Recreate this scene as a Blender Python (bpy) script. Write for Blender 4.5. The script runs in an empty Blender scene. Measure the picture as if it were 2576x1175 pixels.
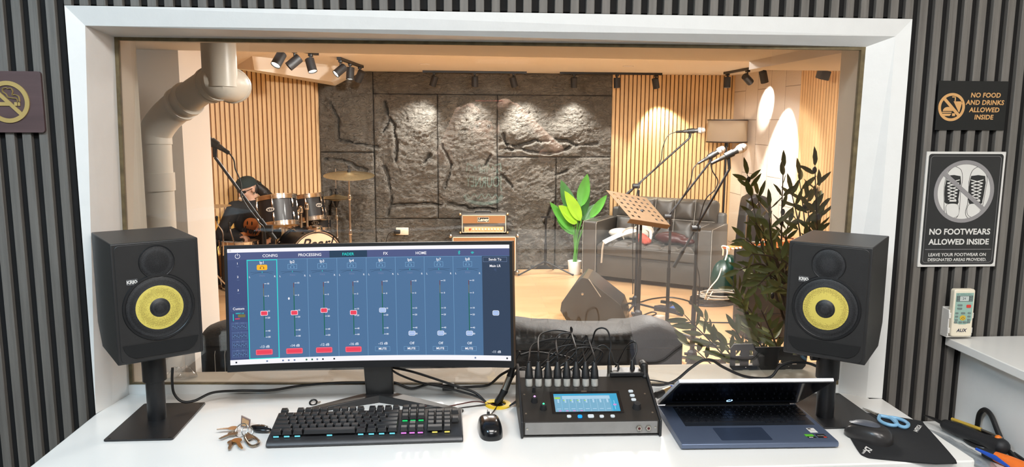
import bpy, bmesh, math, random
from math import sin, cos, tan, pi, radians as RAD, sqrt, atan2
from mathutils import Vector as V, Matrix, noise
S = bpy.context.scene
C = S.collection
random.seed(7)

# ------------------------------------------------------------------ camera
CZ = 1.75                       # eye height above the live-room floor
FPX, PITCH, YAW, ROLL = 1904.13, RAD(8.313), RAD(3.952), RAD(-0.3437)
_r0 = V((cos(YAW), -sin(YAW), 0)); _fl = V((sin(YAW), cos(YAW), 0)); _up = V((0, 0, 1))
CF = _fl*cos(PITCH) - _up*sin(PITCH)
_d0 = -(_up*cos(PITCH) + _fl*sin(PITCH))
CR = _r0*cos(ROLL) + _d0*sin(ROLL); CD = _d0*cos(ROLL) - _r0*sin(ROLL)
cam = bpy.data.cameras.new('camera'); camo = bpy.data.objects.new('camera', cam); C.objects.link(camo)
cam.sensor_width = 36.0; cam.lens = 36.0*FPX/2576.0; cam.clip_start = 0.01; cam.clip_end = 60
m3 = Matrix((CR, -CD, -CF)).transposed()
camo.matrix_world = Matrix.Translation((0, 0, CZ)) @ m3.to_4x4()
S.camera = camo

def ray(px, py): return CR*((px-1288)/FPX) + CD*((py-587.5)/FPX) + CF
def at(px, py, Y):               # the point of depth Y seen at that pixel
    v = ray(px, py); return v*(Y/v.y) + V((0, 0, CZ))
def onz(px, py, z):              # the point of height z seen at that pixel
    v = ray(px, py); return v*((z-CZ)/v.z) + V((0, 0, CZ))

# ------------------------------------------------------------------ world, view, big lights
w = bpy.data.worlds.new('world'); S.world = w; w.use_nodes = True
w.node_tree.nodes['Background'].inputs[0].default_value = (.8, .85, 1, 1)
w.node_tree.nodes['Background'].inputs[1].default_value = 0.02
S.view_settings.view_transform = 'Standard'; S.view_settings.look = 'None'
S.view_settings.exposure = 0.0; S.view_settings.gamma = 1.0
try: S.view_settings.use_curve_mapping = False
except Exception: pass
S.cycles.max_bounces = 8; S.cycles.diffuse_bounces = 4; S.cycles.glossy_bounces = 4
S.cycles.transparent_max_bounces = 12; S.cycles.sample_clamp_indirect = 4.0
S.cycles.use_denoising = True
S.cycles.caustics_reflective = False; S.cycles.caustics_refractive = False

def light(name, kind, loc, target, power, col, size=.1, sizey=None, spot=None, blend=.3, parent=None):
    l = bpy.data.lights.new(name, kind); o = bpy.data.objects.new(name, l); C.objects.link(o)
    l.energy = power; l.color = col
    if kind == 'AREA':
        l.shape = 'RECTANGLE'; l.size = size; l.size_y = sizey or size
    else: l.shadow_soft_size = size
    if kind == 'SPOT': l.spot_size = RAD(spot); l.spot_blend = blend
    d = V(target) - V(loc)
    o.matrix_world = Matrix.Translation(loc) @ d.to_track_quat('-Z', 'Y').to_matrix().to_4x4()
    if parent: o.parent = parent
    return o
YB, ZC = 9.0, 2.327               # stone wall, live-room ceiling
ZD, ZF, ZCC = 1.02, 0.27, 2.85    # desk top, control-room floor and ceiling
# the control room's ceiling panels (neutral over the desk, cool on the left, warm on the right)
light('ceiling_area_light', 'AREA', (.15, .35, ZCC-.03), (.15, .55, 0), 40, (1, .97, .94), 1.0, .5)
light('ceiling_area_light', 'AREA', (-1.25, .3, ZCC-.03), (-1.2, .8, 0), 40, (.55, .81, 1), .6, .6)
light('ceiling_area_light', 'AREA', (1.45, .2, ZCC-.03), (1.4, .6, 0), 22, (1, .94, .86), .6, .6)
light('ceiling_area_light', 'AREA', (.1, -1.1, ZCC-.03), (.1, 1.9, 1.5), 33, (.97, .99, 1), 1.2, .5)  # rear light added to brighten the window wall and casing, no fixture
light('figure_spot_light', 'SPOT', (.38, .12, ZCC-.05), (.26, -.16, 1.6), 34, (1, .96, .9), .04, spot=30, blend=.5)
light('figure_spot_light', 'SPOT', (-.1, .45, ZCC-.05), (-.02, -.25, 1.6), 30, (1, .96, .92), .05, spot=44, blend=.6)  # second spot added to brighten the reflected figure's face
# live room: unseen area lights without fixtures under the ceiling spread a warm light
for lx, ly, lp in ((-.35, 5.7, 95), (1.7, 5.4, 115), (.4, 7.2, 60), (1.0, 4.3, 50)):
    light('live_fill_lamp', 'AREA', (lx, ly, ZC-.02), (lx, ly, 0), lp, (1, .975, .935), .5, .5)
light('live_fill_lamp', 'SPOT', (-.2, 2.6, 2.0), (-.98, 3.12, 1.5), 22, (1, .97, .92), .05, spot=78, blend=.8)  # spot added under the lintel beam to brighten the drain pipe, no fixture

# ------------------------------------------------------------------ helpers
def lin(c):
    f = lambda x: x/12.92 if x <= .04045 else ((x+.055)/1.055)**2.4
    return tuple(f(x/255) for x in c)
def tag(o, label=None, cat=None, group=None, kind=None):
    if label: o['label'] = label
    if cat: o['category'] = cat
    if group: o['group'] = group
    if kind: o['kind'] = kind
    return o
def thing(name, label, cat, loc=(0, 0, 0), rz=0, group=None):
    o = bpy.data.objects.new(name, None); C.objects.link(o); o.empty_display_size = .05
    o.location = loc; o.rotation_euler = (0, 0, rz)
    return tag(o, label, cat, group)
def copy_tree(o, parent=None):
    c = o.copy(); C.objects.link(c); c.parent = parent
    for ch in list(o.children): copy_tree(ch, c)
    return c
def rotm(rx=0, ry=0, rz=0):
    return Matrix.Rotation(rz, 4, 'Z') @ Matrix.Rotation(rx, 4, 'X') @ Matrix.Rotation(ry, 4, 'Y')
def xf(loc, rx=0, ry=0, rz=0): return Matrix.Translation(loc) @ rotm(rx, ry, rz)
def frame(o, x, z):               # matrix at o with local x and z axes near the given ones
    z = V(z).normalized(); x = V(x); x = (x - z*x.dot(z)).normalized(); y = z.cross(x)
    m = Matrix((x, y, z)).transposed().to_4x4(); return Matrix.Translation(o) @ m
def smooth_path(pts, n=6):
    P = [V(p) for p in pts]
    if len(P) < 3: return P
    out = []
    for i in range(len(P)-1):
        a = P[max(i-1, 0)]; b = P[i]; c = P[i+1]; d = P[min(i+2, len(P)-1)]
        for k in range(n):
            t = k/n
            out.append(.5*((2*b) + (c-a)*t + (2*a-5*b+4*c-d)*t*t + (3*b-a-3*c+d)*t*t*t))
    out.append(P[-1]); return out

class MB:
    def __init__(s): s.b = bmesh.new()
    def _face(s, vs):
        try: return s.b.faces.new(vs)
        except ValueError: return None
    def poly(s, pts, M=None):
        s._face([s.b.verts.new((M @ V(p)) if M else V(p)) for p in pts]); return s
    def box(s, x0, x1, y0, y1, z0, z1, M=None, bev=0, seg=2):
        r = bmesh.ops.create_cube(s.b, size=1)
        m = Matrix.Translation(((x0+x1)/2, (y0+y1)/2, (z0+z1)/2)) @ Matrix.Diagonal((abs(x1-x0), abs(y1-y0), abs(z1-z0), 1))
        bmesh.ops.transform(s.b, matrix=m, verts=r['verts'])
        vs = r['verts']
        if bev:
            es = list({e for v in vs for e in v.link_edges})
            g = bmesh.ops.bevel(s.b, geom=es, offset=bev, segments=seg, profile=.5, affect='EDGES')
            vs = list({v for f in g['faces'] for v in f.verts} | {v for v in vs if v.is_valid})
        if M: bmesh.ops.transform(s.b, matrix=M, verts=vs)
        return s
    def hexa(s, bot, top):        # 4 bottom + 4 top points, same turning
        a = [s.b.verts.new(V(p)) for p in bot]; c = [s.b.verts.new(V(p)) for p in top]
        s._face(a[::-1]); s._face(c)
        for i in range(4):
            j = (i+1) % 4; s._face([a[i], a[j], c[j], c[i]])
        return s
    def prism(s, poly, h0, h1, M=None):   # 2D outline in xy, from z=h0 to h1
        T = lambda p: (M @ V(p)) if M else V(p)
        a = [s.b.verts.new(T((x, y, h0))) for x, y in poly]; c = [s.b.verts.new(T((x, y, h1))) for x, y in poly]
        s._face(a[::-1]); s._face(c); n = len(poly)
        for i in range(n):
            j = (i+1) % n; s._face([a[i], a[j], c[j], c[i]])
        return s
    def tube(s, pts, r, n=8, cap=True, flat=1.0):
        P = [V(p) for p in pts]; k = len(P)
        rs = r if isinstance(r, (list, tuple)) else [r]*k
        rings = []; nrm = None
        for i, p in enumerate(P):
            d = (P[min(i+1, k-1)] - P[max(i-1, 0)])
            d = d.normalized() if d.length > 1e-9 else V((0, 0, 1))
            if nrm is None: nrm = d.orthogonal().normalized()
            nrm = (nrm - d*nrm.dot(d))
            nrm = nrm.normalized() if nrm.length > 1e-6 else d.orthogonal().normalized()
            bn = d.cross(nrm)
            rings.append([s.b.verts.new(p + (nrm*cos(2*pi*j/n) + bn*sin(2*pi*j/n)*flat)*rs[i]) for j in range(n)])
        for i in range(k-1):
            for j in range(n):
                q = (j+1) % n; s._face([rings[i][j], rings[i][q], rings[i+1][q], rings[i+1][j]])
        if cap: s._face(rings[0][::-1]); s._face(rings[-1])
        return s
    def cyl(s, p0, p1, r, n=16, r1=None): return s.tube([p0, p1], [r, r if r1 is None else r1], n)
    def lathe(s, prof, n=24, M=None, cap=False):
        rings = []
        for r, z in prof:
            if r < 1e-6: rings.append([s.b.verts.new((M @ V((0, 0, z))) if M else V((0, 0, z)))])
            else:
                rings.append([s.b.verts.new((M @ V((r*cos(2*pi*j/n), r*sin(2*pi*j/n), z))) if M else V((r*cos(2*pi*j/n), r*sin(2*pi*j/n), z))) for j in range(n)])
        for a, b in zip(rings, rings[1:]):
            for j in range(n):
                q = (j+1) % n
                vs = [a[j % len(a)], a[q % len(a)], b[q % len(b)], b[j % len(b)]]
                u = []
                for v in vs:
                    if v not in u: u.append(v)
                if len(u) > 2: s._face(u)
        if cap:
            if len(rings[0]) > 2: s._face(rings[0][::-1])
            if len(rings[-1]) > 2: s._face(rings[-1])
        return s
    def ell(s, c, rad, M=None, u=16, v=10):
        r = bmesh.ops.create_uvsphere(s.b, u_segments=u, v_segments=v, radius=1)
        rr = rad if isinstance(rad, (list, tuple)) else (rad,)*3
        m = Matrix.Translation(c) @ (M or Matrix.Identity(4)) @ Matrix.Diagonal((*rr, 1))
        bmesh.ops.transform(s.b, matrix=m, verts=r['verts']); return s
    def ellm(s, M, rad, u=20, v=14):
        r = bmesh.ops.create_uvsphere(s.b, u_segments=u, v_segments=v, radius=1)
        bmesh.ops.transform(s.b, matrix=M @ Matrix.Diagonal((*rad, 1)), verts=r['verts']); return s
    def limb(s, pts, rs, n=12):   # round-ended tapering chain
        P = [V(p) for p in pts]
        s.tube(P, rs, n)
        for p, r in zip(P, rs): s.ell(p, r, u=n, v=8)
        return s
    def grid(s, f, nu, nv, wrap=False):
        vs = [[s.b.verts.new(f(i/nu, j/nv)) for j in range(nv+1)] for i in range(nu+1)]
        for i in range(nu):
            for j in range(nv): s._face([vs[i][j], vs[i+1][j], vs[i+1][j+1], vs[i][j+1]])
        return s
    def rrect(s, w_, h_, r, h0, h1, M=None, n=5):
        s.prism(rr_pts(w_, h_, r, n), h0, h1, M); return s
    def add_mesh(s, me, M=None):
        k = len(s.b.verts); s.b.from_mesh(me); s.b.verts.ensure_lookup_table()
        if M: bmesh.ops.transform(s.b, matrix=M, verts=s.b.verts[k:])
        return s
    def map(s, f):
        for v in s.b.verts: v.co = f(v.co)
        return s
    def build(s, name, mat, parent=None, label=None, smooth=True, bevel=0, seg=2, sub=0, remesh=0, smth=0, solid=0, ang=38, weld=False, world=False):
        if weld: bmesh.ops.remove_doubles(s.b, verts=s.b.verts, dist=1e-5)
        bmesh.ops.recalc_face_normals(s.b, faces=s.b.faces)
        me = bpy.data.meshes.new(name); s.b.to_mesh(me); s.b.free()
        o = bpy.data.objects.new(name, me); C.objects.link(o)
        if mat: me.materials.append(mat)
        if parent: o.parent = parent
        if label: o['label'] = label
        if solid:
            d = o.modifiers.new('solid', 'SOLIDIFY'); d.thickness = solid; d.offset = 0
        if bevel:
            d = o.modifiers.new('bevel', 'BEVEL'); d.width = bevel; d.segments = seg; d.limit_method = 'ANGLE'; d.angle_limit = RAD(40)
        if remesh:
            d = o.modifiers.new('remesh', 'REMESH'); d.mode = 'VOXEL'; d.voxel_size = remesh; d.use_smooth_shade = True
        if smth:
            d = o.modifiers.new('smooth', 'SMOOTH'); d.iterations = smth; d.factor = .5
        if sub:
            d = o.modifiers.new('sub', 'SUBSURF'); d.levels = sub; d.render_levels = sub
        if smooth:
            me.polygons.foreach_set('use_smooth', [True]*len(me.polygons))
            if not (sub or remesh):
                try: me.set_sharp_from_angle(angle=RAD(ang))
                except Exception: pass
        return o
def multi(name, layers, parent=None, label=None):   # one mesh, one material per layer
    s = MB(); mats = []
    for k, (mb, mat) in enumerate(layers):
        bmesh.ops.recalc_face_normals(mb.b, faces=mb.b.faces)
        for f in mb.b.faces: f.material_index = k
        me = bpy.data.meshes.new('t'); mb.b.to_mesh(me); mb.b.free(); s.b.from_mesh(me); bpy.data.meshes.remove(me); mats.append(mat)
    me = bpy.data.meshes.new(name); s.b.to_mesh(me); s.b.free()
    for q in mats: me.materials.append(q)
    o = bpy.data.objects.new(name, me); C.objects.link(o)
    if parent: o.parent = parent
    if label: o['label'] = label
    return o
def rr_pts(w_, h_, r, n=5):
    out = []
    for cx, cy, a0 in ((w_/2-r, h_/2-r, 0), (-w_/2+r, h_/2-r, pi/2), (-w_/2+r, -h_/2+r, pi), (w_/2-r, -h_/2+r, 3*pi/2)):
        for k in range(n+1):
            a = a0 + pi/2*k/n; out.append((cx+r*cos(a), cy+r*sin(a)))
    return out
def arc_ring(s, r0, r1, a0, a1, h0, h1, M, n=40):   # flat ring piece as prisms
    for k in range(n):
        a = a0+(a1-a0)*k/n; b = a0+(a1-a0)*(k+1)/n
        s.prism([(r0*cos(a), r0*sin(a)), (r1*cos(a), r1*sin(a)), (r1*cos(b), r1*sin(b)), (r0*cos(b), r0*sin(b))], h0, h1, M)
def stroke(s, pts, wd, h0, h1, M):                  # flat stroke of width wd along 2D points
    for (x0, y0), (x1, y1) in zip(pts, pts[1:]):
        dx, dy = x1-x0, y1-y0; L = sqrt(dx*dx+dy*dy) or 1; nx, ny = -dy/L*wd/2, dx/L*wd/2
        ex, ey = dx/L*wd*.2, dy/L*wd*.2
        s.prism([(x0+nx-ex, y0+ny-ey), (x0-nx-ex, y0-ny-ey), (x1-nx+ex, y1-ny+ey), (x1+nx+ex, y1+ny+ey)], h0, h1, M)
_tc = {}
def text_mesh(txt, size, bold=0, shear=0, space=1.0, align='CENTER', ext=0.0, wx=1.0):
    cu = bpy.data.curves.new('txt', 'FONT'); cu.body = txt; cu.size = size; cu.offset = bold; cu.shear = shear
    cu.space_character = space; cu.align_x = align; cu.align_y = 'CENTER'; cu.extrude = ext; cu.resolution_u = 3
    o = bpy.data.objects.new('txt', cu); C.objects.link(o)
    bpy.context.view_layer.update()
    me = bpy.data.meshes.new_from_object(o.evaluated_get(bpy.context.evaluated_depsgraph_get()))
    bpy.data.objects.remove(o); bpy.data.curves.remove(cu)
    return me
def text(s, txt, size, M, **k):
    me = text_mesh(txt, size, **k); s.add_mesh(me, M); bpy.data.meshes.remove(me); return s

# ------------------------------------------------------------------ materials
def nt(name):
    m = bpy.data.materials.new(name); m.use_nodes = True
    return m, m.node_tree.nodes, m.node_tree.links, m.node_tree.nodes['Principled BSDF']
def pm(name, c, rough=.5, metal=0, var=.08, vscale=25, bump=0, bscale=80, spec=.5, coat=0, stretch=None, rvar=0):
    m, N, L, P = nt(name); c = lin(c)
    tc = N.new('ShaderNodeTexCoord'); n = N.new('ShaderNodeTexNoise'); n.inputs['Scale'].default_value = vscale; n.inputs['Detail'].default_value = 4
    src = tc.outputs['Object']
    if stretch:
        mp = N.new('ShaderNodeMapping'); mp.inputs['Scale'].default_value = stretch; L.new(src, mp.inputs[0]); src = mp.outputs[0]
    L.new(src, n.inputs['Vector'])
    r = N.new('ShaderNodeValToRGB'); L.new(n.outputs['Fac'], r.inputs[0])
    r.color_ramp.elements[0].position = .3; r.color_ramp.elements[1].position = .7
    r.color_ramp.elements[0].color = (*[max(0, x*(1-var)) for x in c], 1); r.color_ramp.elements[1].color = (*[min(1, x*(1+var)) for x in c], 1)
    L.new(r.outputs[0], P.inputs['Base Color'])
    P.inputs['Roughness'].default_value = rough; P.inputs['Metallic'].default_value = metal
    P.inputs['Specular IOR Level'].default_value = spec; P.inputs['Coat Weight'].default_value = coat
    if rvar:
        mr = N.new('ShaderNodeMapRange'); L.new(n.outputs['Fac'], mr.inputs[0]); mr.inputs[3].default_value = rough-rvar; mr.inputs[4].default_value = rough+rvar
        L.new(mr.outputs[0], P.inputs['Roughness'])
    if bump:
        n2 = N.new('ShaderNodeTexNoise'); n2.inputs['Scale'].default_value = bscale; n2.inputs['Detail'].default_value = 5; L.new(src, n2.inputs['Vector'])
        b = N.new('ShaderNodeBump'); b.inputs['Strength'].default_value = bump; b.inputs['Distance'].default_value = .01
        L.new(n2.outputs['Fac'], b.inputs['Height']); L.new(b.outputs[0], P.inputs['Normal'])
    return m
def em(name, c, strength=1.0, base=(5, 5, 6)):
    m, N, L, P = nt(name)
    P.inputs['Base Color'].default_value = (*lin(base), 1); P.inputs['Roughness'].default_value = .35
    P.inputs['Emission Color'].default_value = (*lin(c), 1); P.inputs['Emission Strength'].default_value = strength
    return m
def glassy(name, tint=(1, 1, 1), refl=.05, rough=0.0):
    m, N, L, P = nt(name); N.remove(P)
    t = N.new('ShaderNodeBsdfTransparent'); t.inputs[0].default_value = (*tint, 1)
    g = N.new('ShaderNodeBsdfGlossy'); g.inputs['Roughness'].default_value = rough
    lw = N.new('ShaderNodeLayerWeight'); lw.inputs['Blend'].default_value = .5
    p5 = N.new('ShaderNodeMath'); p5.operation = 'POWER'; L.new(lw.outputs['Facing'], p5.inputs[0]); p5.inputs[1].default_value = 5
    a = N.new('ShaderNodeMath'); a.operation = 'MULTIPLY_ADD'; L.new(p5.outputs[0], a.inputs[0]); a.inputs[1].default_value = 1-refl; a.inputs[2].default_value = refl
    x = N.new('ShaderNodeMixShader'); L.new(a.outputs[0], x.inputs[0]); L.new(t.outputs[0], x.inputs[1]); L.new(g.outputs[0], x.inputs[2])
    L.new(x.outputs[0], N['Material Output'].inputs[0]); return m
M_ = {}
M_['white'] = pm('white_paint', (238, 238, 236), .35, var=.015, bump=.06, bscale=60)
M_['desk'] = pm('white_laminate', (240, 239, 236), .22, var=.015, vscale=6)
M_['plaster'] = pm('cream_plaster', (226, 216, 198), .7, var=.04, vscale=5, bump=.05)
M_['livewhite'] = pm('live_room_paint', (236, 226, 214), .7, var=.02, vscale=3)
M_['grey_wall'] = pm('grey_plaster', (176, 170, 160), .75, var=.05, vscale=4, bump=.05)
M_['slat'] = pm('charcoal_slat', (108, 104, 99), .6, var=.22, vscale=60, stretch=(1, 1, .05), bump=.2, bscale=140)
M_['slatback'] = pm('slat_backing_felt', (22, 21, 21), .95, var=.2)
M_['gasket'] = pm('glass_sealant', (108, 94, 66), .7, var=.3, vscale=40)
M_['black'] = pm('black_plastic', (24, 24, 26), .42, var=.1, bump=.03, bscale=400)
M_['blackm'] = pm('matte_black', (33, 33, 35), .55, var=.1, bump=.06, bscale=500)
M_['rubber'] = pm('black_rubber', (17, 17, 18), .5, var=.15)
M_['metalblack'] = pm('black_powder_coat', (26, 26, 28), .4, var=.1, bump=.05, bscale=600)
M_['chrome'] = pm('chrome', (225, 220, 214), .12, 1, var=.03)
M_['steel'] = pm('brushed_steel', (190, 186, 178), .28, 1, var=.06)
M_['oak'] = pm('oak_slat', (220, 184, 136), .5, var=.12, vscale=14, stretch=(1, 1, .06), bump=.05)
M_['oakback'] = pm('oak_groove', (158, 114, 74), .8, var=.15)
M_['brass'] = pm('bronze_cymbal', (204, 186, 146), .38, 1, var=.12, vscale=50)
M_['leather'] = pm('black_leather', (70, 67, 63), .42, var=.1, vscale=12, bump=.12, bscale=160)
M_['darkleather'] = pm('dull_black_leather', (30, 28, 27), .6, var=.1, bump=.15, bscale=120)
M_['stitch'] = pm('white_stitching', (172, 167, 158), .7)
M_['cable'] = pm('black_cable', (20, 20, 21), .45, var=.1)
M_['ivory'] = pm('ivory_plastic', (236, 226, 204), .4, var=.02)
M_['print_white'] = pm('white_print', (232, 230, 226), .4, var=.02)
M_['red'] = pm('red_plastic', (214, 62, 50), .4)
M_['glass'] = glassy('window_glass', (.985, .99, .985), .11)
# ================================================================== setting
def struct(o): o['kind'] = 'structure'; return o
# window loops (outer casing edge, inner casing edge, glass edge): TL, TR, BR, BL
OUT = [V((-.916, 1.884, 2.014)), V((1.134, 1.884, 2.014)), V((1.134, 1.884, ZD)), V((-.916, 1.884, ZD))]
INN = [V((-.880, 1.900, 1.971)), V((1.098, 1.892, 1.972)), V((1.094, 1.892, ZD)), V((-.903, 1.944, ZD))]
GL = [V((-.862, 2.008, 1.957)), V((1.039, 1.922, 1.948)), V((1.040, 1.943, 1.040)), V((-.894, 2.030, 1.045))]
YL = 2.13                         # live-room face of the partition
# partition wall around the opening
m = MB()
m.box(-2.2, -.925, 1.8975, YL, ZF, ZCC).box(1.14, 2.2, 1.8975, YL, ZF, ZCC).box(-.925, 1.14, 1.8975, YL, 2.02, ZCC).box(-.925, 1.14, 2.06, YL, 0, 1.0)
struct(m.build('wall_partition', M_['slatback']))
PIT, PH = .0384, 1.259
def slats(name, x0, x1, z0, z1):
    m = MB(); k0 = math.ceil((x0-PH)/PIT-.5); x = PH + k0*PIT + PIT/2 - PIT
    while x < x1:
        a, b = max(x-.0102, x0), min(x+.0102, x1)
        if b-a > .004: m.box(a, b, 1.884, 1.898, z0, z1, bev=.0012, seg=1)
        x += PIT
    return struct(m.build(name, M_['slat'], smooth=False))
slats('trim_1', -2.2, -.917, ZF, ZCC)
slats('trim_2', 1.135, 2.2, ZF, ZCC)
slats('trim_3', -.917, 1.135, 2.0145, ZCC)
# window
win = struct(thing('window_1', None, None, (0, 1.9, ZD)))
def wb(m, name, mat, **k):
    o = m.build(name, mat, **k); o.parent = win; o.matrix_parent_inverse = Matrix.Translation((0, -1.9, -ZD)); return o
def quadring(m, A, B, skip=(), back=None):
    for i in range(4):
        if i in skip: continue
        j = (i+1) % 4; m.poly([A[i], A[j], B[j], B[i]])
m = MB(); quadring(m, OUT, INN, skip=(2,))
OUT2 = [p+V((0, .03, 0)) for p in OUT]; quadring(m, OUT, OUT2, skip=(2,))
wb(m, 'casing', M_['white'], smooth=False)
GLR = [GL[0], GL[1], V((GL[2].x, GL[2].y, ZD-.004)), V((GL[3].x, GL[3].y, ZD-.004))]
INR = [INN[0], INN[1], INN[2]-V((0, 0, .004)), INN[3]-V((0, 0, .004))]
m = MB(); quadring(m, INR, GLR, skip=(2,)); wb(m, 'reveal', M_['white'], smooth=False)
LV = [V((-.860, YL, 1.957)), V((1.081, YL, 1.964)), V((1.079, YL, 1.043)), V((-.862, YL, 1.043))]
m = MB(); quadring(m, [p+V((0, .012, 0)) for p in GL], LV)
LO = [p+V(d) for p, d in zip(LV, ((-.08, 0, .08), (.08, 0, .08), (.08, 0, -.08), (-.08, 0, -.08)))]
quadring(m, LV, LO); wb(m, 'live_side_sill', M_['plaster'], smooth=False)
gx = (GL[2]-GL[3]).normalized()
m = MB(); n_ = V((0, 1, 0))
m.hexa([GL[3]+V((0, -.004, -.045)), GL[2]+V((0, -.004, -.04)), GL[2]+V((0, .02, -.04)), GL[3]+V((0, .02, -.045))],
       [GL[3]+V((0, -.004, 0)), GL[2]+V((0, -.004, 0)), GL[2]+V((0, .02, 0)), GL[3]+V((0, .02, 0))])
wb(m, 'bottom_stop', M_['white'], smooth=False)
m = MB()
for i, wd in ((0, .008), (1, .011), (2, .003), (3, .009)):
    a, b = GL[i], GL[(i+1) % 4]; c = (GL[0]+GL[1]+GL[2]+GL[3])/4
    ins = [V((0, 0, -wd)), V((-wd, 0, 0)), V((0, 0, wd)), V((wd, 0, 0))][i]
    m.hexa([a, b, b+ins, a+ins], [p+V((0, .012, 0)) for p in (a, b, b+ins, a+ins)])
wb(m, 'sealant', M_['gasket'], smooth=False)
m = MB(); f = [p+V((0, .003, 0)) for p in GL]; m.hexa(f, [p+V((0, .006, 0)) for p in f])
wb(m, 'pane', M_['glass'], smooth=False)
# control room shell
m = MB().box(-2.2, 2.2, -2.6, 2.06, ZF-.1, ZF); struct(m.build('floor_1', pm('grey_carpet', (92, 90, 88), .95, var=.2, vscale=200), smooth=False))
m = MB().box(-2.2, 2.2, -2.6, 1.9, ZCC, ZCC+.1); struct(m.build('ceiling_1', M_['white'], smooth=False))
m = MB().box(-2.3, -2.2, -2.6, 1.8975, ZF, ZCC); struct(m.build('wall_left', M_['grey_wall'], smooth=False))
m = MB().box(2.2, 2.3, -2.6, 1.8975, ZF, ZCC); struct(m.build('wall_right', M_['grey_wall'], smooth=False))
m = MB().box(-2.3, 2.3, -2.7, -2.6, ZF, ZCC); struct(m.build('wall_rear', M_['slatback'], smooth=False))
# live room shell
def wood_floor():
    m, N, L, P = nt('pale_oak_floor')
    tc = N.new('ShaderNodeTexCoord'); br = N.new('ShaderNodeTexBrick'); L.new(tc.outputs['Object'], br.inputs['Vector'])
    br.inputs['Scale'].default_value = 1; br.inputs['Brick Width'].default_value = 1.3; br.inputs['Row Height'].default_value = .16
    br.inputs['Mortar Size'].default_value = .0012; br.offset = .37
    br.inputs['Color1'].default_value = (*lin((214, 176, 132)), 1); br.inputs['Color2'].default_value = (*lin((204, 164, 120)), 1); br.inputs['Mortar'].default_value = (*lin((150, 112, 76)), 1)
    mp = N.new('ShaderNodeMapping'); mp.inputs['Scale'].default_value = (1.2, 16, 1); L.new(tc.outputs['Object'], mp.inputs[0])
    n = N.new('ShaderNodeTexNoise'); n.inputs['Scale'].default_value = 2.5; n.inputs['Detail'].default_value = 6; L.new(mp.outputs[0], n.inputs['Vector'])
    mx = N.new('ShaderNodeMix'); mx.data_type = 'RGBA'; mx.blend_type = 'MULTIPLY'; mx.inputs[0].default_value = .35
    cr = N.new('ShaderNodeValToRGB'); L.new(n.outputs['Fac'], cr.inputs[0]); cr.color_ramp.elements[0].color = (.6, .52, .44, 1); cr.color_ramp.elements[1].color = (1, 1, 1, 1)
    L.new(br.outputs['Color'], mx.inputs[6]); L.new(cr.outputs[0], mx.inputs[7]); L.new(mx.outputs[2], P.inputs['Base Color'])
    P.inputs['Roughness'].default_value = .28; return m
m = MB().box(-3.4, 3.4, 2.06, 9.2, -.1, 0); struct(m.build('floor_2', wood_floor(), smooth=False))
m = MB().box(-3.4, 3.4, YL, 9.2, ZC, ZC+.1); struct(m.build('ceiling_2', M_['livewhite'], smooth=False))
# lintel beams over the window on the live side
m = MB().hexa([(-1.7, YL, 2.052), (1.3, YL, 2.03), (1.3, 3.4, 2.03), (-1.7, 3.4, 2.052)], [(-1.7, YL, ZC), (1.3, YL, ZC), (1.3, 3.4, ZC), (-1.7, 3.4, ZC)])
m.box(1.3, 3.28, YL, 3.4, 1.993, ZC)
struct(m.build('trim_4', M_['livewhite'], smooth=False))
# left return: column with a shaded front and a lit side
m = MB().box(-1.7, -1.2, 3.4, 3.77, 0, ZC); struct(m.build('wall_column', M_['livewhite'], smooth=False))
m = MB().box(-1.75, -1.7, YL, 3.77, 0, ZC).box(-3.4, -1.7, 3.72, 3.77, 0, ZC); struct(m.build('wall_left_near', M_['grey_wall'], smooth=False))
m = MB().box(-3.4, -3.3, 3.77, 9.1, 0, ZC); struct(m.build('wall_left_far', M_['oakback'], smooth=False))
# back wall: backing, stone, oak slats
m = MB().box(-1.7, 3.4, 9.045, 9.16, 0, ZC); struct(m.build('wall_back', M_['oakback'], smooth=False))
def wslats(name, fx, n, p, wd):
    m = MB()
    for k in range(n): fx(m, k)
    return struct(m.build(name, M_['oak'], smooth=False))
LWA = atan2(9.0-8.42, 2.675-1.625)      # the left oak panelling stands at an angle
def lw(m, k):
    c = V((-1.628, 9.0, 0))+V((-cos(LWA), -sin(LWA), 0))*(.050*k+.02)
    m.box(-.0175, .0175, -.012, .016, 0, ZC, xf(c, 0, 0, LWA))
wslats('trim_5', lw, 48, .05, .0325)
m = MB(); m.box(-2.8, 0, .014, .05, 0, ZC, xf((-1.62, 9.0, 0), 0, 0, LWA)); struct(m.build('wall_left_angled', M_['oakback'], smooth=False))
wslats('trim_6', lambda m, k: m.box(1.803+.05*k, 1.839+.05*k, 9.0, 9.048, 0, ZC), 30, .05, .0325)
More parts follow.
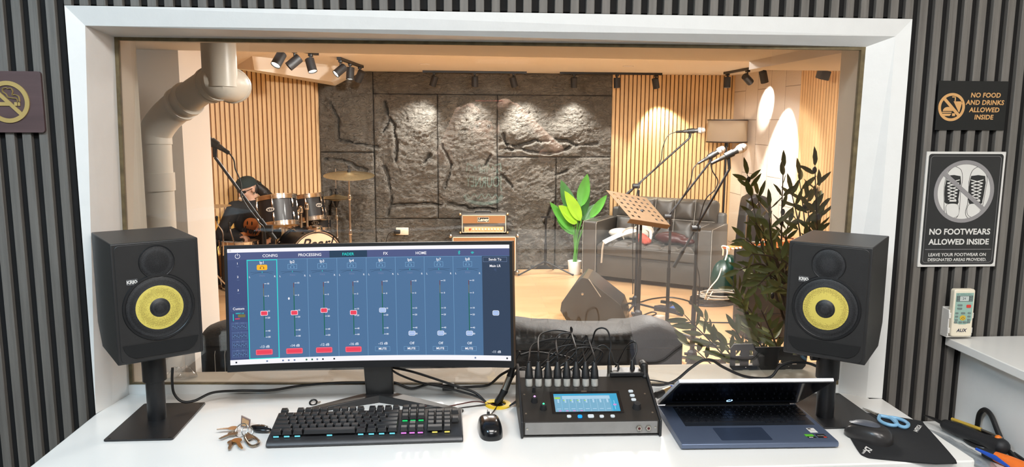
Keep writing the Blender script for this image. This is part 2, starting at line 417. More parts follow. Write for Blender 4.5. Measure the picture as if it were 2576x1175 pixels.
# right wall: pale tiles, then oak slats
def tilemat():
    m, N, L, P = nt('pale_stone_tile')
    tc = N.new('ShaderNodeTexCoord'); sx = N.new('ShaderNodeSeparateXYZ'); L.new(tc.outputs['Object'], sx.inputs[0])
    cb = N.new('ShaderNodeCombineXYZ'); L.new(sx.outputs['Z'], cb.inputs[0]); L.new(sx.outputs['Y'], cb.inputs[1])
    br = N.new('ShaderNodeTexBrick'); L.new(cb.outputs[0], br.inputs['Vector']); br.inputs['Scale'].default_value = 1
    br.inputs['Brick Width'].default_value = .6; br.inputs['Row Height'].default_value = .36; br.inputs['Mortar Size'].default_value = .0035; br.offset = .45
    br.inputs['Color1'].default_value = (*lin((214, 200, 186)), 1); br.inputs['Color2'].default_value = (*lin((204, 190, 176)), 1); br.inputs['Mortar'].default_value = (*lin((134, 120, 106)), 1)
    n = N.new('ShaderNodeTexNoise'); n.inputs['Scale'].default_value = 60; L.new(tc.outputs['Object'], n.inputs['Vector'])
    b = N.new('ShaderNodeBump'); b.inputs['Strength'].default_value = .25; b.inputs['Distance'].default_value = .01; L.new(n.outputs['Fac'], b.inputs['Height']); L.new(b.outputs[0], P.inputs['Normal'])
    L.new(br.outputs['Color'], P.inputs['Base Color']); P.inputs['Roughness'].default_value = .75; return m
m = MB().box(3.28, 3.4, 7.22, 9.06, 0, ZC); struct(m.build('wall_right_tiled', tilemat(), smooth=False))
m = MB().box(3.298, 3.4, 2.2, 7.22, 0, ZC); struct(m.build('wall_right_far', M_['oakback'], smooth=False))
wslats('trim_7', lambda m, k: m.box(3.28, 3.30, 7.18-.053*k, 7.217-.053*k, 0, ZC), 60, .053, .035)
# stone feature wall: split-faced slabs with ledges and crevices
PAN = [(-1.625, -1.0, 0, 1.40), (-1.625, -1.0, 1.402, ZC), (-.998, 1.798, 2.075, ZC), (-.998, -.26, .62, 2.073), (-.258, .438, .62, 2.073), (.44, 1.798, 1.352, 2.073),
       (.44, 1.14, 0, 1.35), (1.142, 1.798, 0, 1.35), (-.998, .438, 0, .618)]
CRK = [[(968, 255), (976, 290), (990, 320), (998, 365), (996, 400)], [(978, 300), (966, 330)], [(966, 420), (978, 450), (985, 500), (975, 540)], [(1270, 362), (1300, 368), (1345, 355), (1375, 358)],
       [(1272, 376), (1310, 374), (1345, 385), (1400, 384), (1430, 373)], [(1395, 352), (1420, 355), (1450, 366), (1500, 362)], [(1222, 415), (1235, 392)], [(1112, 365), (1135, 420), (1120, 470)],
       [(1070, 410), (1082, 390)], [(1265, 340), (1275, 370)], [(985, 518), (1030, 514), (1080, 512), (1110, 516)], [(1130, 512), (1180, 524), (1250, 528)], [(1400, 440), (1425, 430)], [(830, 255), (850, 300), (852, 350), (900, 362), (950, 372)], [(830, 480), (826, 560)], [(1390, 510), (1370, 560)], [(1262, 440), (1290, 470)], [(820, 400), (870, 405), (920, 430)]]
CRW = [[(q.x, q.z) for q in (at(a, b, 9.0) for a, b in c)] for c in CRK]
def stone_h(x, z, seed):
    o = V((seed*3.1, seed*1.7, seed))
    p = V((x, z, 0))
    warp = V((noise.noise(p*2.2+o), noise.noise(p*2.2+o+V((9, 3, 1))), 0))*.16
    q = p+warp
    h = .020*noise.noise(q*1.6+o) + .016*noise.noise(q*4.5+o)
    a = noise.noise(V((q.x*9, q.y*15, 3))+o); h += .011*(1-abs(a)*2)
    b = noise.noise(V((q.x*22, q.y*34, 7))+o); h += .010*(1-abs(b)*2)
    h += .004*noise.noise(p*75+o)
    t = noise.noise(q*3.2+o*2)*2.4; h += .014*(math.floor(t*2)/2)
    return h
def dseg(x, z, c):
    best = (9, 0)
    for (x0, z0), (x1, z1) in zip(c, c[1:]):
        dx, dz = x1-x0, z1-z0; L = dx*dx+dz*dz; t = max(0, min(1, ((x-x0)*dx+(z-z0)*dz)/L))
        ex, ez = x-x0-t*dx, z-z0-t*dz; d = sqrt(ex*ex+ez*ez)
        if d < best[0]: best = (d, 1 if ex*dz-ez*dx > 0 else -1)
    return best
m = MB(); ST = .0135
for k, (x0, x1, z0, z1) in enumerate(PAN):
    x0 += .0022; x1 -= .0022; z0 += .0018; z1 -= .0018; nx, nz = int((x1-x0)/ST), int((z1-z0)/ST)
    amp = .35 if z0 > 2.0 else 1.0
    near = [c for c in CRW if any(x0-.2 < a < x1+.2 and z0-.2 < b < z1+.2 for a, b in c)]
    def f(u, v_):
        x, z = x0+(x1-x0)*u, z0+(z1-z0)*v_
        h = stone_h(x, z, k+1)*amp+.03*amp
        for c in near:
            jx = .02*noise.noise(V((x*12, z*12, k)))
            d, sd = dseg(x+jx, z+jx, c)
            wgt = .016+.014*noise.noise(V((x*7, z*7, 5)))
            if d < .17: h += (.028*math.exp(-d/.05) if sd > 0 else -.012*math.exp(-d/.05))
            kw = max(.006, wgt)
            if d < kw*1.5: h -= .055*min(1, (1.5*kw-d)/(.9*kw))
        ed = min(x-x0, x1-x, z-z0, z1-z)
        if ed < .004: h = h*.5
        return V((x, 8.995-max(h, -.045), z))
    m.grid(f, nx, nz)
def stone_mat():
    m = pm('dark_split_stone', (118, 112, 103), .85, var=.16, vscale=10); N, L = m.node_tree.nodes, m.node_tree.links; P = N['Principled BSDF']
    tc = N.new('ShaderNodeTexCoord'); mp = N.new('ShaderNodeMapping'); mp.inputs['Scale'].default_value = (.62, 1, 1.15); L.new(tc.outputs['Object'], mp.inputs[0]); prev = None
    for sc, dt, rg, di, ds in ((9, 3, .6, 1.6, .11), (24, 6, .66, .9, .045)):
        n = N.new('ShaderNodeTexNoise'); n.inputs['Scale'].default_value = sc; n.inputs['Detail'].default_value = dt; n.inputs['Roughness'].default_value = rg; n.inputs['Distortion'].default_value = di
        L.new(mp.outputs[0], n.inputs['Vector']); b = N.new('ShaderNodeBump'); b.inputs['Strength'].default_value = 1; b.inputs['Distance'].default_value = ds; L.new(n.outputs['Fac'], b.inputs['Height'])
        if prev: L.new(prev, b.inputs['Normal'])
        prev = b.outputs[0]
    L.new(prev, P.inputs['Normal']); return m
stonem = stone_mat()
struct(m.build('wall_stone', stonem, ang=70))
m = MB().box(-1.625, 1.8, 9.041, 9.0445, 0, ZC); struct(m.build('trim_9', M_['slatback'], smooth=False))
m = MB().box(-1.62, 1.8, 8.955, 8.975, 0, .045); struct(m.build('baseboard_back', M_['blackm'], smooth=False))
# sloping soffit at the left of the ceiling
A, B, D = at(585, 172, 8.3), at(843, 216, 8.93), at(911, 180, 8.97)
A.z = min(A.z, ZC-.004); F0 = V((A.x-.02, 6.3, ZC)); E0_ = V((D.x-.05, 7.7, ZC)); A0 = V((A.x-.9, 7.2, A.z)); F1 = V((A.x-1.0, 5.9, ZC))
G = at(640, 176, 7.3); H_ = at(835, 206, 8.25)
m = MB(); q = [m.b.verts.new(v_) for v_ in (A, B, H_, G)]; m._face(q)
q = [m.b.verts.new(v_) for v_ in (G, H_, V((H_.x+.06, H_.y-.12, ZC)), V((G.x+.05, G.y-.25, ZC)))]; m._face(q)
q = [m.b.verts.new(v_) for v_ in (H_, B, D, V((H_.x+.06, H_.y-.12, ZC)))]; m._face(q)
q = [m.b.verts.new(v_) for v_ in (A, G, V((G.x+.05, G.y-.25, ZC)), V((A.x-.3, A.y-.9, ZC)))]; m._face(q)
struct(m.build('trim_8', M_['livewhite'], smooth=False))
# ================================================================== desk and furniture of the control room
dk = thing('desk', 'long white desk running under the studio window, carrying the monitor and mixer', 'desk', (.1, 1.7, ZF))
def dl(m, name, mat, par, **k):       # build world-space geometry as a child
    o = m.build(name, mat, **k); o.parent = par
    o.matrix_parent_inverse = (Matrix.Translation(par.location) @ par.rotation_euler.to_matrix().to_4x4()).inverted(); return o
def shelf_pts(): return [(-.916, 1.503), (1.122, 1.503), (1.130, 1.506), (1.134, 1.515), (1.134, 1.886), (1.100, 1.886), (1.100, 1.897), (1.040, 1.937), (-.893, 2.025), (-.908, 1.945), (-.916, 1.886)]
m = MB().prism(shelf_pts(), ZD-.035, ZD); dl(m, 'desktop', M_['desk'], dk, smooth=False, bevel=.003)
for x in (-.86, 1.05):
    m = MB().box(x, x+.03, 1.54, 1.87, ZF, ZD-.035); dl(m, 'leg_panel', M_['desk'], dk, smooth=False)
m = MB().box(-.83, 1.05, 1.84, 1.86, ZF+.3, ZD-.035); dl(m, 'back_panel', M_['desk'], dk, smooth=False)
cb = thing('cabinet', 'tall white side cabinet with overhanging top at the right of the desk', 'cabinet', (1.75, 1.4, ZF))
m = MB().box(1.295, 2.18, .95, 1.882, 1.168, 1.19); dl(m, 'top', M_['desk'], cb, smooth=False, bevel=.002)
m = MB().box(1.342, 1.362, .97, 1.882, ZF, 1.168).box(1.362, 2.17, 1.86, 1.88, ZF, 1.168).box(2.15, 2.17, .97, 1.86, ZF, 1.168).box(1.362, 2.15, .97, 1.86, .7, .72)
dl(m, 'carcass', M_['white'], cb, smooth=False)
m = MB().box(1.35, 2.17, .95, .968, ZF+.02, 1.16); dd = dl(m, 'door', M_['desk'], cb, smooth=False)
dr = thing('drawer_unit', 'low white drawer unit squeezed between desk and cabinet, tools lying on it', 'drawer unit', (1.24, 1.5, ZF))
m = MB().box(1.15, 1.335, 1.2, 1.88, ZF, .955); dl(m, 'body', M_['white'], dr, smooth=False, bevel=.002)
for k in range(3):
    m = MB().box(1.155, 1.33, 1.19, 1.2, ZF+.03+k*.22, ZF+.23+k*.22); q = dl(m, 'drawer', M_['desk'], dr, smooth=False, bevel=.001)
ct = thing('counter', 'long white counter at the rear of the control room, seen only reflected in the glass', 'counter', (.9, -1.2, ZF))
m = MB().box(-.3, 1.63, -1.5, -.98, .785, .82); dl(m, 'top', M_['desk'], ct, smooth=False)
m = MB().box(-.28, 1.61, -1.48, -1.0, ZF, .785); dl(m, 'base', M_['white'], ct, smooth=False)

# ------------------------------------------------------------------ studio monitors on stands
def dots(name, c, hole, sc, rough=.4, metal=0, t=.34):
    m, N, L, P = nt(name); tc = N.new('ShaderNodeTexCoord'); vo = N.new('ShaderNodeTexVoronoi'); vo.inputs['Scale'].default_value = sc; vo.inputs['Randomness'].default_value = .25
    L.new(tc.outputs['Object'], vo.inputs['Vector']); r = N.new('ShaderNodeValToRGB'); L.new(vo.outputs['Distance'], r.inputs[0])
    r.color_ramp.elements[0].position = t; r.color_ramp.elements[1].position = t+.08
    r.color_ramp.elements[0].color = (*lin(hole), 1); r.color_ramp.elements[1].color = (*lin(c), 1)
    L.new(r.outputs[0], P.inputs['Base Color']); P.inputs['Roughness'].default_value = rough; P.inputs['Metallic'].default_value = metal
    return m
M_['yellow_mesh'] = dots('yellow_perforated_cone', (214, 196, 96), (128, 110, 46), 400, .5, t=.30)
M_['black_mesh'] = dots('black_perforated_grille', (46, 46, 48), (10, 10, 11), 400, .45, t=.4)
M_['spk'] = pm('speaker_vinyl', (40, 39, 39), .45, var=.08, bump=.08, bscale=700)
M_['badge'] = pm('badge_silver', (96, 96, 98), .4, .4)
FB = Matrix.Rotation(pi/2, 4, 'X')      # xy outline -> front (-Y) plane: (x, y, h) -> (x, -h, y)
def speaker(loc, yaw, s, label):
    r = thing('speaker', label, 'speaker', loc, yaw, 'studio monitor speakers beside the window')
    W_, H, D = .19*s, .285*s, .24*s
    def on(x, z, y=0): return V((x*s, -D/2-y*s, z*s))
    pr = [(-D/2+.004, 0.0), (-D/2, .004), (-D/2, H), (D/2, H), (D/2, .055*s), (D/2-.045*s, 0.0)]
    m = MB(); Mx = Matrix(((0, 0, 1, 0), (1, 0, 0, 0), (0, 1, 0, 0), (0, 0, 0, 1)))
    m.prism(pr, -W_/2, W_/2, Mx); m.build('cabinet', M_['spk'], r, bevel=.009*s, seg=4)
    # baffle with slot port
    m = MB(); m.rrect(W_*.93, H*.97, .012*s, 0, .0025*s, Matrix.Translation((0, -D/2+.0005, H/2)) @ FB)
    m.build('baffle', M_['spk'], r, bevel=.0015*s)
    m = MB(); pts = [(-.082*s, .021*s), (.082*s, .021*s)]
    a = [(x*s, z*s) for x, z in ((-.083, .046), (-.080, .034), (-.072, .022), (-.058, .014), (.058, .014), (.072, .022), (.080, .034), (.083, .046), (.06, .045), (-.06, .045))]
    m.prism(a[::-1], .0025*s, .0045*s, Matrix.Translation((0, -D/2, 0)) @ FB)
    m.build('bass_port', pm('port_shadow_black', (9, 9, 10), .8), r, smooth=False)
    wz, tz = .128, .236
    Mw = Matrix.Translation(on(0, wz)) @ FB
    m = MB().lathe([(q*s, h*s) for q, h in ((.080, .002), (.0785, .0045), (.074, .005), (.072, .003))], 48, Mw); m.build('woofer_ring', M_['black'], r)
    m = MB().lathe([(q*s, h*s) for q, h in ((.0725, .0035), (.062, .006), (.0525, .0072))], 48, Mw); m.build('woofer_surround', M_['black_mesh'], r)
    m = MB().lathe([(q*s, h*s) for q, h in ((.0525, .0072), (.037, .0088), (.0225, .0095))], 48, Mw); m.build('woofer_cone', M_['yellow_mesh'], r, label='yellow woven cone behind its grille')
    m = MB().lathe([(q*s, h*s) for q, h in ((.0225, .0095), (.016, .0125), (.008, .0145), (0, .015))], 32, Mw); m.build('dust_cap', M_['black_mesh'], r)
    Mt = Matrix.Translation(on(0, tz)) @ FB
    m = MB().lathe([(q*s, h*s) for q, h in ((.0395, .0025), (.0385, .0042), (.0365, .0035))], 40, Mt); m.build('tweeter_ring', M_['black'], r)
    m = MB().lathe([(q*s, h*s) for q, h in ((.037, .0035), (.025, .0055), (.012, .0065), (0, .0068))], 40, Mt); m.build('tweeter_grille', M_['black_mesh'], r)
    m = MB().rrect(.0235*s, .0145*s, .001*s, .0025*s, .0035*s, Matrix.Translation(on(-.055, .194)) @ FB); b = m.build('badge', M_['badge'], r, label='silver maker badge')
    m = MB(); text(m, 'KRK', .0118*s, Matrix.Translation(on(-.0565, .194, .0037)) @ FB, bold=.00025, space=.85, wx=.8); stroke(m, [(.006, -.004), (.009, 0), (.006, .004)], .0016, 0, .0002, Matrix.Translation(on(-.0535, .194, .0037)) @ FB)
    m.build('badge_lettering', M_['print_white'], b, smooth=False)
    return r
SL, SR = .97, .955
speaker((-.775*SL, 1.892*SL, 1.75-.419*SL-.1425*SL), RAD(33.7), SL, 'black studio speaker with yellow cone, standing at the left end of the desk')
speaker((.959*SR, 1.83*SR, 1.75-.426*SR-.1425*SR), RAD(-38.1), SR, 'black studio speaker with yellow cone, standing at the right above the laptop')
def stand(bx, by, tx, ty, tz, yaw, label):
    r = thing('speaker_stand', label, 'speaker stand', (bx, by, ZD), 0, 'speaker stands on the desk')
    m = MB().rrect(.156, .232, .006, 0, .004); b = m.build('base_plate', M_['metalblack'], r, bevel=.0008)
    for sx in (-1, 1):
        for sy in (-1, 1): MB().lathe([(0, .0042), (.0035, .0042), (.0035, .0045), (0, .0048)], 10, Matrix.Translation((sx*.068, sy*.106, 0))).build('screw', M_['rubber'], b)
    d = V((tx-bx, ty-by, 0)); z1 = tz-ZD
    MB().cyl((d.x, d.y, .004), (d.x, d.y, z1-.05), .0215, 24).build('pole', M_['metalblack'], r)
    m = MB().lathe([(.0225, z1-.085), (.0275, z1-.083), (.0275, z1-.012), (.026, z1-.006), (.018, z1-.006)], 24, Matrix.Translation((d.x, d.y, 0))); m.build('sleeve', M_['black'], r)
    m = MB().box(-.078, .078, -.085, .085, z1-.009, z1-.001, xf((d.x, d.y, 0), 0, 0, yaw), bev=.003); tp = m.build('top_plate', M_['metalblack'], r)
    m = MB().cyl((d.x-.03, d.y-.0, z1-.03), (d.x-.045, d.y, z1-.03), .008, 12); m.build('clamp_knob', M_['black'], r)
    return r
zl, zr = 1.75-.419*SL-.1425*SL, 1.75-.426*SR-.1425*SR
st = stand(-.742, 1.825, -.748, 1.838, zl, RAD(33.7), 'black speaker stand with flat square base at the left end of the desk')
stand(.955, 1.806, .915, 1.765, zr, RAD(-38.1), 'black speaker stand with flat base, half hidden behind the laptop')
def cable(name, label, pts, r=.003, cat='cable', group=None, mat=None, n=8):
    P = smooth_path(pts, n)
    o = MB().tube(P, r, 8).build(name, mat or M_['cable']); return tag(o, label, cat, group)

# ------------------------------------------------------------------ ultrawide curved monitor
MR, MW, MH = 1.8, .713, .313
MO = thing('monitor', 'curved ultrawide computer monitor showing a blue mixer screen', 'monitor', (-.216, 1.90, ZD))
MF = xf((-.219, 1.856, 1.140), RAD(-6.37), RAD(-1.28), RAD(-4.01))
MFI = (Matrix.Translation(MO.location)).inverted() @ MF
def scr(x, z, d=0):       # x along the arc from the middle, z up from the lower edge, d toward the viewer
    a = x/MR; return MFI @ V((MR*sin(a)-d*sin(a), -MR*(1-cos(a))-d*cos(a), z))
def slab(m, x0, x1, z0, z1, d0, d1, n=24, nz=1):
    xs = [x0+(x1-x0)*k/n for k in range(n+1)]
    for k in range(n):
        a, b = xs[k], xs[k+1]
        m.hexa([scr(a, z0, d0), scr(b, z0, d0), scr(b, z0, d1), scr(a, z0, d1)], [scr(a, z1, d0), scr(b, z1, d0), scr(b, z1, d1), scr(a, z1, d1)])
    return m
m = slab(MB(), -MW/2, MW/2, 0, MH, -.022, 0); m.build('housing', M_['black'], MO, weld=True, smooth=False)
m = MB()
slab(m, -MW/2, MW/2, 0, .017, 0, .003); slab(m, -MW/2, MW/2, MH-.0085, MH, 0, .003); slab(m, -MW/2, -MW/2+.007, .017, MH-.0085, 0, .003, 2); slab(m, MW/2-.007, MW/2, .017, MH-.0085, 0, .003, 2)
m.build('bezel', M_['black'], MO, smooth=False)
AX0, AX1, AZ0, AZ1 = -MW/2+.007, MW/2-.007, .017, MH-.0085
AW, AH = AX1-AX0, AZ1-AZ0
def U(u): return AX0+AW*u
def Vv(v): return AZ1-AH*v
LAY = {}
UI = dict(bg=(80, 116, 156), side=(66, 80, 124), menu=(80, 90, 134), tab=(36, 62, 88), master=(52, 68, 92), white=(252, 250, 255), cyan=(34, 222, 214), line=(120, 166, 206), red=(240, 70, 94),
          rim=(255, 214, 226), orange=(255, 188, 40), text=(232, 238, 250), dark=(24, 34, 48), knob=(164, 190, 236), green=(22, 104, 78), meter=(120, 62, 58), olive=(120, 116, 70), grey=(110, 128, 166), key=(78, 98, 142))
def ui(c):
    if c not in LAY: LAY[c] = MB()
    return LAY[c]
def rect(c, u0, u1, v0, v1, d=.0006):
    m = ui(c); n = max(1, int((u1-u0)*24))
    for k in range(n):
        a = U(u0+(u1-u0)*k/n); b = U(u0+(u1-u0)*(k+1)/n)
        m.poly([scr(a, Vv(v1), d), scr(b, Vv(v1), d), scr(b, Vv(v0), d), scr(a, Vv(v0), d)])
def rrect(c, u0, u1, v0, v1, d=.0006, r=.003):
    m = ui(c); cx, cz = U((u0+u1)/2), Vv((v0+v1)/2)
    m.poly([scr(cx+x, cz+y, d) for x, y in rr_pts(AW*(u1-u0), AH*(v1-v0), r, 3)])
def outline(c, u0, u1, v0, v1, t=.0012, d=.0007):
    tu, tv = t/AW, t/AH
    rect(c, u0, u1, v0, v0+tv, d); rect(c, u0, u1, v1-tv, v1, d); rect(c, u0, u0+tu, v0, v1, d); rect(c, u1-tu, u1, v0, v1, d)
def utext(c, s_, u, v, size, d=.0008, bold=.00012, align='CENTER', space=1):
    m = ui(c); k = len(m.b.verts); text(m, s_, size, Matrix.Translation((U(u), Vv(v), 0)), bold=bold, align=align, space=space)
    for vv in m.b.verts[k:]: vv.co = scr(vv.co.x, vv.co.y, d)
def ustroke(c, pts, wd, d=.0008):
    m = ui(c); k = len(m.b.verts); stroke(m, pts, wd, 0, .00005, None)
    m.b.verts.ensure_lookup_table()
    for vv in m.b.verts[k:]: vv.co = scr(vv.co.x, vv.co.y, d+vv.co.z)
def phones(c, u, v):
    x, z = U(u), Vv(v); ustroke(c, [(x+.0042*cos(a), z-.001+.0042*sin(a)) for a in [pi*k/8 for k in range(9)]], .0008, .0011)
    for sx in (-1, 1): ustroke(c, [(x+sx*.0040, z-.0032), (x+sx*.0040, z-.0008)], .0024, .0011)
rect('bg', 0, 1, 0, 1, .0003)
rect('white', 0, 1, 0, .032); rect('menu', 0, 1, .032, .094); rect('tab', .352, .486, .034, .093, .0007); rect('line', .064, .9, .096, .0985, .0007)
rect('side', 0, .064, .094, .957); rect('master', .9, 1, .098, .957); rect('white', 0, 1, .957, 1)
for s_, u in (('CONFIG', .145), ('PROCESSING', .283), ('FX', .552), ('HOME', .680)): utext('white', s_, u, .066, .0098)
utext('cyan', 'FADER', .418, .066, .0098); 
ustroke('cyan', [(U(.818), Vv(.084)), (U(.818), Vv(.048)), (U(.8215), Vv(.057)), (U(.8145), Vv(.074))], .0009); ustroke('cyan', [(U(.8215), Vv(.075)), (U(.8145), Vv(.057))], .0009)
for k in range(3): ustroke('cyan', [(U(.866)+(.0015+.0016*k)*cos(a), Vv(.078)+(.0015+.0019*k)*sin(a)) for a in [RAD(40+20*q) for q in range(6)]], .0011)
rrect('grey', .762, .774, .068, .083); rect('grey', .765, .772, .045, .055)
x, z = U(.034), Vv(.064)
ustroke('white', [(x+.0055*cos(a), z+.0055*sin(a)) for a in [RAD(120+15*k) for k in range(21)]], .0011); ustroke('white', [(x, z+.001), (x, z+.007)], .0011)
for k, v in enumerate((.155, .27, .385)):
    utext('white', str(k+1), .033, v-.028, .007); rrect('white', .018, .05, v-.014, v+.028); rect('grey', .03, .038, v-.003, v, .0008)
outline('key', .006, .06, .495, .537); utext('white', 'Custom', .033, .516, .0085)
rect('dark', .007, .062, .548, .625); rect('cyan', .013, .0155, .56, .62, .0009); rect('red', .02, .036, .598, .606, .0009); utext('cyan', 'INPUT 1-8', .036, .556, .0042); rect('olive', .03, .055, .565, .59, .0008)
for k, (v, nm) in enumerate(((.632, 'INPUT 9-16'), (.712, 'ST/FX'), (.79, 'OUTPUTS'), (.868, 'MONITOR'))):
    rect('key', .007, .062, v, v+.07, .0007); utext('grey', nm, .035, v+.008, .004)
    for q in range(8):
        u = .012+.006*q; rect('dark', u, u+.0012, v+.018, v+.064, .0009); h = .03+.02*((q*7+k*3) % 5)/5
        rect('line', u-.001, u+.0022, v+h, v+h+.004, .001)
outline('cyan', .0645, .1685, .098, .957, .002, .0012)
names = ['-13 dB', '-14 dB', '-12 dB', '-16 dB', '-15 dB', 'Off', 'Off', 'Off']; fad = [.562, .566, .552, .577, .56, .765, .765, .765]
for k in range(8):
    u0 = .064+.1045*k; uc = u0+.0522
    if k: rect('line', u0-.0006, u0+.0006, .098, .957, .0008)
    utext('white', 'Ip%d' % (k+1), uc, .123, .0095)
    if k == 0: rrect('orange', uc-.018, uc+.018, .142, .188); phones('meter', uc, .164)
    else: outline('line', uc-.016, uc+.016, .142, .186, .0009); phones('line', uc, .163)
    rect('dark', uc-.04, uc+.04, .205, .2065, .0007); rect('cyan', uc-.0008, uc+.0008, .2, .213, .001)
    for sg in (-1, 1): ustroke('dark', [(U(uc), Vv(.208)), (U(uc+sg*.02), Vv(.213)), (U(uc+sg*.036), Vv(.224))], .0004)
    utext('grey', 'PAN', uc, .238, .0066); utext('text', 'L', uc-.043, .246, .0062); utext('text', 'R', uc+.043, .246, .0062)
    uf = uc+.003
    rect('meter', uf-.0012, uf+.0012, .306, .345); rect('olive', uf-.001, uf+.001, .345, .415); rect('green', uf-.0015, uf+.0015, .415, .77)
    for v, s_ in ((.307, '10'), (.414, '0'), (.545, '10'), (.603, '20'), (.717, '40'), (.77, '00')):
        rect('text', uf+.003, uf+.011, v-.002, v+.002); utext('text', s_, uf+.016, v, .0056)
    f = fad[k]
    if k < 4:
        rrect('rim', uf-.0125, uf+.0125, f-.021, f+.021, .001, .0025); rrect('red', uf-.0105, uf+.0105, f-.0165, f+.0165, .0013, .002)
        rrect('red', uc-.029, uc+.029, .875, .924, .0009, .003); outline('rim', uc-.027, uc+.027, .88, .919, .0003, .0011)
    else:
        rrect('text', uf-.0125, uf+.0125, f-.021, f+.021, .001, .0035); rrect('knob', uf-.011, uf+.011, f-.0175, f+.0175, .0013, .003); rect('text', uf-.009, uf+.009, f-.0015, f+.0015, .0015)
        outline('line', uc-.027, uc+.027, .88, .919, .0007); utext('white', 'MUTE', uc, .8995, .0078)
    utext('text', names[k], uc+.002, .853, .0088)
outline('grey', .904, .99, .106, .148, .0008); utext('white', 'Sends To', .947, .127, .0085); utext('white', 'Main LR', .947, .183, .0085)
rrect('key', .942, .953, .218, .236); outline('key', .9445, .9505, .207, .22, .0007)
rect('meter', .9462, .9478, .318, .345); rect('olive', .9462, .9478, .345, .44); rect('green', .9462, .9478, .44, .56); rect('dark', .9465, .9475, .56, .84)
for v in (.32, .443, .588, .655, .785, .845): rect('text', .95, .955, v-.0018, v+.0018); rrect('text', .955, .962, v-.006, v+.006)
rrect('text', .935, .959, .566, .61, .001, .0035); rrect('knob', .9365, .9575, .57, .606, .0013, .003); rect('text', .938, .956, .5865, .5895, .0015)
utext('text', '-11 dB', .947, .925, .0085)
for u, c in ((.02, 'dark'), (.125, 'grey'), (.18, 'grey'), (.2, 'grey'), (.22, 'grey'), (.262, 'green'), (.282, 'green'), (.3, 'grey'), (.32, 'dark'), (.36, 'dark'), (.985, 'dark'), (.87, 'grey')): rrect(c, u-.003, u+.003, .972, .986, .0009, .001)
outline('dark', .005, .012, .009, .022, .0005, .0009); rrect('white', .203, .209, .43, .452, .0012)
multi('screen', [(LAY[c], em('screen_'+c, UI[c], .97)) for c in ['bg']+[k for k in LAY if k != 'bg']], MO)
# neck and V foot
q = V((-.216, 1.90, ZD))
def ml(m, name, **k): return dl(m, name, M_['spk'], MO, **k)
m = MB().hexa([(-.250, 1.94, ZD+.012), (-.178, 1.94, ZD+.012), (-.178, 1.965, ZD+.012), (-.250, 1.965, ZD+.012)], [(-.252, 1.885, 1.19), (-.178, 1.885, 1.19), (-.178, 1.91, 1.19), (-.252, 1.91, 1.19)]); ml(m, 'neck', bevel=.003)
def foot(p1):
    m = MB(); a = V((-.214, 1.95, ZD)); d = (p1-a).normalized(); s_ = V((-d.y, d.x, 0))
    w0, w1 = .026, .013
    m.hexa([a-s_*w0, a+s_*w0, p1+s_*w1, p1-s_*w1], [a-s_*w0*.8+V((0, 0, .02)), a+s_*w0*.8+V((0, 0, .02)), p1+s_*w1*.8+V((0, 0, .008)), p1-s_*w1*.8+V((0, 0, .008))]); return m
ml(foot(onz(770, 1038, ZD)), 'foot_leg', bevel=.002); ml(foot(onz(1162, 1040, ZD)), 'foot_leg', bevel=.002)
# ================================================================== things on the desk
# keyboard
KB = thing('keyboard', 'black mechanical keyboard with coloured key lights in front of the monitor', 'keyboard', (-.2185, 1.728, ZD), RAD(1.2))
KT = xf((0, 0, 0), RAD(4.8))
m = MB(); pr = [(-.070, .002), (-.0745, .007), (-.070, .013), (-.062, .0165), (.068, .020), (.072, .016), (.072, .004), (.06, .001)]
m.prism(pr, -.222, .222, Matrix(((0, 0, 1, 0), (1, 0, 0, 0), (0, 1, 0, 0), (0, 0, 0, 1)))); m.map(lambda c: KT @ (c+V((0, 0, .0048))))
m.build('case', pm('gunmetal_plate', (66, 66, 68), .4, .5, bump=.05, bscale=500), KB, bevel=.002)
for sx in (-1, 1):
    for y in (-.06, .055): MB().box(sx*.19-.012, sx*.19+.012, y-.006, y+.006, 0, .003+ (.0085 if y > 0 else 0)).build('foot', M_['rubber'], KB)
kmat = pm('black_keycap', (22, 22, 24), .45, var=.1)
_km = {}
def keycap(wu, x, y, hi=0):
    if wu not in _km:
        h = wu*.019-.0012; a, b = h/2, .0088; a2, b2 = a-.0022, .0064
        m = MB().hexa([(-a, -b, 0), (a, -b, 0), (a, b, 0), (-a, b, 0)], [(-a2, -b2+.001, .009), (a2, -b2+.001, .009), (a2, b2+.001, .0092), (-a2, b2+.001, .0092)])
        o = m.build('keycap', kmat, KB, bevel=.0008); _km[wu] = o
    else: o = _km[wu].copy(); C.objects.link(o)
    y -= .004; z = .0048+.0175+.0055 + hi
    o.matrix_local = KT @ xf((x, y, z + (y+.07)*.028), RAD(-1.6+30*(y)))
    return o
U1 = .019; X0 = -.2138
rows = [(.0585, [(0, 1)]+[(2+k, 1) for k in range(4)]+[(6.5+k, 1) for k in range(4)]+[(11+k, 1) for k in range(4)]),
        (.0345, [(k, 1) for k in range(13)]+[(13, 2)]), (.0155, [(0, 1.5)]+[(1.5+k, 1) for k in range(12)]+[(13.5, 1.5)]),
        (-.0035, [(0, 1.75)]+[(1.75+k, 1) for k in range(11)]+[(12.75, 2.25)]), (-.0225, [(0, 2.25)]+[(2.25+k, 1) for k in range(10)]+[(12.25, 2.75)]),
        (-.0415, [(0, 1.25), (1.25, 1.25), (2.5, 1.25), (3.75, 6.25), (10, 1.25), (11.25, 1.25), (12.5, 1.25), (13.75, 1.25)])]
for y, ks in rows:
    for a, wu in ks: keycap(wu, X0+(a+wu/2)*U1, y)
for y, ks in ((.0585, (0, 1, 2)), (.0345, (0, 1, 2)), (.0155, (0, 1, 2)), (-.0225, (1,)), (-.0415, (0, 1, 2))):
    for k in ks: keycap(1, X0+(15.25+k+.5)*U1, y)
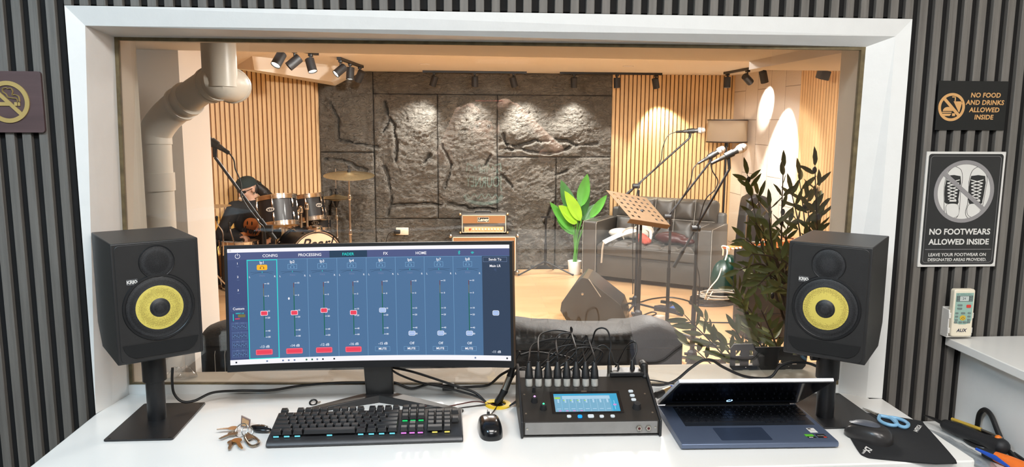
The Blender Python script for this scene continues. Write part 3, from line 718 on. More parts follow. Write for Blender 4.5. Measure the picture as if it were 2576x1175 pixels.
for y, ks in ((.0345, (0, 1, 2, 3)), (.0155, (0, 1, 2)), (-.0035, (0, 1, 2, 3)), (-.0225, (0, 1, 2)), ):
    for k in ks: keycap(1, X0+(18.5+k+.5)*U1, y)
keycap(2, X0+19.5*U1, -.0415); keycap(1, X0+21*U1, -.0415)
def glow(name, c, xs, y, label):
    mt_ = em(name, c, 1.0)
    for x, wd in xs: MB().box(x-wd/2, x+wd/2, y-.0008, y+.0008, .0245, .0275).map(lambda c_: KT @ c_).build('key_light', mt_, KB, label=label, smooth=False)
gx_ = lambda a: X0+a*U1
glow('cyan_led', (120, 226, 240), [(gx_(a), .012) for a in (.62, 1.87, 3.12, 6.9, 10.6, 11.87, 13.1, 14.37)], -.0555, 'cyan light under the front keys')
glow('pink_led', (236, 140, 236), [(gx_(a), .012) for a in (15.75, 16.75, 17.75)], -.0555, 'pink light under the arrow keys')
glow('yellow_led', (240, 226, 110), [(gx_(a), .012) for a in (19.5, 21)], -.0555, 'yellow light under the number pad')
glow('green_led', (40, 220, 120), [(gx_(a), .012) for a in (15.75, 16.75, 17.75)], .0052, 'green light above the arrow keys')

# mouse on the desk
def mouse(name, label, loc, rz, L_, W_, H_, mat, parts):
    r = thing(name, label, 'mouse', loc, rz)
    def f(u, v_):
        a = 2*pi*u; t = v_*pi/2
        ex = .78; c, s_ = cos(a), sin(a)
        x = W_/2*math.copysign(abs(c)**ex, c)*cos(t)**.45; y = L_/2*math.copysign(abs(s_)**ex, s_)*cos(t)**.45
        k = 1-.10*cos(2*y/L_*pi)*0
        x *= .86+.14*abs(2*y/L_)**1.5 if name == 'mouse' else 1
        z = .004+(H_-.004)*sin(t)**.9*(1-.22*((y/L_*2)+.25)**2)
        return V((x, y, z))
    m = MB().grid(f, 32, 10); m.poly([f(k/32, 0)-V((0, 0, .004)) for k in range(32)])
    for k in range(32): m.poly([f(k/32, 0), f((k+1)/32, 0), f((k+1)/32, 0)-V((0, 0, .004)), f(k/32, 0)-V((0, 0, .004))])
    m.build('shell', mat, r, weld=True, ang=60)
    parts(r, f); return r
glossb = pm('glossy_black', (20, 21, 24), .18, var=.05, spec=.6)
def pm1(r, f):
    MB().cyl((-.003, .036, .0255), (.003, .036, .0255), .0095, 16).build('scroll_wheel', M_['rubber'], r)
    MB().box(-.0007, .0007, .018, .058, .018, .0315).build('button_gap', M_['rubber'], r)
mo1 = mouse('mouse', 'black glossy wired mouse lying on the white desk right of the keyboard', (.069, 1.722, ZD), RAD(4), .118, .064, .036, glossb, pm1)
cable('mouse_cable', 'thin black mouse cable running from mouse to the yellow cable hole', [V((.071, 1.781, ZD+.012)), V((.075, 1.81, ZD+.006)), V((.085, 1.845, ZD+.004)), V((.098, 1.885, ZD+.004))], .0016)

# digital mixer
MXR = thing('audio_mixer', 'black desktop digital mixer with lit touch screen and a row of plugs', 'audio mixer', (.305, 1.672, ZD), RAD(-1.0))
DW = .32
prof = [(0, .008), (0, .040), (.152, .096), (.2, .098), (.215, .05), (.21, .006)]
MP = Matrix(((0, 0, 1, 0), (1, 0, 0, 0), (0, 1, 0, 0), (0, 0, 0, 1)))
blackp = pm('black_panel', (40, 37, 34), .42, var=.06, bump=.03, bscale=600)
m = MB().prism(prof, -DW/2, DW/2, MP); m.build('chassis', blackp, MXR, smooth=False, bevel=.001)
m = MB().box(-DW/2+.004, DW/2-.004, -.0015, .001, .0095, .0385); m.build('front_panel', pm('grey_metal_front', (136, 134, 132), .5, .2, bump=.04, bscale=500), MXR, smooth=False, bevel=.0008, label='grey metal front panel')
ck = [(-.004, .002), (-.004, .042), (.14, .100), (.175, .118), (.2, .118), (.222, .06), (.222, .002)]
for s_ in (-1, 1):
    m = MB().prism(ck, s_*(DW/2), s_*(DW/2+.006), MP); m.build('end_cheek', M_['blackm'], MXR, bevel=.0015)
for x in (-.12, .12): MB().box(x-.015, x+.015, .02, .19, 0, .009).build('foot', M_['rubber'], MXR)
pa, pb = V((0, 0, .040)), V((0, .152, .096)); pd = (pb-pa).normalized()
PM_ = frame(pa+V((0, 0, 0)), (1, 0, 0), V((0, -pd.z, pd.y)))    # panel frame: x across, y up the slope
MXW = Matrix.Translation((.305, 1.672, ZD)) @ Matrix.Rotation(RAD(-1.0), 4, 'Z')
PW = MXW @ PM_; PWi = PW.inverted(); pn = PW.to_3x3() @ V((0, 0, 1)); p0 = PW @ V((0, 0, 0))
def onp(px, py):     # pixel of the panel -> panel coordinates
    v = ray(px, py); o = V((0, 0, CZ)); t = (p0-o).dot(pn)/v.dot(pn); return PWi @ (o+v*t)
zq = lambda x, y: (1270+x/5.11, 880+y/5.11)
sc_ = [onp(*zq(*c)) for c in ((622, 575), (1420, 575), (1500, 800), (652, 805))]
sx0 = (sc_[0].x+sc_[3].x)/2; sx1 = (sc_[1].x+sc_[2].x)/2; sy0 = (sc_[2].y+sc_[3].y)/2; sy1 = (sc_[0].y+sc_[1].y)/2
m = MB().box(sx0-.008, sx1+.008, sy0-.004, sy1+.01, 0, .0022, PM_); sb = m.build('screen_frame', glossb, MXR, smooth=False, bevel=.0006)
ly = [(MB(), em('mx_bg', (122, 178, 208), .95)), (MB(), em('mx_light', (176, 214, 238), .95)), (MB(), em('mx_cyan', (60, 170, 214), .95)), (MB(), em('mx_lime', (176, 226, 76), .95)), (MB(), em('mx_text', (206, 230, 250), 1)), (MB(), em('mx_pink', (220, 150, 220), .9))]
sW, sH = sx1-sx0, sy1-sy0
def mr(k, u0, u1, v0, v1, h): ly[k][0].box(sx0+sW*u0, sx0+sW*u1, sy1-sH*v1, sy1-sH*v0, .0022, .0022+h, PM_)
mr(0, 0, 1, 0, 1, .0002); mr(1, .13, .88, .12, .3, .0004); mr(2, 0, 1, 0, .1, .0004); mr(2, .87, 1, .1, 1, .0003); mr(3, .01, .1, .2, .28, .0006); mr(2, .115, .12, .1, 1, .0005)
for k in range(8):
    u = .03+.11*k
    for q in range(4): mr(4, u+.02, u+.045, .32+.05*q, .345+.05*q, .0005)
    mr(4, u, u+.06, .84, .855, .0005); mr(4, u+.083, u+.085, .3, 1, .0004)
    if k in (1, 2, 3, 4): mr(3, u, u+.022, .36, .4, .0006)
    if k < 4: mr(5, u+.02, u+.06, .93, .98, .0005)
mr(5, .91, .96, .6, .68, .0006); mr(4, .93, .935, .4, .9, .0005)
multi('screen', ly, sb)
ivb = pm('pale_translucent_button', (206, 214, 220), .4)
def knob(px, py, r0, c=None):
    q = onp(*zq(px, py)); b = MB().lathe([(r0*1.15, 0), (r0, .004), (r0*.9, .012), (r0*.8, .0145), (0, .015)], 20, PM_ @ Matrix.Translation((q.x, q.y, 0))).build('knob', M_['blackm'], MXR, ang=50)
    if c: MB().ell((0, 0, 0), .0026, PM_.to_3x3().to_4x4()).map(lambda v: PM_ @ (V((q.x, q.y+.001, .0145))+v)).build('knob_light', em('knob_led', c, 2.2), b)
knob(380, 665, .0075, (230, 150, 240)); knob(495, 760, .0075, (60, 240, 150)); knob(1695, 745, .0095); knob(372, 540, .004)
for k, (a, b, wd) in enumerate(((825, 863, .0105), (965, 863, .0105), (1105, 860, .0145), (1245, 863, .0105), (1385, 860, .0105), (1617, 540, .012), (1637, 595, .012), (1655, 648, .012))):
    q = onp(*zq(a, b)); m = MB().rrect(wd, .009 if k != 2 else .011, .0035, 0, .003, PM_ @ Matrix.Translation((q.x, q.y, 0)))
    m.build('button', em('button_blue', (0, 150, 255), 1.6) if k == 1 else ivb, MXR, bevel=.0006, label='button glowing blue' if k == 1 else None)
for a, b in ((250, 577), (272, 823), (1800, 568), (1898, 808)):
    q = onp(*zq(a, b)); MB().lathe([(.0025, 0), (.0025, .0008), (0, .0012)], 10, PM_ @ Matrix.Translation((q.x, q.y, 0))).build('screw', M_['steel'], MXR)
for x in (-.151, .151): MB().lathe([(.0026, 0), (.0026, .001), (0, .0015)], 10, Matrix.Translation((x, -.0015, .024)) @ FB).build('screw', M_['steel'], MXR)
for x in (.112, .134):
    j = MB().lathe([(.0075, 0), (.0075, .002), (.0062, .0045), (.0035, .0045), (.003, .002), (0, .002)], 6, Matrix.Translation((x, -.0015, .023)) @ FB).build('headphone_jack', M_['steel'], MXR, smooth=False)
    MB().lathe([(.0032, .0048), (0, .0048)], 14, Matrix.Translation((x, -.0015, .023)) @ FB).build('jack_hole', pm('jack_hole', (70, 16, 16), .6), j)
m = MB().box(.075, .152, .15, .196, .097, .106).box(.068, .155, .145, .153, .097, .108); m.build('rear_tray', M_['black'], MXR, bevel=.002)
m = MB().limb([(.158, .15, .095), (.160, .172, .116), (.160, .19, .116)], [.0085, .0105, .0105]); m.build('grip', M_['rubber'], MXR)
q = onp(*zq(1015, 548)); MB().rrect(.014, .005, .001, 0, .003, PM_ @ Matrix.Translation((q.x, q.y+.001, 0))).build('maker_badge', M_['steel'], MXR)

M_['nickel'] = pm('bright_nickel', (214, 211, 204), .3, .5)
# XLR plugs with their cables
def plug(m_b, m_c, m_r, base, tip, L_=.058):   # boot, metal collar, ring
    d = (tip-base).normalized(); e = lambda t: base+d*(L_*t)
    m_c.tube([e(-.05), e(0), e(.28)], [.0075, .0088, .0088], 14)
    m_b.tube([e(.28), e(.30), e(.36), e(.62), e(.9), e(1.0)], [.0095, .0102, .0098, .0092, .0058, .0042], 14)
    m_r.tube([e(.37), e(.41)], [.01025, .01025], 14)
ordn = ['first from the left', 'second from the left', 'third from the left', 'fourth from the left', 'fifth from the left', 'sixth from the left', 'seventh from the left', 'eighth and rightmost']
xs_ = [1331, 1355, 1379, 1403, 1426, 1450, 1473.5, 1496]
random.seed(11)
for k, x in enumerate(xs_):
    b = PW @ onp(x, 969); t = b+V((0, .012, .058))
    r = thing('xlr_cable', 'black XLR plug, %s in the mixer\'s row of eight' % ordn[k], 'audio cable', tuple(b), 0, 'XLR plugs in the mixer')
    mb_, mc, mr_ = MB(), MB(), MB(); plug(mb_, mc, mr_, b, t)
    rk = [3, 6, 1, 5, 0, 7, 2, 4][k]; yl_ = 1.868+.0052*rk; zl_ = 1.168+.0062*rk; cx = .36-.012*rk+.006*(k % 3)
    pts = [t-V((0, .001, .004)), V((t.x, t.y+.001, zl_-.02)), V((b.x+(cx-b.x)*.12, yl_-.006, zl_)), V((b.x+(cx-b.x)*.55, yl_, zl_+.012)), V((cx, yl_, zl_-.004)), V((cx-.035, yl_, zl_-.05)), V((cx-.10, yl_, 1.085+.002*rk)), V((.165, yl_, 1.045)), V((.125+.003*rk, yl_, 1.026))]
    dl(mb_, 'plug_boot', M_['rubber'], r); dl(mc, 'plug_collar', M_['nickel'], r, label='steel collar'); dl(mr_, 'grip_ring', M_['black'], r)
    dl(MB().tube(smooth_path(pts, 6), .0022, 8), 'cord', M_['cable'], r)
def oneplug(px, py, label, pts, mat, boot=.5, rr=.0075, L_=.06, name='audio_cable', ring=None, Y=1.845):
    b = at(px, py, Y); t = b+V((0, .008, L_)); r = thing(name, label, 'audio cable', tuple(b))
    d = (t-b)/L_; e = lambda s_: b+d*(L_*s_)
    dl(MB().tube([e(-.02), e(0), e(boot)], [rr*.8, rr, rr], 14), 'plug_body', mat, r)
    dl(MB().tube([e(boot), e(boot+.05), e(.95), e(1)], [rr*.95, rr*1.05, rr*.55, rr*.4], 14), 'plug_boot', M_['rubber'], r)
    if ring: dl(MB().tube([e(boot-.1), e(boot+.06)], [rr*1.25, rr*1.25], 14), 'ring', ring, r, label='blue ring')
    dl(MB().tube(smooth_path([t]+[V(q) for q in pts], 6), .0022, 8), 'cord', M_['cable'], r)
oneplug(1533, 962, 'silver jack plug standing right of the row of XLR plugs', [(.385, 1.86, 1.19), (.375, 1.87, 1.225), (.35, 1.885, 1.22), (.335, 1.90, 1.17), (.27, 1.905, 1.09), (.16, 1.9, 1.04)], M_['steel'], .62, .006, .072)
oneplug(1556, 960, 'small black plug right of the silver jack plug', [(.395, 1.865, 1.14), (.385, 1.88, 1.17), (.36, 1.9, 1.17), (.3, 1.91, 1.1), (.2, 1.905, 1.04)], M_['rubber'], .3, .0045, .042)
oneplug(1591, 964, 'black XLR plug with a blue ring at the right end of the mixer', [(.452, 1.86, 1.17), (.45, 1.875, 1.19), (.43, 1.89, 1.17), (.4, 1.905, 1.1), (.35, 1.91, 1.045), (.25, 1.905, 1.03)], M_['steel'], .25, .0085, .058, ring=pm('blue_ring', (34, 84, 196), .4))
# the loose pair of plugs and the bundle at the yellow cable hole
g = onz(1253, 1019, ZD)
gr = thing('cable_grommet', 'round yellow plastic cable hole cover on the desk, cables dropping into it', 'cable grommet', tuple(g))
MB().lathe([(.034, 0), (.034, .003), (.031, .0045), (.021, .0045), (.020, .001)], 28, Matrix.Translation((0, 0, .0002))).build('rim', pm('yellow_plastic', (236, 196, 40), .45), gr)
MB().lathe([(.0215, .0012), (0, .0012)], 24).build('hole', M_['rubber'], gr)
MB().prism([(-.034, .004), (-.004, .006), (-.002, .03), (-.022, .026)], .0045, .006).build('flap', pm('yellow_plastic_flap', (240, 204, 52), .45), gr)
j0, j1, j2, j3 = at(1296, 903, 1.90), at(1283, 948, 1.89), at(1268, 985, 1.882), at(1250, 1016, 1.876)
r = thing('xlr_connector_pair', 'two joined XLR connectors, silver and black, hanging left of the mixer', 'audio cable', tuple(j3))
dl(MB().tube([j0+V((.012, 0, .02)), j0, j1], [.003, .005, .0095], 14), 'plug_boot', M_['rubber'], r)
dl(MB().tube([j1, j1+(j2-j1)*.9], [.0092, .0092], 16), 'collar', M_['steel'], r, label='silver barrel')
dl(MB().tube([j1+(j2-j1)*.9, j2, j2+(j3-j2)*.8, j3], [.0098, .0098, .006, .004], 14), 'socket_body', M_['rubber'], r)
dl(MB().tube(smooth_path([j0+V((.012, 0, .02)), at(1310, 893, 1.905), at(1340, 886, 1.91), at(1390, 892, 1.912), at(1440, 905, 1.915), at(1480, 950, 1.92)], 6), .0028, 8), 'cord', M_['cable'], r)
random.seed(5)
for k in range(6):
    a = onz(1247+k*3.2, 1017+(k % 3), ZD+.002); b = at(1262+k*5, 985-k*6, 1.905); c = at(1285+k*6, 950-k*5, 1.92)
    cable('bundled_cable', 'thin black cable of the bundle rising from the yellow cable hole', [a, a+V((0, 0, .012)), b, c, at(1330+k*9, 930+k*3, 1.925), at(1400+k*8, 945+k*3, 1.925)], .0022, group='cables bundled at the yellow cable hole')
E0 = lambda px, py, Y: at(px, py, Y)
cable('power_cable', 'black power cable looping from the left speaker stand along the window', [E0(434, 925, 1.9), E0(433, 960, 1.9), E0(438, 990, 1.9), E0(458, 1010, 1.9), E0(490, 1008, 1.91), E0(535, 988, 1.94), E0(600, 983, 1.97), E0(680, 982, 1.98), E0(760, 970, 1.985), E0(850, 963, 1.985), E0(930, 962, 1.985), E0(990, 962, 1.98), E0(1035, 977, 1.975), E0(1085, 966, 1.975), E0(1140, 976, 1.97)], .0035)
cable('power_cable', 'thick black cable from adapter on the sill up to the mixer plugs', [E0(1150, 975, 1.96), E0(1190, 973, 1.955), E0(1230, 968, 1.95), E0(1262, 942, 1.94), E0(1300, 926, 1.935), E0(1340, 930, 1.93)], .0035)
cable('monitor_cable', 'upper black cable from the monitor neck down to the yellow cable hole', [E0(985, 924, 1.925), E0(1040, 936, 1.925), E0(1100, 955, 1.93), E0(1150, 972, 1.93), E0(1195, 988, 1.925), E0(1225, 1014, 1.905), E0(1243, 1022, 1.89)], .0034)
cable('monitor_cable', 'lower black cable from the monitor neck down to the yellow cable hole', [E0(985, 931, 1.92), E0(1010, 945, 1.92), E0(1060, 963, 1.925), E0(1110, 973, 1.93), E0(1160, 986, 1.925), E0(1205, 1000, 1.915), E0(1235, 1022, 1.895)], .003)
cable('usb_cable', 'thin dark red cable lying from keyboard to the yellow cable hole', [onz(1060, 1024, ZD+.012), onz(1092, 1019, ZD+.006), onz(1125, 1022, ZD+.003), onz(1160, 1016, ZD+.003), onz(1195, 1010, ZD+.003), onz(1225, 1014, ZD+.004), onz(1242, 1019, ZD+.005)], .0016, mat=pm('dark_red_cable', (74, 30, 28), .5))
cable('keyboard_cable', 'short black cable leaving the back of the keyboard', [V((-.115, 1.812, ZD+.022)), V((-.11, 1.83, ZD+.02)), V((-.095, 1.845, ZD+.014)), V((-.06, 1.85, ZD+.014)), V((-.03, 1.86, ZD+.003)), V((.02, 1.875, ZD+.003)), V((.075, 1.888, ZD+.004))], .0018)
q = E0(1128, 974, 1.972); tag(MB().box(q.x-.016, q.x+.016, q.y-.006, q.y+.012, q.z-.009, q.z+.009, bev=.002).build('adapter', M_['black']), 'small black cable adapter resting against the window sill right of the monitor neck', 'adapter')
cable('laptop_cable', 'thick black cable arching from the mixer across the window to the laptop', [E0(1640, 968, 1.88), E0(1668, 968, 1.885), E0(1700, 957, 1.89), E0(1735, 928, 1.89), E0(1765, 908, 1.89), E0(1790, 906, 1.89), E0(1820, 924, 1.89), E0(1870, 946, 1.885), E0(1918, 952, 1.885), E0(1942, 946, 1.885), E0(1962, 922, 1.885), E0(1990, 912, 1.88), E0(2030, 913, 1.87), E0(2062, 925, 1.85)], .0038)
cable('thin_cable', 'thin black cable behind the mixer leading to the laptop', [E0(1600, 952, 1.93), E0(1650, 958, 1.93), E0(1695, 966, 1.925), E0(1740, 975, 1.92)], .002)
a, b = onz(1650, 994, ZD+.011), onz(1692, 976, ZD+.011)
r = thing('xlr_connector', 'gold-grey XLR connector with a blue ring lying between mixer and laptop', 'audio cable', (a.x, a.y, ZD))
d = (b-a)
dl(MB().tube([a, a+d*.05, a+d*.38], [.008, .0095, .0095], 14), 'plug_boot', M_['rubber'], r); dl(MB().tube([a+d*.38, a+d*.85], [.009, .009], 14), 'barrel', M_['brass'], r); dl(MB().tube([a+d*.85, b], [.0095, .0095], 14), 'ring', pm('blue_plastic', (40, 84, 190), .4), r, label='blue ring')

# laptop
LP = thing('laptop', 'dark blue-grey laptop with half-closed lid, screen showing a loading ring', 'laptop', (.496, 1.588, ZD), RAD(-1.48))
LW, LD = .361, .236
lapm = pm('blue_grey_aluminium', (98, 110, 134), .38, .55, var=.03, bump=.02, bscale=600)
m = MB().prism([(0.003, .0035), (0, .008), (0, .0145), (.004, .0175), (LD, .0175), (LD, .006), (LD-.02, .002), (.03, .002)], 0, LW, MP); m.build('base', lapm, LP, bevel=.001)
for x in (.05, LW-.05):
    for y in (.05, .2): MB().box(x-.02, x+.02, y-.005, y+.005, 0, .003).build('foot', M_['rubber'], LP)
m = MB().box(.035, LW-.012, .098, .222, .0172, .0177); m.build('keyboard_well', pm('dark_well', (30, 34, 42), .5), LP, smooth=False)
lk = pm('laptop_key', (26, 28, 34), .5); lkt = em('key_legend', (150, 160, 176), .12); _lk = {}
def lkey(x, y, wd, dp=.0145):
    k_ = (round(wd, 4), dp)
    if k_ not in _lk:
        m = MB().rrect(wd-.0022, dp-.002, .0015, 0, .0016); m2 = MB().box(-.0012, .0012, -.0008, .0012, .00161, .0017)
        _lk[k_] = multi('key', [(m, lk), (m2, lkt)], LP)
        o = _lk[k_]
    else: o = _lk[k_].copy(); C.objects.link(o)
    o.location = (x, y, .0177)
ku = .0182; kx = .038
for y, row in ((.2135, [(k*.96, .96) for k in range(14)]), (.197, [(k, 1) for k in range(12)]+[(12, 1.5)]), (.180, [(0, 1.4)]+[(1.4+k, 1) for k in range(12)]),
               (.163, [(0, 1.7)]+[(1.7+k, 1) for k in range(10)]+[(11.7, 1.8)]), (.146, [(0, 2.2)]+[(2.2+k, 1) for k in range(9)]+[(11.2, 2.3)]),
               (.129, [(0, 1), (1, 1), (2, 1), (3, 1), (4, 5.2), (9.2, 1), (10.2, 1)])):
    for a, wu in row: lkey(kx+(a+wu/2)*ku, y, wu*ku, .0165 if y < .21 else .011)
for a, y in ((11.6, .129), (10.8, .116), (11.8, .116), (12.8, .116)): lkey(kx+(a+.5)*ku, y, ku, .0125)
for y in (.2135, .197, .180, .163, .146, .129):
    for k in range(3 if y < .15 else 4): lkey(kx+13.65*ku+(k+.5)*ku*.93, y, ku*.93, .0165 if y < .21 else .011)
m = MB().rrect(.118, .072, .003, .0174, .0179, Matrix.Translation((.155, .05, 0))); m.build('trackpad', pm('trackpad_grey', (62, 73, 94), .3, .3), LP, smooth=False)
st1 = [(MB().box(.318, .336, .052, .078, .0176, .0179), M_['print_white']), (MB().box(.32, .327, .07, .076, .0179, .018), M_['black']), (MB().box(.32, .334, .062, .064, .0179, .018), M_['grey_wall'])]
multi('sticker', st1, LP, 'white barcode sticker')
multi('sticker', [(MB().box(.298, .318, .031, .043, .0176, .0179), pm('green_sticker', (96, 190, 50), .4)), (MB().box(.300, .319, .022, .0305, .0176, .0179), M_['black']), (MB().box(.303, .312, .024, .027, .0179, .018), M_['print_white'])], LP, 'green and black sticker')
multi('sticker', [(MB().box(.324, .345, .022, .043, .0176, .0179), M_['black']), (text(MB(), 'RYZEN', .0052, Matrix.Translation((.334, .033, .018))), M_['print_white']), (MB().box(.337, .344, .023, .028, .0179, .018), M_['red'])], LP, 'black and red sticker')
MB().cyl((.02, LD-.004, .0165), (LW-.02, LD-.004, .0165), .0055, 12).build('hinge_bar', M_['blackm'], LP)
LA = RAD(57.0); LDF = Matrix.Translation((0, LD, .019)) @ Matrix.Rotation(LA, 4, 'X')     # lid frame: x across, z up along the lid, -y is the screen side
m = MB().box(0, LW, 0, .0085, 0, .232, LDF); ld = m.build('lid', pm('laptop_lid_silver', (222, 222, 228), .4, .15), LP, bevel=.0015, label='pale lid back and edge')
m = MB().box(.001, LW-.001, -.0012, 0, .001, .2295, LDF); m.build('screen_bezel', M_['black'], ld, smooth=False)
m = MB().box(.006, LW-.006, -.0018, -.0011, .022, .224, LDF); m.build('screen', pm('dark_glossy_screen', (12, 14, 26), .09, spec=.6, var=.02), ld, smooth=False)
LWM = Matrix.Translation((.496, 1.588, ZD)) @ Matrix.Rotation(RAD(-1.48), 4, 'Z') @ LDF
pn2 = LWM.to_3x3() @ V((0, -1, 0)); pp = LWM @ V((0, -.0019, 0)); v = ray(1835, 1008); o_ = V((0, 0, CZ)); hit = LWM.inverted() @ (o_+v*((pp-o_).dot(pn2)/v.dot(pn2)))
m = MB(); arc_ring(m, .0052, .0072, RAD(100), RAD(430), .0019, .0022, LDF @ Matrix.Translation((hit.x, 0, hit.z)) @ FB @ Matrix.Diagonal((1, 1.6, 1, 1)), 24); m.build('loading_ring', em('ring_blue', (150, 190, 255), 3), ld, smooth=False)

# mouse pad, second mouse, scissors
pad = [onz(*q, ZD) for q in ((2103, 1043), (2122, 1038), (2196, 1043), (2312, 1061), (2326, 1071), (2404, 1160), (2402, 1172), (2390, 1172), (2215, 1157), (2176, 1150), (2156, 1132), (2118, 1066))]
MPD = thing('mouse_pad', 'black cloth mouse pad with white lettering at the right desk corner', 'mouse pad', (1.01, 1.62, ZD))
poly = smooth_path(pad+[pad[0]], 4)[:-1]
pl = []
for q in poly: pl.append((q.x-1.01, max(q.y, 1.49)-1.62))
mm = MB().prism(pl, .0003, .003); mm.build('cloth', pm('black_cloth', (24, 25, 28), .85, bump=.2, bscale=900), MPD, smooth=False)
def padtext(s_, px, py, px2, py2, size, **k):
    a, b = onz(px, py, ZD+.0032), onz(px2, py2, ZD+.0032); d = b-a; return Matrix.Translation(a-V((1.01, 1.62, ZD))) @ Matrix.Rotation(atan2(d.y, d.x), 4, 'Z')
m = MB(); text(m, 'X7', .022, padtext('', 2184, 1132, 2196, 1117, .02), bold=.0008, shear=.3); text(m, 'G-SERIES', .006, padtext('', 2174, 1137, 2187, 1122, .02), bold=.0002)
text(m, 'A4TECH', .0135, padtext('', 2309, 1078, 2318, 1066, .02), bold=.0005); m.build('lettering', M_['print_white'], MPD, smooth=False, label='white lettering')
q = onz(2184, 1102, ZD+.003)
def pm2(r, f):
    m = MB()
    def g_(u, v_):
        a = 2*pi*u; rr = v_; x, y = .021*rr*cos(a), .036*rr*sin(a)+.004
        tx, ty = x/.035, y/.058; z = .004+.0345*max(0, 1-(tx*tx+ty*ty)*.55)**.75*(1-.22*((y/.058)+.25)**2)
        return V((x-.002, y+.006, z+.002))
    m.grid(g_, 24, 6).build('button_panel', pm('grey_button_panel', (84, 88, 98), .35), r)
    MB().cyl((-.003, .036, .0265), (.003, .036, .0265), .007, 14).build('scroll_wheel', M_['rubber'], r)
mouse('wireless_mouse', 'dark grey rounded mouse lying on the black mouse pad', (q.x, q.y, ZD+.003), RAD(34), .108, .068, .036, pm('satin_charcoal', (62, 60, 60), .28, .3), pm2)
sc1, scp = onz(2170, 1027, ZD+.006), onz(2207, 1043, ZD+.006)
SCR = thing('scissors', 'pale blue handled scissors lying across the edge of the mouse pad', 'scissors', (scp.x, scp.y, ZD+.003))
d = (scp-sc1); ang = atan2(d.y, d.x); SM = Matrix.Rotation(ang, 4, 'Z')
L0 = d.length
for s_ in (-1, 1):
    m = MB().prism([(-L0, s_*.0005), (-L0*.6, s_*.004+.001), (.012, s_*.006), (.018, s_*.001), (-L0*.5, -s_*.002)], .001+.0012*(s_+1), .002+.0012*(s_+1), SM); bl = m.build('blade', M_['steel'], SCR, smooth=False)
MB().lathe([(.003, .0045), (.003, .006), (0, .0065)], 12).build('pivot', M_['steel'], SCR)
bluep = pm('pale_blue_plastic', (132, 182, 216), .4)
for pts in (((2213, 1046), (2211, 1055), (2222, 1064), (2242, 1070), (2256, 1069), (2252, 1058), (2234, 1050)), ((2238, 1050), (2248, 1058), (2262, 1071), (2278, 1075), (2285, 1068), (2276, 1060), (2258, 1053))):
    P = [onz(a, b, ZD+.008) for a, b in pts]; P = smooth_path(P+[P[0]], 5)
    MB().tube([p_-V((scp.x, scp.y, ZD+.003)) for p_ in P], .0045, 8, cap=False).build('handle', bluep, SCR)

# bunch of keys
kc = onz(615, 1085, ZD)
KY = thing('key_ring', 'bunch of metal keys on rings with a brown tag and black car fob', 'keys', (kc.x, kc.y, ZD))
def K(px, py, z=.003): q = onz(px, py, ZD+z); return V((q.x-kc.x, q.y-kc.y, z))
zk = lambda x, y: (520+x/9.79, 1030+y/9.79)
def ringt(c, r0, tilt, rz, name='split_ring'):
    Mx = Matrix.Translation(c) @ Matrix.Rotation(rz, 4, 'Z') @ Matrix.Rotation(tilt, 4, 'X')
    MB().tube([Mx @ V((r0*cos(2*pi*k/24), r0*sin(2*pi*k/24), 0)) for k in range(25)], .0012, 6, cap=False).build(name, M_['steel'], KY)
ringt(K(*zk(860, 520), .012), .0165, RAD(50), RAD(-25)); ringt(K(*zk(1000, 540), .010), .0125, RAD(60), RAD(25))
def key(a, b, z, mat=None, hl=.42):
    A, B = K(*zk(*a), z), K(*zk(*b), z); d = B-A; L_ = d.length; Mx = Matrix.Translation(A) @ Matrix.Rotation(atan2(d.y, d.x), 4, 'Z')
    pts = [(cos(t)*.0115+.0105, sin(t)*.0115) for t in [RAD(25+310*k/16) for k in range(17)]]
    bl = [(.02, -.0042), (L_*.7, -.0042), (L_*.74, -.0022), (L_*.8, -.004), (L_*.86, -.0018), (L_, -.001), (L_*.97, .0035), (.02, .0042)]
    m = MB().prism(pts[::-1], 0, .0022, Mx).prism(bl, 0, .0022, Mx); m.build('key', mat or M_['steel'], KY, smooth=False, bevel=.0003)
nick = pm('worn_nickel', (176, 160, 140), .3, 1, var=.2); brs = pm('worn_brass', (206, 160, 100), .3, 1, var=.15)
key((740, 570), (300, 735), .006, nick); key((660, 770), (540, 1010), .003, nick); key((720, 730), (860, 980), .007, brs); key((760, 470), (240, 505), .010, M_['chrome'])
m = MB(); A = K(*zk(980, 600), .005)
P = [K(*zk(*q), .006) for q in ((1000, 590), (940, 700), (1060, 880), (1190, 890), (1290, 810), (1200, 700), (1080, 640))]
m.tube(smooth_path(P+[P[0]], 4), .003, 8, cap=False); m.build('clip', nick, KY)
m = MB(); P = [K(*zk(*q), .006) for q in ((950, 660), (1010, 770), (1150, 720), (1040, 610))]; m.poly(P); m.poly([p_+V((0, 0, .003)) for p_ in P])
for i in range(4): m.poly([P[i], P[(i+1) % 4], P[(i+1) % 4]+V((0, 0, .003)), P[i]+V((0, 0, .003))])
m.build('clip_plate', nick, KY, smooth=False)
kt = onz(*zk(940, 450), ZD+.004); yk = kt.y
P = [at(*zk(*q), yk+.0+.012*(i in (0, 1))) for i, q in enumerate(((850, 155), (1075, 260), (1055, 450), (835, 430)))]; o3 = V((kc.x, kc.y, ZD))
m = MB(); a = [p_-o3 for p_ in P]; b = [p_-o3+V((-.0, .004, 0)) for p_ in P]; m.hexa(a, b); tg = m.build('tag', pm('brown_resin_tag', (74, 40, 34), .35), KY, smooth=False)
cen = sum(a, V())/4; m = MB().hexa([cen+(p_-cen)*.74+V((0, -.0006, 0)) for p_ in a], [cen+(p_-cen)*.74+V((0, .001, 0)) for p_ in a]); m.build('tag_inlay', pm('gold_inlay', (150, 108, 52), .35, var=.3, vscale=120), tg, smooth=False)
f0, f1 = K(*zk(1080, 420), .008), K(*zk(1590, 520), .008); d = f1-f0
Mx = Matrix.Translation((f0+f1)/2) @ Matrix.Rotation(atan2(d.y, d.x), 4, 'Z')
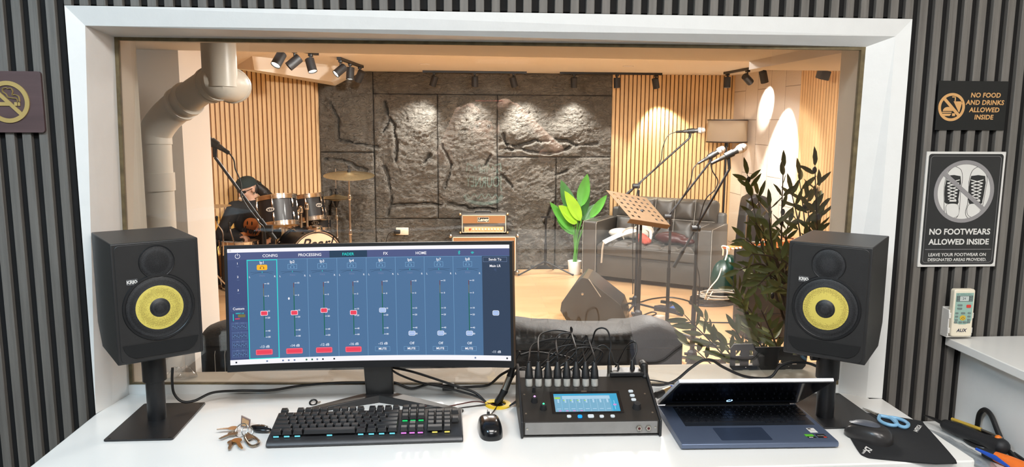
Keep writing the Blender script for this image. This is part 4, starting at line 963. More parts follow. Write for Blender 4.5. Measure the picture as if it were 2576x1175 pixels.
fb = MB().ell((0, 0, 0), (d.length/2, .016, .0075)).map(lambda c: Mx @ V((c.x, c.y*(1-.25*abs(c.x)/(d.length/2)), c.z))).build('car_fob', glossb, KY)
for t in (-.1, .18): MB().ell((0, 0, 0), (.004, .003, .0014)).map(lambda c: Mx @ (c+V((t*d.length, .003, .0068)))).build('fob_button', M_['steel'], fb)
q = onz(788, 1017, ZD)
r = thing('ring_clip', 'small black ring clip with a metal tab lying behind the keyboard', 'clip', (q.x, q.y, ZD))
MB().tube([(.009*cos(a), .009*sin(a)+.002, .004+.004*sin(a)) for a in [2*pi*k/20 for k in range(21)]], .0024, 8, cap=False).build('ring', M_['rubber'], r)
MB().prism([(.006, -.006), (.018, .006), (.017, .011), (.009, .006)], .002, .004).build('tab', M_['steel'], r, smooth=False)
# ================================================================== signs, remote control, tools, things on the sill
def sign(name, label, cx, cz, w_, h_, y, th, layers, r_=.002, base=None):
    r = thing(name, label, 'sign', (cx, y+th, cz-h_/2))
    T = Matrix.Translation((0, -th, h_/2)) @ FB       # local 2D (x, y) with origin at the sign centre, height toward the viewer
    m = MB().rrect(w_, h_, r_, -th, 0, T); b = m.build('panel', base, r, smooth=False, bevel=.0006)
    out = []
    for fn, mat, h in layers:
        q = MB(); fn(q, T, h); out.append((q, mat))
    return r, b, out
gold = pm('gold_lettering', (204, 176, 112), .35, .35, var=.05)
def ns_draw(q, T, h):
    arc_ring(q, .0385, .0485, 0, 2*pi, 0, h, T, 48); stroke(q, [(-.0315, .0315), (.0315, -.0315)], .0085, 0, h*1.06, T)
    q.box(-.035, .008, -.009, -.0005, 0, h*.9, T).box(.0225, .0265, -.009, -.0005, 0, h*.9, T).box(.014, .0205, -.009, -.0005, 0, h*.9, T)
    s1 = smooth_path([(-.001, .033, 0), (-.0085, .031, 0), (-.010, .024, 0), (-.003, .018, 0), (.0005, .0115, 0), (.010, .0095, 0), (.0195, .0075, 0), (.0215, .0015, 0)], 5)
    s2 = smooth_path([(.001, .031, 0), (.009, .031, 0), (.0125, .0245, 0), (.011, .017, 0), (.018, .0165, 0), (.025, .0125, 0), (.0265, .0015, 0)], 5)
    stroke(q, [(p_.x, p_.y) for p_ in s1], .0022, 0, h, T); stroke(q, [(p_.x, p_.y) for p_ in s2], .0022, 0, h, T)
c = at(11, 256, 1.86)
r, b, o = sign('no_smoking_sign', 'dark wood no smoking sign with gold symbol on the left slat wall', c.x, c.z, .154, .142, 1.876, .008, [(ns_draw, gold, .003)], .007,
               pm('dark_walnut_sign', (88, 68, 68), .5, var=.2, vscale=30, stretch=(.1, 1, 1.4)))
multi('symbol', o, b, 'gold no smoking symbol')
tan_ = pm('tan_print', (214, 164, 106), .45, var=.02)
def nf_sym(q, T, h):
    cx, cy = -.054, -.004
    M2 = T @ Matrix.Translation((cx, cy, 0))
    arc_ring(q, .0285, .0355, 0, 2*pi, 0, h, M2, 48); stroke(q, [(-.0235, .0235), (.0235, -.0235)], .0075, 0, h*1.15, M2)
    q.prism([(.004, .0145), (.0275, .0145), (.0215, -.0135), (.0185, -.0105)], 0, h, M2); stroke(q, [(.008, .0145), (.008, .0255), (0, .0255)], .0028, 0, h, M2)
    q.prism([(-.0225+.013*(1+cos(a)), -.010+.0105*sin(a)) for a in [pi*k/12 for k in range(13)]][::-1], 0, h, M2)
    q.box(-.024, .001, -.0145, -.0118, 0, h, M2); q.prism([(-.023, -.0165), (-.0185, -.0225), (-.0035, -.0225), (.001, -.0165)], 0, h, M2); q.box(.003, .011, -.0225, -.0155, 0, h, M2)
def nf_txt(q, T, h):
    for k, s_ in enumerate(('NO FOOD', 'AND DRINKS', 'ALLOWED', 'INSIDE')): text(q, s_, .0165, T @ Matrix.Translation((.034, .026-.0185*k, h)), bold=.0005, shear=.08, space=1.04)
c0, c1 = at(2376, 203, 1.862), at(2540, 327, 1.862)
r, b, o = sign('no_food_sign', 'black sign with tan burger and cup symbol, NO FOOD AND DRINKS ALLOWED INSIDE', (c0.x+c1.x)/2-.002, (c0.z+c1.z)/2, .186, .124, 1.880, .004, [(nf_sym, tan_, .0006), (nf_txt, tan_, .0008)], .001, pm('black_acrylic', (26, 28, 29), .3, var=.05))
multi('print', o, b, 'tan lettering and symbol')
wpr, gpr, dpr = pm('poster_white', (222, 220, 216), .3, var=.02), pm('poster_grey', (146, 143, 144), .3, var=.02), pm('poster_black', (46, 47, 48), .25, var=.05, bump=.04, bscale=30)
SW, SH = .2135, .302
def poly_s(q, pts, h0, h1, T, sub=4):
    P = smooth_path([(x, y, 0) for x, y in pts]+[(pts[0][0], pts[0][1], 0)], sub)[:-1]; q.prism([(p_.x, p_.y) for p_ in P], h0, h1, T)
PXS = .2135/655.   # zoomed pixel size of the poster drawing
def zp(x, y): # photo-zoom coordinates (tilted) -> upright poster coordinates
    yy = (y-110)/955.; x0 = 482-88*yy; x1 = 1150-96*yy
    return ((x-x0)/(x1-x0)-.5)*SW, (.5-yy)*SH
def nw_black(q, T, h): q.rrect(SW*.945, SH*.962, .008, 0, h, T)
def nw_line(q, T, h):
    a, b_ = SW*.455-.002, SH*.465-.001
    P = rr_pts(a*2, b_*2, .008, 4); stroke(q, P+[P[0]], .0007, 0, h, T)
    x0, y0 = zp(458, 918); x1, _ = zp(1018, 920); stroke(q, [(x0, y0), (x1, y0)], .0012, 0, h, T)
def nw_disc(q, T, h):
    x, y = zp(788, 437); q.prism([(x+.0725*cos(a), y+.072*sin(a)) for a in [2*pi*k/48 for k in range(48)]], 0, h, T)
def shoe(s_):
    f = (lambda x, y: zp(x, y)) if s_ else (lambda x, y: zp(x, y))
    return f
LS = [(712, 228), (650, 285), (622, 400), (620, 520), (622, 600), (645, 655), (690, 668), (735, 640), (752, 560), (760, 430), (776, 340), (765, 260)]
LB = [(650, 305), (760, 310), (752, 430), (740, 500), (735, 540), (635, 535), (624, 500), (626, 400)]
LT = [(690, 655), (650, 630), (635, 570), (655, 540), (725, 540), (745, 580), (735, 635)]
RS = [(912, 230), (860, 265), (832, 350), (828, 430), (818, 540), (800, 610), (820, 655), (870, 662), (915, 635), (945, 560), (970, 430), (985, 330), (960, 262)]
RB = [(850, 308), (968, 308), (962, 430), (945, 510), (930, 540), (830, 535), (828, 440), (836, 360)]
RT = [(860, 652), (822, 630), (815, 585), (835, 542), (905, 542), (925, 585), (905, 635)]
def nw_shoe_w(q, T, h):
    for P in (LS, RS): poly_s(q, [zp(*p_) for p_ in P], 0, h, T)
def nw_shoe_o(q, T, h):
    for P in (LS, RS):
        R_ = smooth_path([(*zp(*p_), 0) for p_ in P+[P[0]]], 4); stroke(q, [(p_.x, p_.y) for p_ in R_], .0011, 0, h, T)
    for P in (LB, RB): poly_s(q, [zp(*p_) for p_ in P], 0, h, T, 2)
    for P in (LT, RT):
        R_ = smooth_path([(*zp(*p_), 0) for p_ in P+[P[0]]], 4); stroke(q, [(p_.x, p_.y) for p_ in R_], .0018, 0, h, T)
def nw_lace(q, T, h):
    for bx, sk in ((698, 0), (900, 0)):
        for k in range(6):
            y = 340+27*k; w_ = 52-3*k
            stroke(q, [zp(bx-w_-k*2, y), zp(bx+w_-8-k*2, y+26)], .0022, 0, h*(1+.02*k), T); stroke(q, [zp(bx+w_-k*2, y), zp(bx-w_+4-k*2, y+26)], .0022, 0, h*1.12, T)
        stroke(q, [zp(bx-30, 512), zp(bx+22, 512)], .0045, 0, h, T)
    for P in (LT, RT): poly_s(q, [zp(*p_) for p_ in P], 0, h*.999, T)
def nw_ring(q, T, h):
    x, y = zp(788, 437); M2 = T @ Matrix.Translation((x, y, 0)); arc_ring(q, .0715, .0815, 0, 2*pi, 0, h, M2, 56)
    a, b_ = zp(625, 290), zp(955, 585); stroke(q, [a, b_], .011, 0, h*1.12, T)
def nw_txt(q, T, h):
    for s_, x, y, sz, bo in (('NO FOOTWEARS', 752, 772, .0213, .0006), ('ALLOWED INSIDE', 745, 857, .0205, .0006), ('LEAVE YOUR FOOTWEAR ON', 730, 964, .0118, .0002), ('DESIGNATED AREAS PROVIDED.', 729, 1006, .0112, .0002)):
        X, Y = zp(x, y); text(q, s_, sz, T @ Matrix.Translation((X, Y, h)), bold=bo, space=1.0)
ca, cb_ = at(2343, 383, 1.864), at(2513, 672, 1.864); cx_ = (at(2343, 383, 1.864).x+at(2543, 386, 1.864).x+at(2317, 670, 1.864).x+cb_.x)/4
r, b, o = sign('no_footwear_poster', 'white framed black poster with crossed-out sneakers, NO FOOTWEARS ALLOWED INSIDE', cx_, (ca.z+cb_.z)/2, SW, SH, 1.880, .004,
   [(nw_black, dpr, .0004), (nw_line, gpr, .0007), (nw_disc, wpr, .0006), (nw_shoe_w, wpr, .0008), (nw_shoe_o, dpr, .0010), (nw_lace, wpr, .0013), (nw_ring, gpr, .0016), (nw_txt, wpr, .0007)], .001, wpr)
multi('print', o, b, 'black print with grey ban circle and white lettering')

# air conditioner remote in its wall holder
c = at(2423, 790, 1.852)
rh = thing('remote_holder', 'white plastic wall holder gripping the remote control', 'remote holder', (c.x-.004, 1.884, 1.196))
hw = pm('white_holder_plastic', (226, 224, 220), .4, var=.02)
MB().box(-.034, .034, -.006, 0, .004, .078).build('back', hw, rh, bevel=.001)
for x in (-.034, .030):
    MB().box(x, x+.004, -.03, -.005, .004, .075 if x < 0 else .02).build('side', hw, rh, bevel=.001)
    for z in (.012, .052): MB().box(x if x < 0 else x-.006, x+.010 if x < 0 else x+.004, -.0315, -.0285, z, z+.015).build('clip', hw, rh, bevel=.001)
    if x > 0:
        for z in (.012, .052): MB().box(x, x+.004, -.031, -.005, z, z+.015).build('clip', hw, rh, bevel=.001)
MB().box(-.034, .034, -.028, 0, 0, .004).build('bottom', hw, rh, bevel=.001)
rm = thing('remote_control', 'white air conditioner remote control with green panel on the right slat wall', 'remote control', (c.x-.004, 1.855, 1.2005))
RM = Matrix.Translation((0, 0, 0))
m = MB().rrect(.057, .127, .006, -.009, .0085, Matrix.Translation((0, -.0, .0635)) @ FB); rb_ = m.build('body', M_['ivory'], rm, bevel=.003, seg=3)
TF = Matrix.Translation((0, -.0085, .0635)) @ FB
pan = MB(); pan.prism([(-.024, .054), (-.024, -.018), (-.020, -.026), (-.008, -.030), (.008, -.030), (.020, -.026), (.024, -.018), (.024, .054)][::-1], 0, .0006, TF)
scm = MB().box(-.022, .022, .031, .047, .0006, .0010, TF); lc = MB().box(-.013, .011, .0325, .0455, .001, .0014, TF)
bt = MB()
for x, y in ((-.0115, .0215), (-.0115, .0125)): bt.rrect(.013, .005, .0015, .0006, .0016, TF @ Matrix.Translation((x, y, 0)))
for y in (.0, -.009, -.018):
    for x in (-.018, .016): bt.rrect(.008, .0045, .0015, .0006, .0016, TF @ Matrix.Translation((x, y, 0)))
bt.rrect(.011, .0045, .0015, .0006, .0016, TF @ Matrix.Translation((-.001, 0, 0)))
for x in (-.019, -.0065, .005, .016): bt.rrect(.009, .005, .0015, .0006, .0016, TF @ Matrix.Translation((x, -.0245+.001*abs(x)*60*.02, 0)))
for x in (-.018, .0165):
    for y in (.034, .039, .044): bt.box(x-.003, x+.003, y-.0015, y+.0015, .001, .0016, TF)
rd = MB().rrect(.012, .008, .002, .0006, .0018, TF @ Matrix.Translation((.0125, .0185, 0)))
ye = MB().prism([(-.001+.0078*cos(a), -.0125+.0068*sin(a)) for a in [2*pi*k/24 for k in range(24)]], .0006, .002, TF)
dk_ = MB(); text(dk_, 'AUX', .0125, TF @ Matrix.Translation((-.001, -.047, .0003)), bold=.0004, shear=.2); text(dk_, '24', .009, TF @ Matrix.Translation((-.002, .039, .0016)), bold=0)
stroke(dk_, [(-.001+.004*cos(a), -.0125+.0035*sin(a)) for a in [pi+pi*k/8 for k in range(9)]], .0008, .002, .0023, TF); stroke(dk_, [(-.0028, -.012), (-.0028, -.0095)], .0009, .002, .0023, TF); stroke(dk_, [(.0008, -.012), (.0008, -.0095)], .0009, .002, .0023, TF)
text(dk_, 'SET TEMPERATURE(C)', .0042, TF @ Matrix.Translation((-.001, .0505, .0007)))
multi('control_panel', [(pan, pm('mint_panel', (150, 184, 172), .4)), (scm, pm('dark_mint', (86, 100, 98), .4)), (lc, pm('grey_lcd', (190, 198, 194), .3)), (bt, pm('grey_button', (112, 128, 124), .5)), (rd, M_['red']), (ye, pm('yellow_button', (222, 186, 60), .45)), (dk_, pm('navy_print', (34, 40, 66), .5))], rb_, 'green control panel with red and yellow buttons')

# tools on the drawer unit
zt_ = .955
cabm = M_['rubber']
P = [(1.327, 1.775, zt_+.010), (1.327, 1.772, .985), (1.327, 1.768, 1.018), (1.328, 1.752, 1.036), (1.328, 1.728, 1.030), (1.328, 1.700, 1.000), (1.326, 1.672, .975), (1.318, 1.64, .972), (1.312, 1.61, .968), (1.316, 1.585, .966), (1.326, 1.60, .9655), (1.327, 1.64, .968)]
cable('coiled_cable', 'thick black cable loop standing against the white cabinet side', P, .0062)
P = [(1.300+.025*cos(a), 1.725+.04*sin(a), zt_+.006+.0105*(k//16)) for k, a in enumerate([2*pi*k/16 for k in range(40)])]
cable('coiled_cable', 'black cable coiled flat beneath the standing loop by the cabinet', P, .005, n=2)
a, b = V((1.262, 1.80, zt_+.022)), V((1.305, 1.655, zt_+.026)); d = b-a
r = thing('soldering_iron_handle', 'black tool grip with a yellow bar lying against the cable loops', 'hand tool', (a.x, a.y, zt_))
dl(MB().limb([a, a+d*.25, a+d*.7, b], [.014, .018, .015, .020]), 'grip', M_['blackm'], r)
dl(MB().tube([a+V((.018, .004, .014)), a+d*.55+V((.014, 0, .018))], [.0045, .0045], 8), 'yellow_bar', pm('yellow_bar', (206, 170, 70), .4), r, label='yellow bar')
dl(MB().tube([a+d*.5+V((.014, 0, .018)), a+d*.9+V((.016, 0, .016))], [.003, .003], 8), 'metal_rod', M_['steel'], r)
dl(MB().ell(b+V((.0, .012, .016)), .008), 'orange_knob', pm('orange_plastic', (240, 130, 40), .4), r, label='orange knob')
dl(MB().tube([a, a+V((-.012, .03, .004)), a+V((-.026, .055, .006))], [.006, .004, .002], 8), 'probe', M_['rubber'], r)
a, b = V((1.272, 1.628, zt_+.014)), V((1.315, 1.53, zt_+.014))
r = thing('orange_screwdriver', 'orange handled tool at the very corner below the black cables', 'screwdriver', (a.x, a.y, zt_))
dl(MB().limb([a, a+(b-a)*.3, b], [.012, .014, .013]), 'handle', pm('orange_grip', (238, 118, 40), .45), r); dl(MB().tube([a, a+(a-b)*.25], [.013, .011], 10), 'collar', M_['blackm'], r)
bagm = glassy('clear_plastic_bag', (.9, .92, .94), .12, .12)
def bagmesh(o0, L_, W_, H_, rz, seed, name, label):
    def f(u, v_):
        a = 2*pi*v_; n = noise.noise(V((u*5, cos(a)*1.5, seed)))*.35+noise.noise(V((u*14, sin(a)*4, seed+3)))*.18
        e = sin(pi*min(1, max(0, u)))**.5*.9+.1; hh = H_*e*(.55+.5*n)
        return V((L_*(u-.5), W_/2*cos(a)*e*(1+.3*n), hh*.5+hh*.5*sin(a)))
    m = MB().grid(f, 26, 22); M2 = xf(o0, 0, 0, rz); m.map(lambda c: M2 @ c)
    return tag(m.build(name, bagm, weld=True, ang=20), label, 'plastic bag')
bagmesh((1.217, 1.70, zt_), .28, .075, .022, RAD(97), 4, 'plastic_bag', 'crumpled clear plastic bag squeezed beside the right desk edge')
a, b = V((1.236, 1.645, zt_+.026)), V((1.245, 1.55, zt_+.026)); tag(MB().limb([a, (a+b)/2+V((.006, 0, 0)), b], [.003, .006, .003]).map(lambda c: c).build('blue_clip', pm('blue_strip', (34, 84, 190), .4)), 'blue plastic strip lying on the clear plastic bag', 'strip')
c = onz(456, 950, 1.046)
bagmesh((c.x, 2.075, 1.044), .085, .07, .055, RAD(20), 9, 'plastic_bag', 'crumpled clear plastic bag on the window sill behind the left speaker stand')
# black perforated tray standing on the live-side sill
tr = thing('storage_tray', 'black plastic tray with square holes standing on the sill behind the glass', 'tray', (.892, 2.08, 1.043))
m = MB(); xs2 = [-.113, -.098, -.083, -.062, -.043, -.022, .072, .088, .113]; TH = .078
frm = [(-.113, .010), (-.104, 0), (-.076, 0), (-.066, .010), (-.056, 0), (.052, 0), (.062, .010), (.072, 0), (.104, 0), (.113, .010), (.113, .066), (.104, TH), (.075, TH), (.068, .068), (-.04, .068), (-.048, TH), (-.104, TH), (-.113, .066)]
holes = [(-.098, -.083, .014, .030), (-.098, -.083, .043, .059), (-.058, -.044, .014, .030), (-.058, -.044, .043, .059), (.072, .087, .014, .028), (.072, .087, .043, .058), (.030, .042, .018, .028)]
def cutplate(m, outline_, holes_, y0, y1):
    xs3 = sorted({p_[0] for p_ in outline_} | {h[0] for h in holes_} | {h[1] for h in holes_})
    def span(x):
        ys = []
        n_ = len(outline_)
        for i in range(n_):
            (xa, za), (xb, zb) = outline_[i], outline_[(i+1) % n_]
            if (xa <= x < xb) or (xb <= x < xa): ys.append(za+(zb-za)*(x-xa)/(xb-xa))
        return sorted(ys)
    for xa, xb in zip(xs3, xs3[1:]):
        if xb-xa < 1e-5: continue
        e = 1e-6; la, lb = span(xa+e), span(xb-e)
        if len(la) < 2 or len(lb) < 2: continue
        hs = sorted([h for h in holes_ if h[0] <= xa+e and h[1] >= xb-e], key=lambda h: h[2])
        z0a, z0b = la[0], lb[0]
        for h in hs+[None]:
            z1a, z1b = (la[-1], lb[-1]) if h is None else (h[2], h[2])
            m.hexa([(xa, y0, z0a), (xb, y0, z0b), (xb, y1, z0b), (xa, y1, z0a)], [(xa, y0, z1a), (xb, y0, z1b), (xb, y1, z1b), (xa, y1, z1a)])
            if h: z0a = z0b = h[3]
cutplate(m, frm, holes, -.012, -.008); m.build('front_plate', M_['black'], tr, smooth=False)
MB().box(-.035, .02, -.008, .018, .006, .06).build('core', M_['blackm'], tr, smooth=False)
MB().box(-.10, .10, -.008, .02, .0, .006).build('base_flange', M_['black'], tr, smooth=False)
# ================================================================== live room
# ---- ceiling tracks and spotlights
M_['trackblack'] = pm('track_black', (20, 20, 21), .45)
lens_on = em('lamp_lens', (255, 246, 228), 6.0, (200, 200, 200)); lens_off = pm('dark_lens', (52, 50, 48), .2)
def track(a, b, label):
    a, b = V(a), V(b); r = thing('lighting_track', label, 'ceiling track', tuple((a+b)/2), 0, 'lighting tracks on the ceiling')
    d = (b-a).normalized(); Mx = frame((a+b)/2, d, (0, 0, 1)); L_ = (b-a).length/2
    dl(MB().box(-L_, L_, -.017, .017, -.024, -.0005, Mx), 'rail', M_['trackblack'], r, smooth=False)
    for s_ in (-1, 1): dl(MB().box(s_*L_-.012, s_*L_+.012, -.019, .019, -.026, -.0005, Mx), 'end_cap', M_['black'], r, smooth=False)
    return r
def head(p_, aim, lit, label, power=0, ang=36, col=(1, .9, .77), ln=.115, rad=.038, drop=.075, blend=.35):
    p_ = V(p_); r = thing('track_spotlight', label, 'spotlight', tuple(p_), 0, 'spotlights on the ceiling tracks')
    dl(MB().box(p_.x-.016, p_.x+.016, p_.y-.03, p_.y+.03, p_.z-.045, p_.z-.0245, bev=.003), 'adapter', M_['trackblack'], r)
    j = p_-V((0, 0, .024+drop)); dl(MB().cyl(p_-V((0, 0, .04)), j+V((0, 0, .0)), .0085, 10), 'arm', M_['trackblack'], r)
    d = (V(aim)-j).normalized(); c = j+V((0, 0, -.012))
    Mx = frame(c, d.orthogonal(), d)
    dl(MB().lathe([(0, -ln*.45), (rad*.9, -ln*.45), (rad, -ln*.42), (rad, ln*.55), (rad*.92, ln*.55), (rad*.88, ln*.47)], 24, Mx), 'barrel', M_['blackm'], r)
    dl(MB().lathe([(rad*.89, ln*.48), (0, ln*.48)], 24, Mx), 'lens', lens_on if lit else lens_off, r, label='glowing lens' if lit else None)
    if power:
        q = c+d*(ln*.58); l = light('spotlight_lamp', 'SPOT', tuple(q), tuple(q+d), power, col, .02, spot=ang, blend=blend)
        l.parent = r; l.matrix_parent_inverse = Matrix.Translation(-p_)
    return r
zk_ = ZC
T1a, T1b = (-1.37, 5.85, ZC), (-1.20, 6.6, ZC); track(T1a, T1b, 'short black lighting track nearest the window at upper left')
T2a, T2b = at(853, 151, 7.05), at(910, 172, 8.05); T2a.z = T2b.z = ZC; track(T2a, T2b, 'black lighting track running toward the stone wall at upper left')
def onc(px, Y): q = at(px, 200, Y); q.z = ZC; return q
T3a, T3b = onc(1066, 8.72), onc(1322, 8.72); track(T3a, T3b, 'black lighting track along the middle of the stone wall')
T4a, T4b = onc(1411, 8.72), onc(1662, 8.72); track(T4a, T4b, 'black lighting track along the right of stone wall and oak slats')
T5a, T5b = onc(1824, 8.45), onc(1884, 7.75); T5c = T5a+(T5b-T5a)*1.7; track(T5a, T5c, 'black lighting track in the right corner by the pale tiles')
def ab(a, b, t): q = V(a)+(V(b)-V(a))*t; return q
WS = (1, .975, .93)
head(ab(T1a, T1b, .10), (-1.75, 5.35, 1.3), True, 'lit spotlight hanging furthest left, bluish sheen on its barrel', 60, 42, WS)
head(ab(T1a, T1b, .45), (-2.0, 5.95, 1.6), False, 'dark spotlight in the middle of the left track, tilted sideways', 0)
head(ab(T1a, T1b, .85), (-.95, 6.2, 1.3), True, 'spotlight at the right of the left track with bright rim', 55, 50, WS)
head(ab(T2a, T2b, .05), (-1.75, 6.7, 1.6), True, 'bright spotlight at the front of the track by the stone wall', 40, 50, WS)
head(ab(T2a, T2b, .45), (-1.15, 7.3, .5), True, 'spotlight pointing straight down beside the bright one', 70, 60, WS)
head(ab(T2a, T2b, .9), (-1.45, 8.3, 1.4), False, 'dark spotlight nearest the stone wall on the left track', 0)
head(ab(T3a, T3b, .1), (-.75, 8.99, .9), False, 'left of three dim spotlights in front of the stone wall', 120, 88, WS, blend=1)
head(ab(T3a, T3b, .5), (.17, 8.97, .7), False, 'middle of three dim spotlights in front of the stone wall', 100, 88, WS, blend=1)
head(ab(T3a, T3b, .88), (1.0, 8.99, .9), False, 'right of three dim spotlights in front of the stone wall', 140, 88, WS, blend=1)
head(ab(T4a, T4b, .13), (1.34, 8.97, .9), False, 'dim spotlight at the stone end of the right track', 110, 88, WS, blend=1)
head(ab(T4a, T4b, .56), (1.86, 8.7, .6), True, 'lit small spotlight where stone wall meets the oak slats', 45, 60, WS)
head(ab(T4a, T4b, .95), (2.50, 8.97, 1.25), False, 'spotlight pouring light down the right oak slats', 130, 74, (1, .93, .72))
head(ab(T5a, T5c, .06), (2.95, 8.3, .6), True, 'left spotlight of the corner track, lens lit', 45, 60, WS)
head(ab(T5a, T5c, .55), (3.28, 7.98, 2.0), False, 'middle spotlight of the corner track, aimed at pale tiles', 70, 50, WS, blend=.25)
head(ab(T5a, T5c, .9), (3.28, 7.55, 1.30), True, 'right spotlight of the corner track, aimed at pale tiles', 330, 60, WS, blend=.35)
# unseen lamps assumed on tracks further forward; one added for the soffit scallop
for q, a_, pw, an in (((-.55, 5.2, ZC-.1), (-.62, 9, 1.25), 60, 48), ((.3, 5.2, ZC-.1), (.2, 9, 1.1), 45, 48), ((1.05, 5.2, ZC-.1), (1.12, 9, 1.25), 70, 48), ((-.5, 4.9, ZC-.1), (-2.1, 8.6, 1.2), 300, 44), ((1.9, 5.2, ZC-.1), (3.1, 8.0, 1.0), 300, 40), ((1.5, 5.0, ZC-.1), (2.2, 8.3, .6), 120, 44), ((-1.3, 5.6, ZC-.06), tuple(at(655, 150, 7.2)), 22, 22), ((1.6, 4.6, ZC-.1), (1.4, 6.6, 0), 220, 60)):
    light('spotlight_lamp', 'SPOT', q, a_, pw, WS, .03, spot=an, blend=.3)
q = at(2071, 188, 6.5); r = thing('track_spotlight', 'black square spotlight alone in front of the right oak slats', 'spotlight', (q.x, q.y, ZC), 0, 'spotlights on the ceiling tracks')
dl(MB().cyl((q.x, q.y, ZC), (q.x, q.y, q.z+.03), .01, 10), 'arm', M_['trackblack'], r); dl(MB().box(-.04, .04, -.05, .05, -.04, .04, xf(q, RAD(12), RAD(10), 0), bev=.004), 'housing', M_['blackm'], r)
for px, py, lb in ((1068, 161, 'small recessed ceiling light left of centre above the stone wall'), (1580, 166, 'small recessed ceiling light right of centre near the oak slats')):
    v = ray(px, py); q = v*((ZC-CZ)/v.z)+V((0, 0, CZ)); r = thing('ceiling_downlight', lb, 'ceiling light', (q.x, q.y, ZC), 0, 'recessed ceiling lights')
    MB().lathe([(.055, -.001), (.055, -.006), (.044, -.008), (.042, -.004)], 24).build('trim_ring', M_['livewhite'], r); MB().lathe([(.042, -.004), (0, -.004)], 24).build('diffuser', pm('frosted_diffuser', (226, 212, 196), .5), r)

# ---- white drain pipe at the left
pvc = pm('white_pvc', (226, 218, 204), .35, var=.02)
r = thing('drain_pipe', 'thick white drain pipe bending up to the ceiling behind the left glass edge', 'pipe', tuple(at(392, 700, 3.05)))
r.location.z = 0
R0 = .057; b0 = at(391, 420, 3.05)
P0_ = V((b0.x, b0.y, 0)); p1 = at(391, 350, 3.05); p2 = at(420, 292, 3.03); p3 = at(455, 262, 3.0); p4 = at(510, 222, 2.93); p5 = at(548, 207, 2.86); p6 = at(580, 214, 2.93); p7 = at(590, 218, 3.02)
dl(MB().tube(smooth_path([P0_, V((p1.x, p1.y, .6)), V((p1.x, p1.y, p1.z-.10)), p1], 4), R0, 24), 'riser_pipe', pvc, r)
dl(MB().tube(smooth_path([p1-V((0, 0, .02)), p1+V((.005, 0, .03)), p2, p3], 6), R0*1.06, 24), 'elbow', pvc, r)
dl(MB().tube(smooth_path([p3, p4, p5], 4), R0, 24), 'sloping_pipe', pvc, r)
dl(MB().tube(smooth_path([p4+(p5-p4)*.6, p5, p6, p7], 5), R0*1.1, 24), 'branch_elbow', pvc, r)
ru = at(553, 190, 2.86); dl(MB().tube([ru-V((0, 0, .04)), ru, V((ru.x, ru.y, 2.048))], [R0*1.06]*3, 24), 'upper_pipe', pvc, r)
for a, b, t in ((p3, p4, .0), (p3, p4, .32), (p4, p5, .55), (p4, p5, .9), (p6, p7, .3)):
    c = a+(b-a)*t; d = (b-a).normalized(); dl(MB().tube([c-d*.010, c-d*.008, c+d*.008, c+d*.010], [R0*1.08, R0*1.17, R0*1.17, R0*1.08], 24), 'coupling_ring', pvc, r)
for zz in (1.50, .95): dl(MB().tube([V((p1.x, p1.y, zz-.02)), V((p1.x, p1.y, zz+.05))], R0*1.1, 24), 'coupling_ring', pvc, r)
hr = at(515, 150, 2.9); dl(MB().tube([V((hr.x, hr.y, 2.048)), at(517, 182, 2.9)], .006, 8), 'hanger_rod', M_['steel'], r, label='shiny steel hanger rod')

# ---- black leather sofa under the window, seen from behind
def cushion(m, x0, x1, y0, y1, z0, z1, r_, f=None): m.box(x0, x1, y0, y1, z0, z1, bev=r_, seg=4); return m
BS = thing('sofa', 'long black leather sofa right under the window, seen from behind', 'sofa', (-.07, 3.3, 0))
def sprof(u):
    ks = ((0, .05), (.03, .075), (.3, .05), (.60, .055), (.645, .072), (.70, .055), (.80, .035), (.87, .035), (.94, .070), (.975, .050), (1, .012))
    for (a, b), (c, d) in zip(ks, ks[1:]):
        if u <= c: t = (u-a)/(c-a); t = t*t*(3-2*t); return b+(d-b)*t
    return .012
xl, xr = at(505, 860, 3.1).x, at(1716, 880, 3.1).x
m = MB().grid(lambda u, v_: V((xl+(xr-xl)*u, 3.08+.30*(.5-.5*cos(pi*v_)), .838+sprof(u)*sin(pi*min(1, v_*1.15))**.8+.006*noise.noise(V((u*9, v_*2, 1))))), 60, 10)
m.box(xl, xr, 3.085, 3.375, .12, .848, bev=.01); dl(m, 'back_rest', M_['darkleather'], BS, ang=60)
for a, b in ((xl, xl+.17), (xr-.17, xr)): dl(MB().box(a-.03 if a == xl else a, b if a == xl else b+.03, 3.09, 4.0, .10, .70, bev=.04, seg=4), 'armrest', M_['darkleather'], BS)
dl(MB().box(xl+.18, xr-.18, 3.38, 4.0, .12, .44, bev=.03, seg=3), 'seat', M_['darkleather'], BS)
for x in (xl+.05, xr-.05):
    for y in (3.14, 3.94): dl(MB().cyl((x, y, 0), (x, y, .13), .025, 12), 'leg', M_['black'], BS)
for k in (xl+.06, xl+.10): dl(MB().tube([(k, 3.079, .5), (k, 3.078, .8), (k+.004, 3.12, .878), (k+.006, 3.22, .900), (k+.004, 3.33, .874)], .0016, 6), 'seam', M_['stitch'], BS, label='pale double seam')
dl(MB().tube([(xl+.2, 3.08, .80), (0, 3.08, .803), (xr-.04, 3.08, .80)], .004, 6), 'piping', M_['darkleather'], BS)

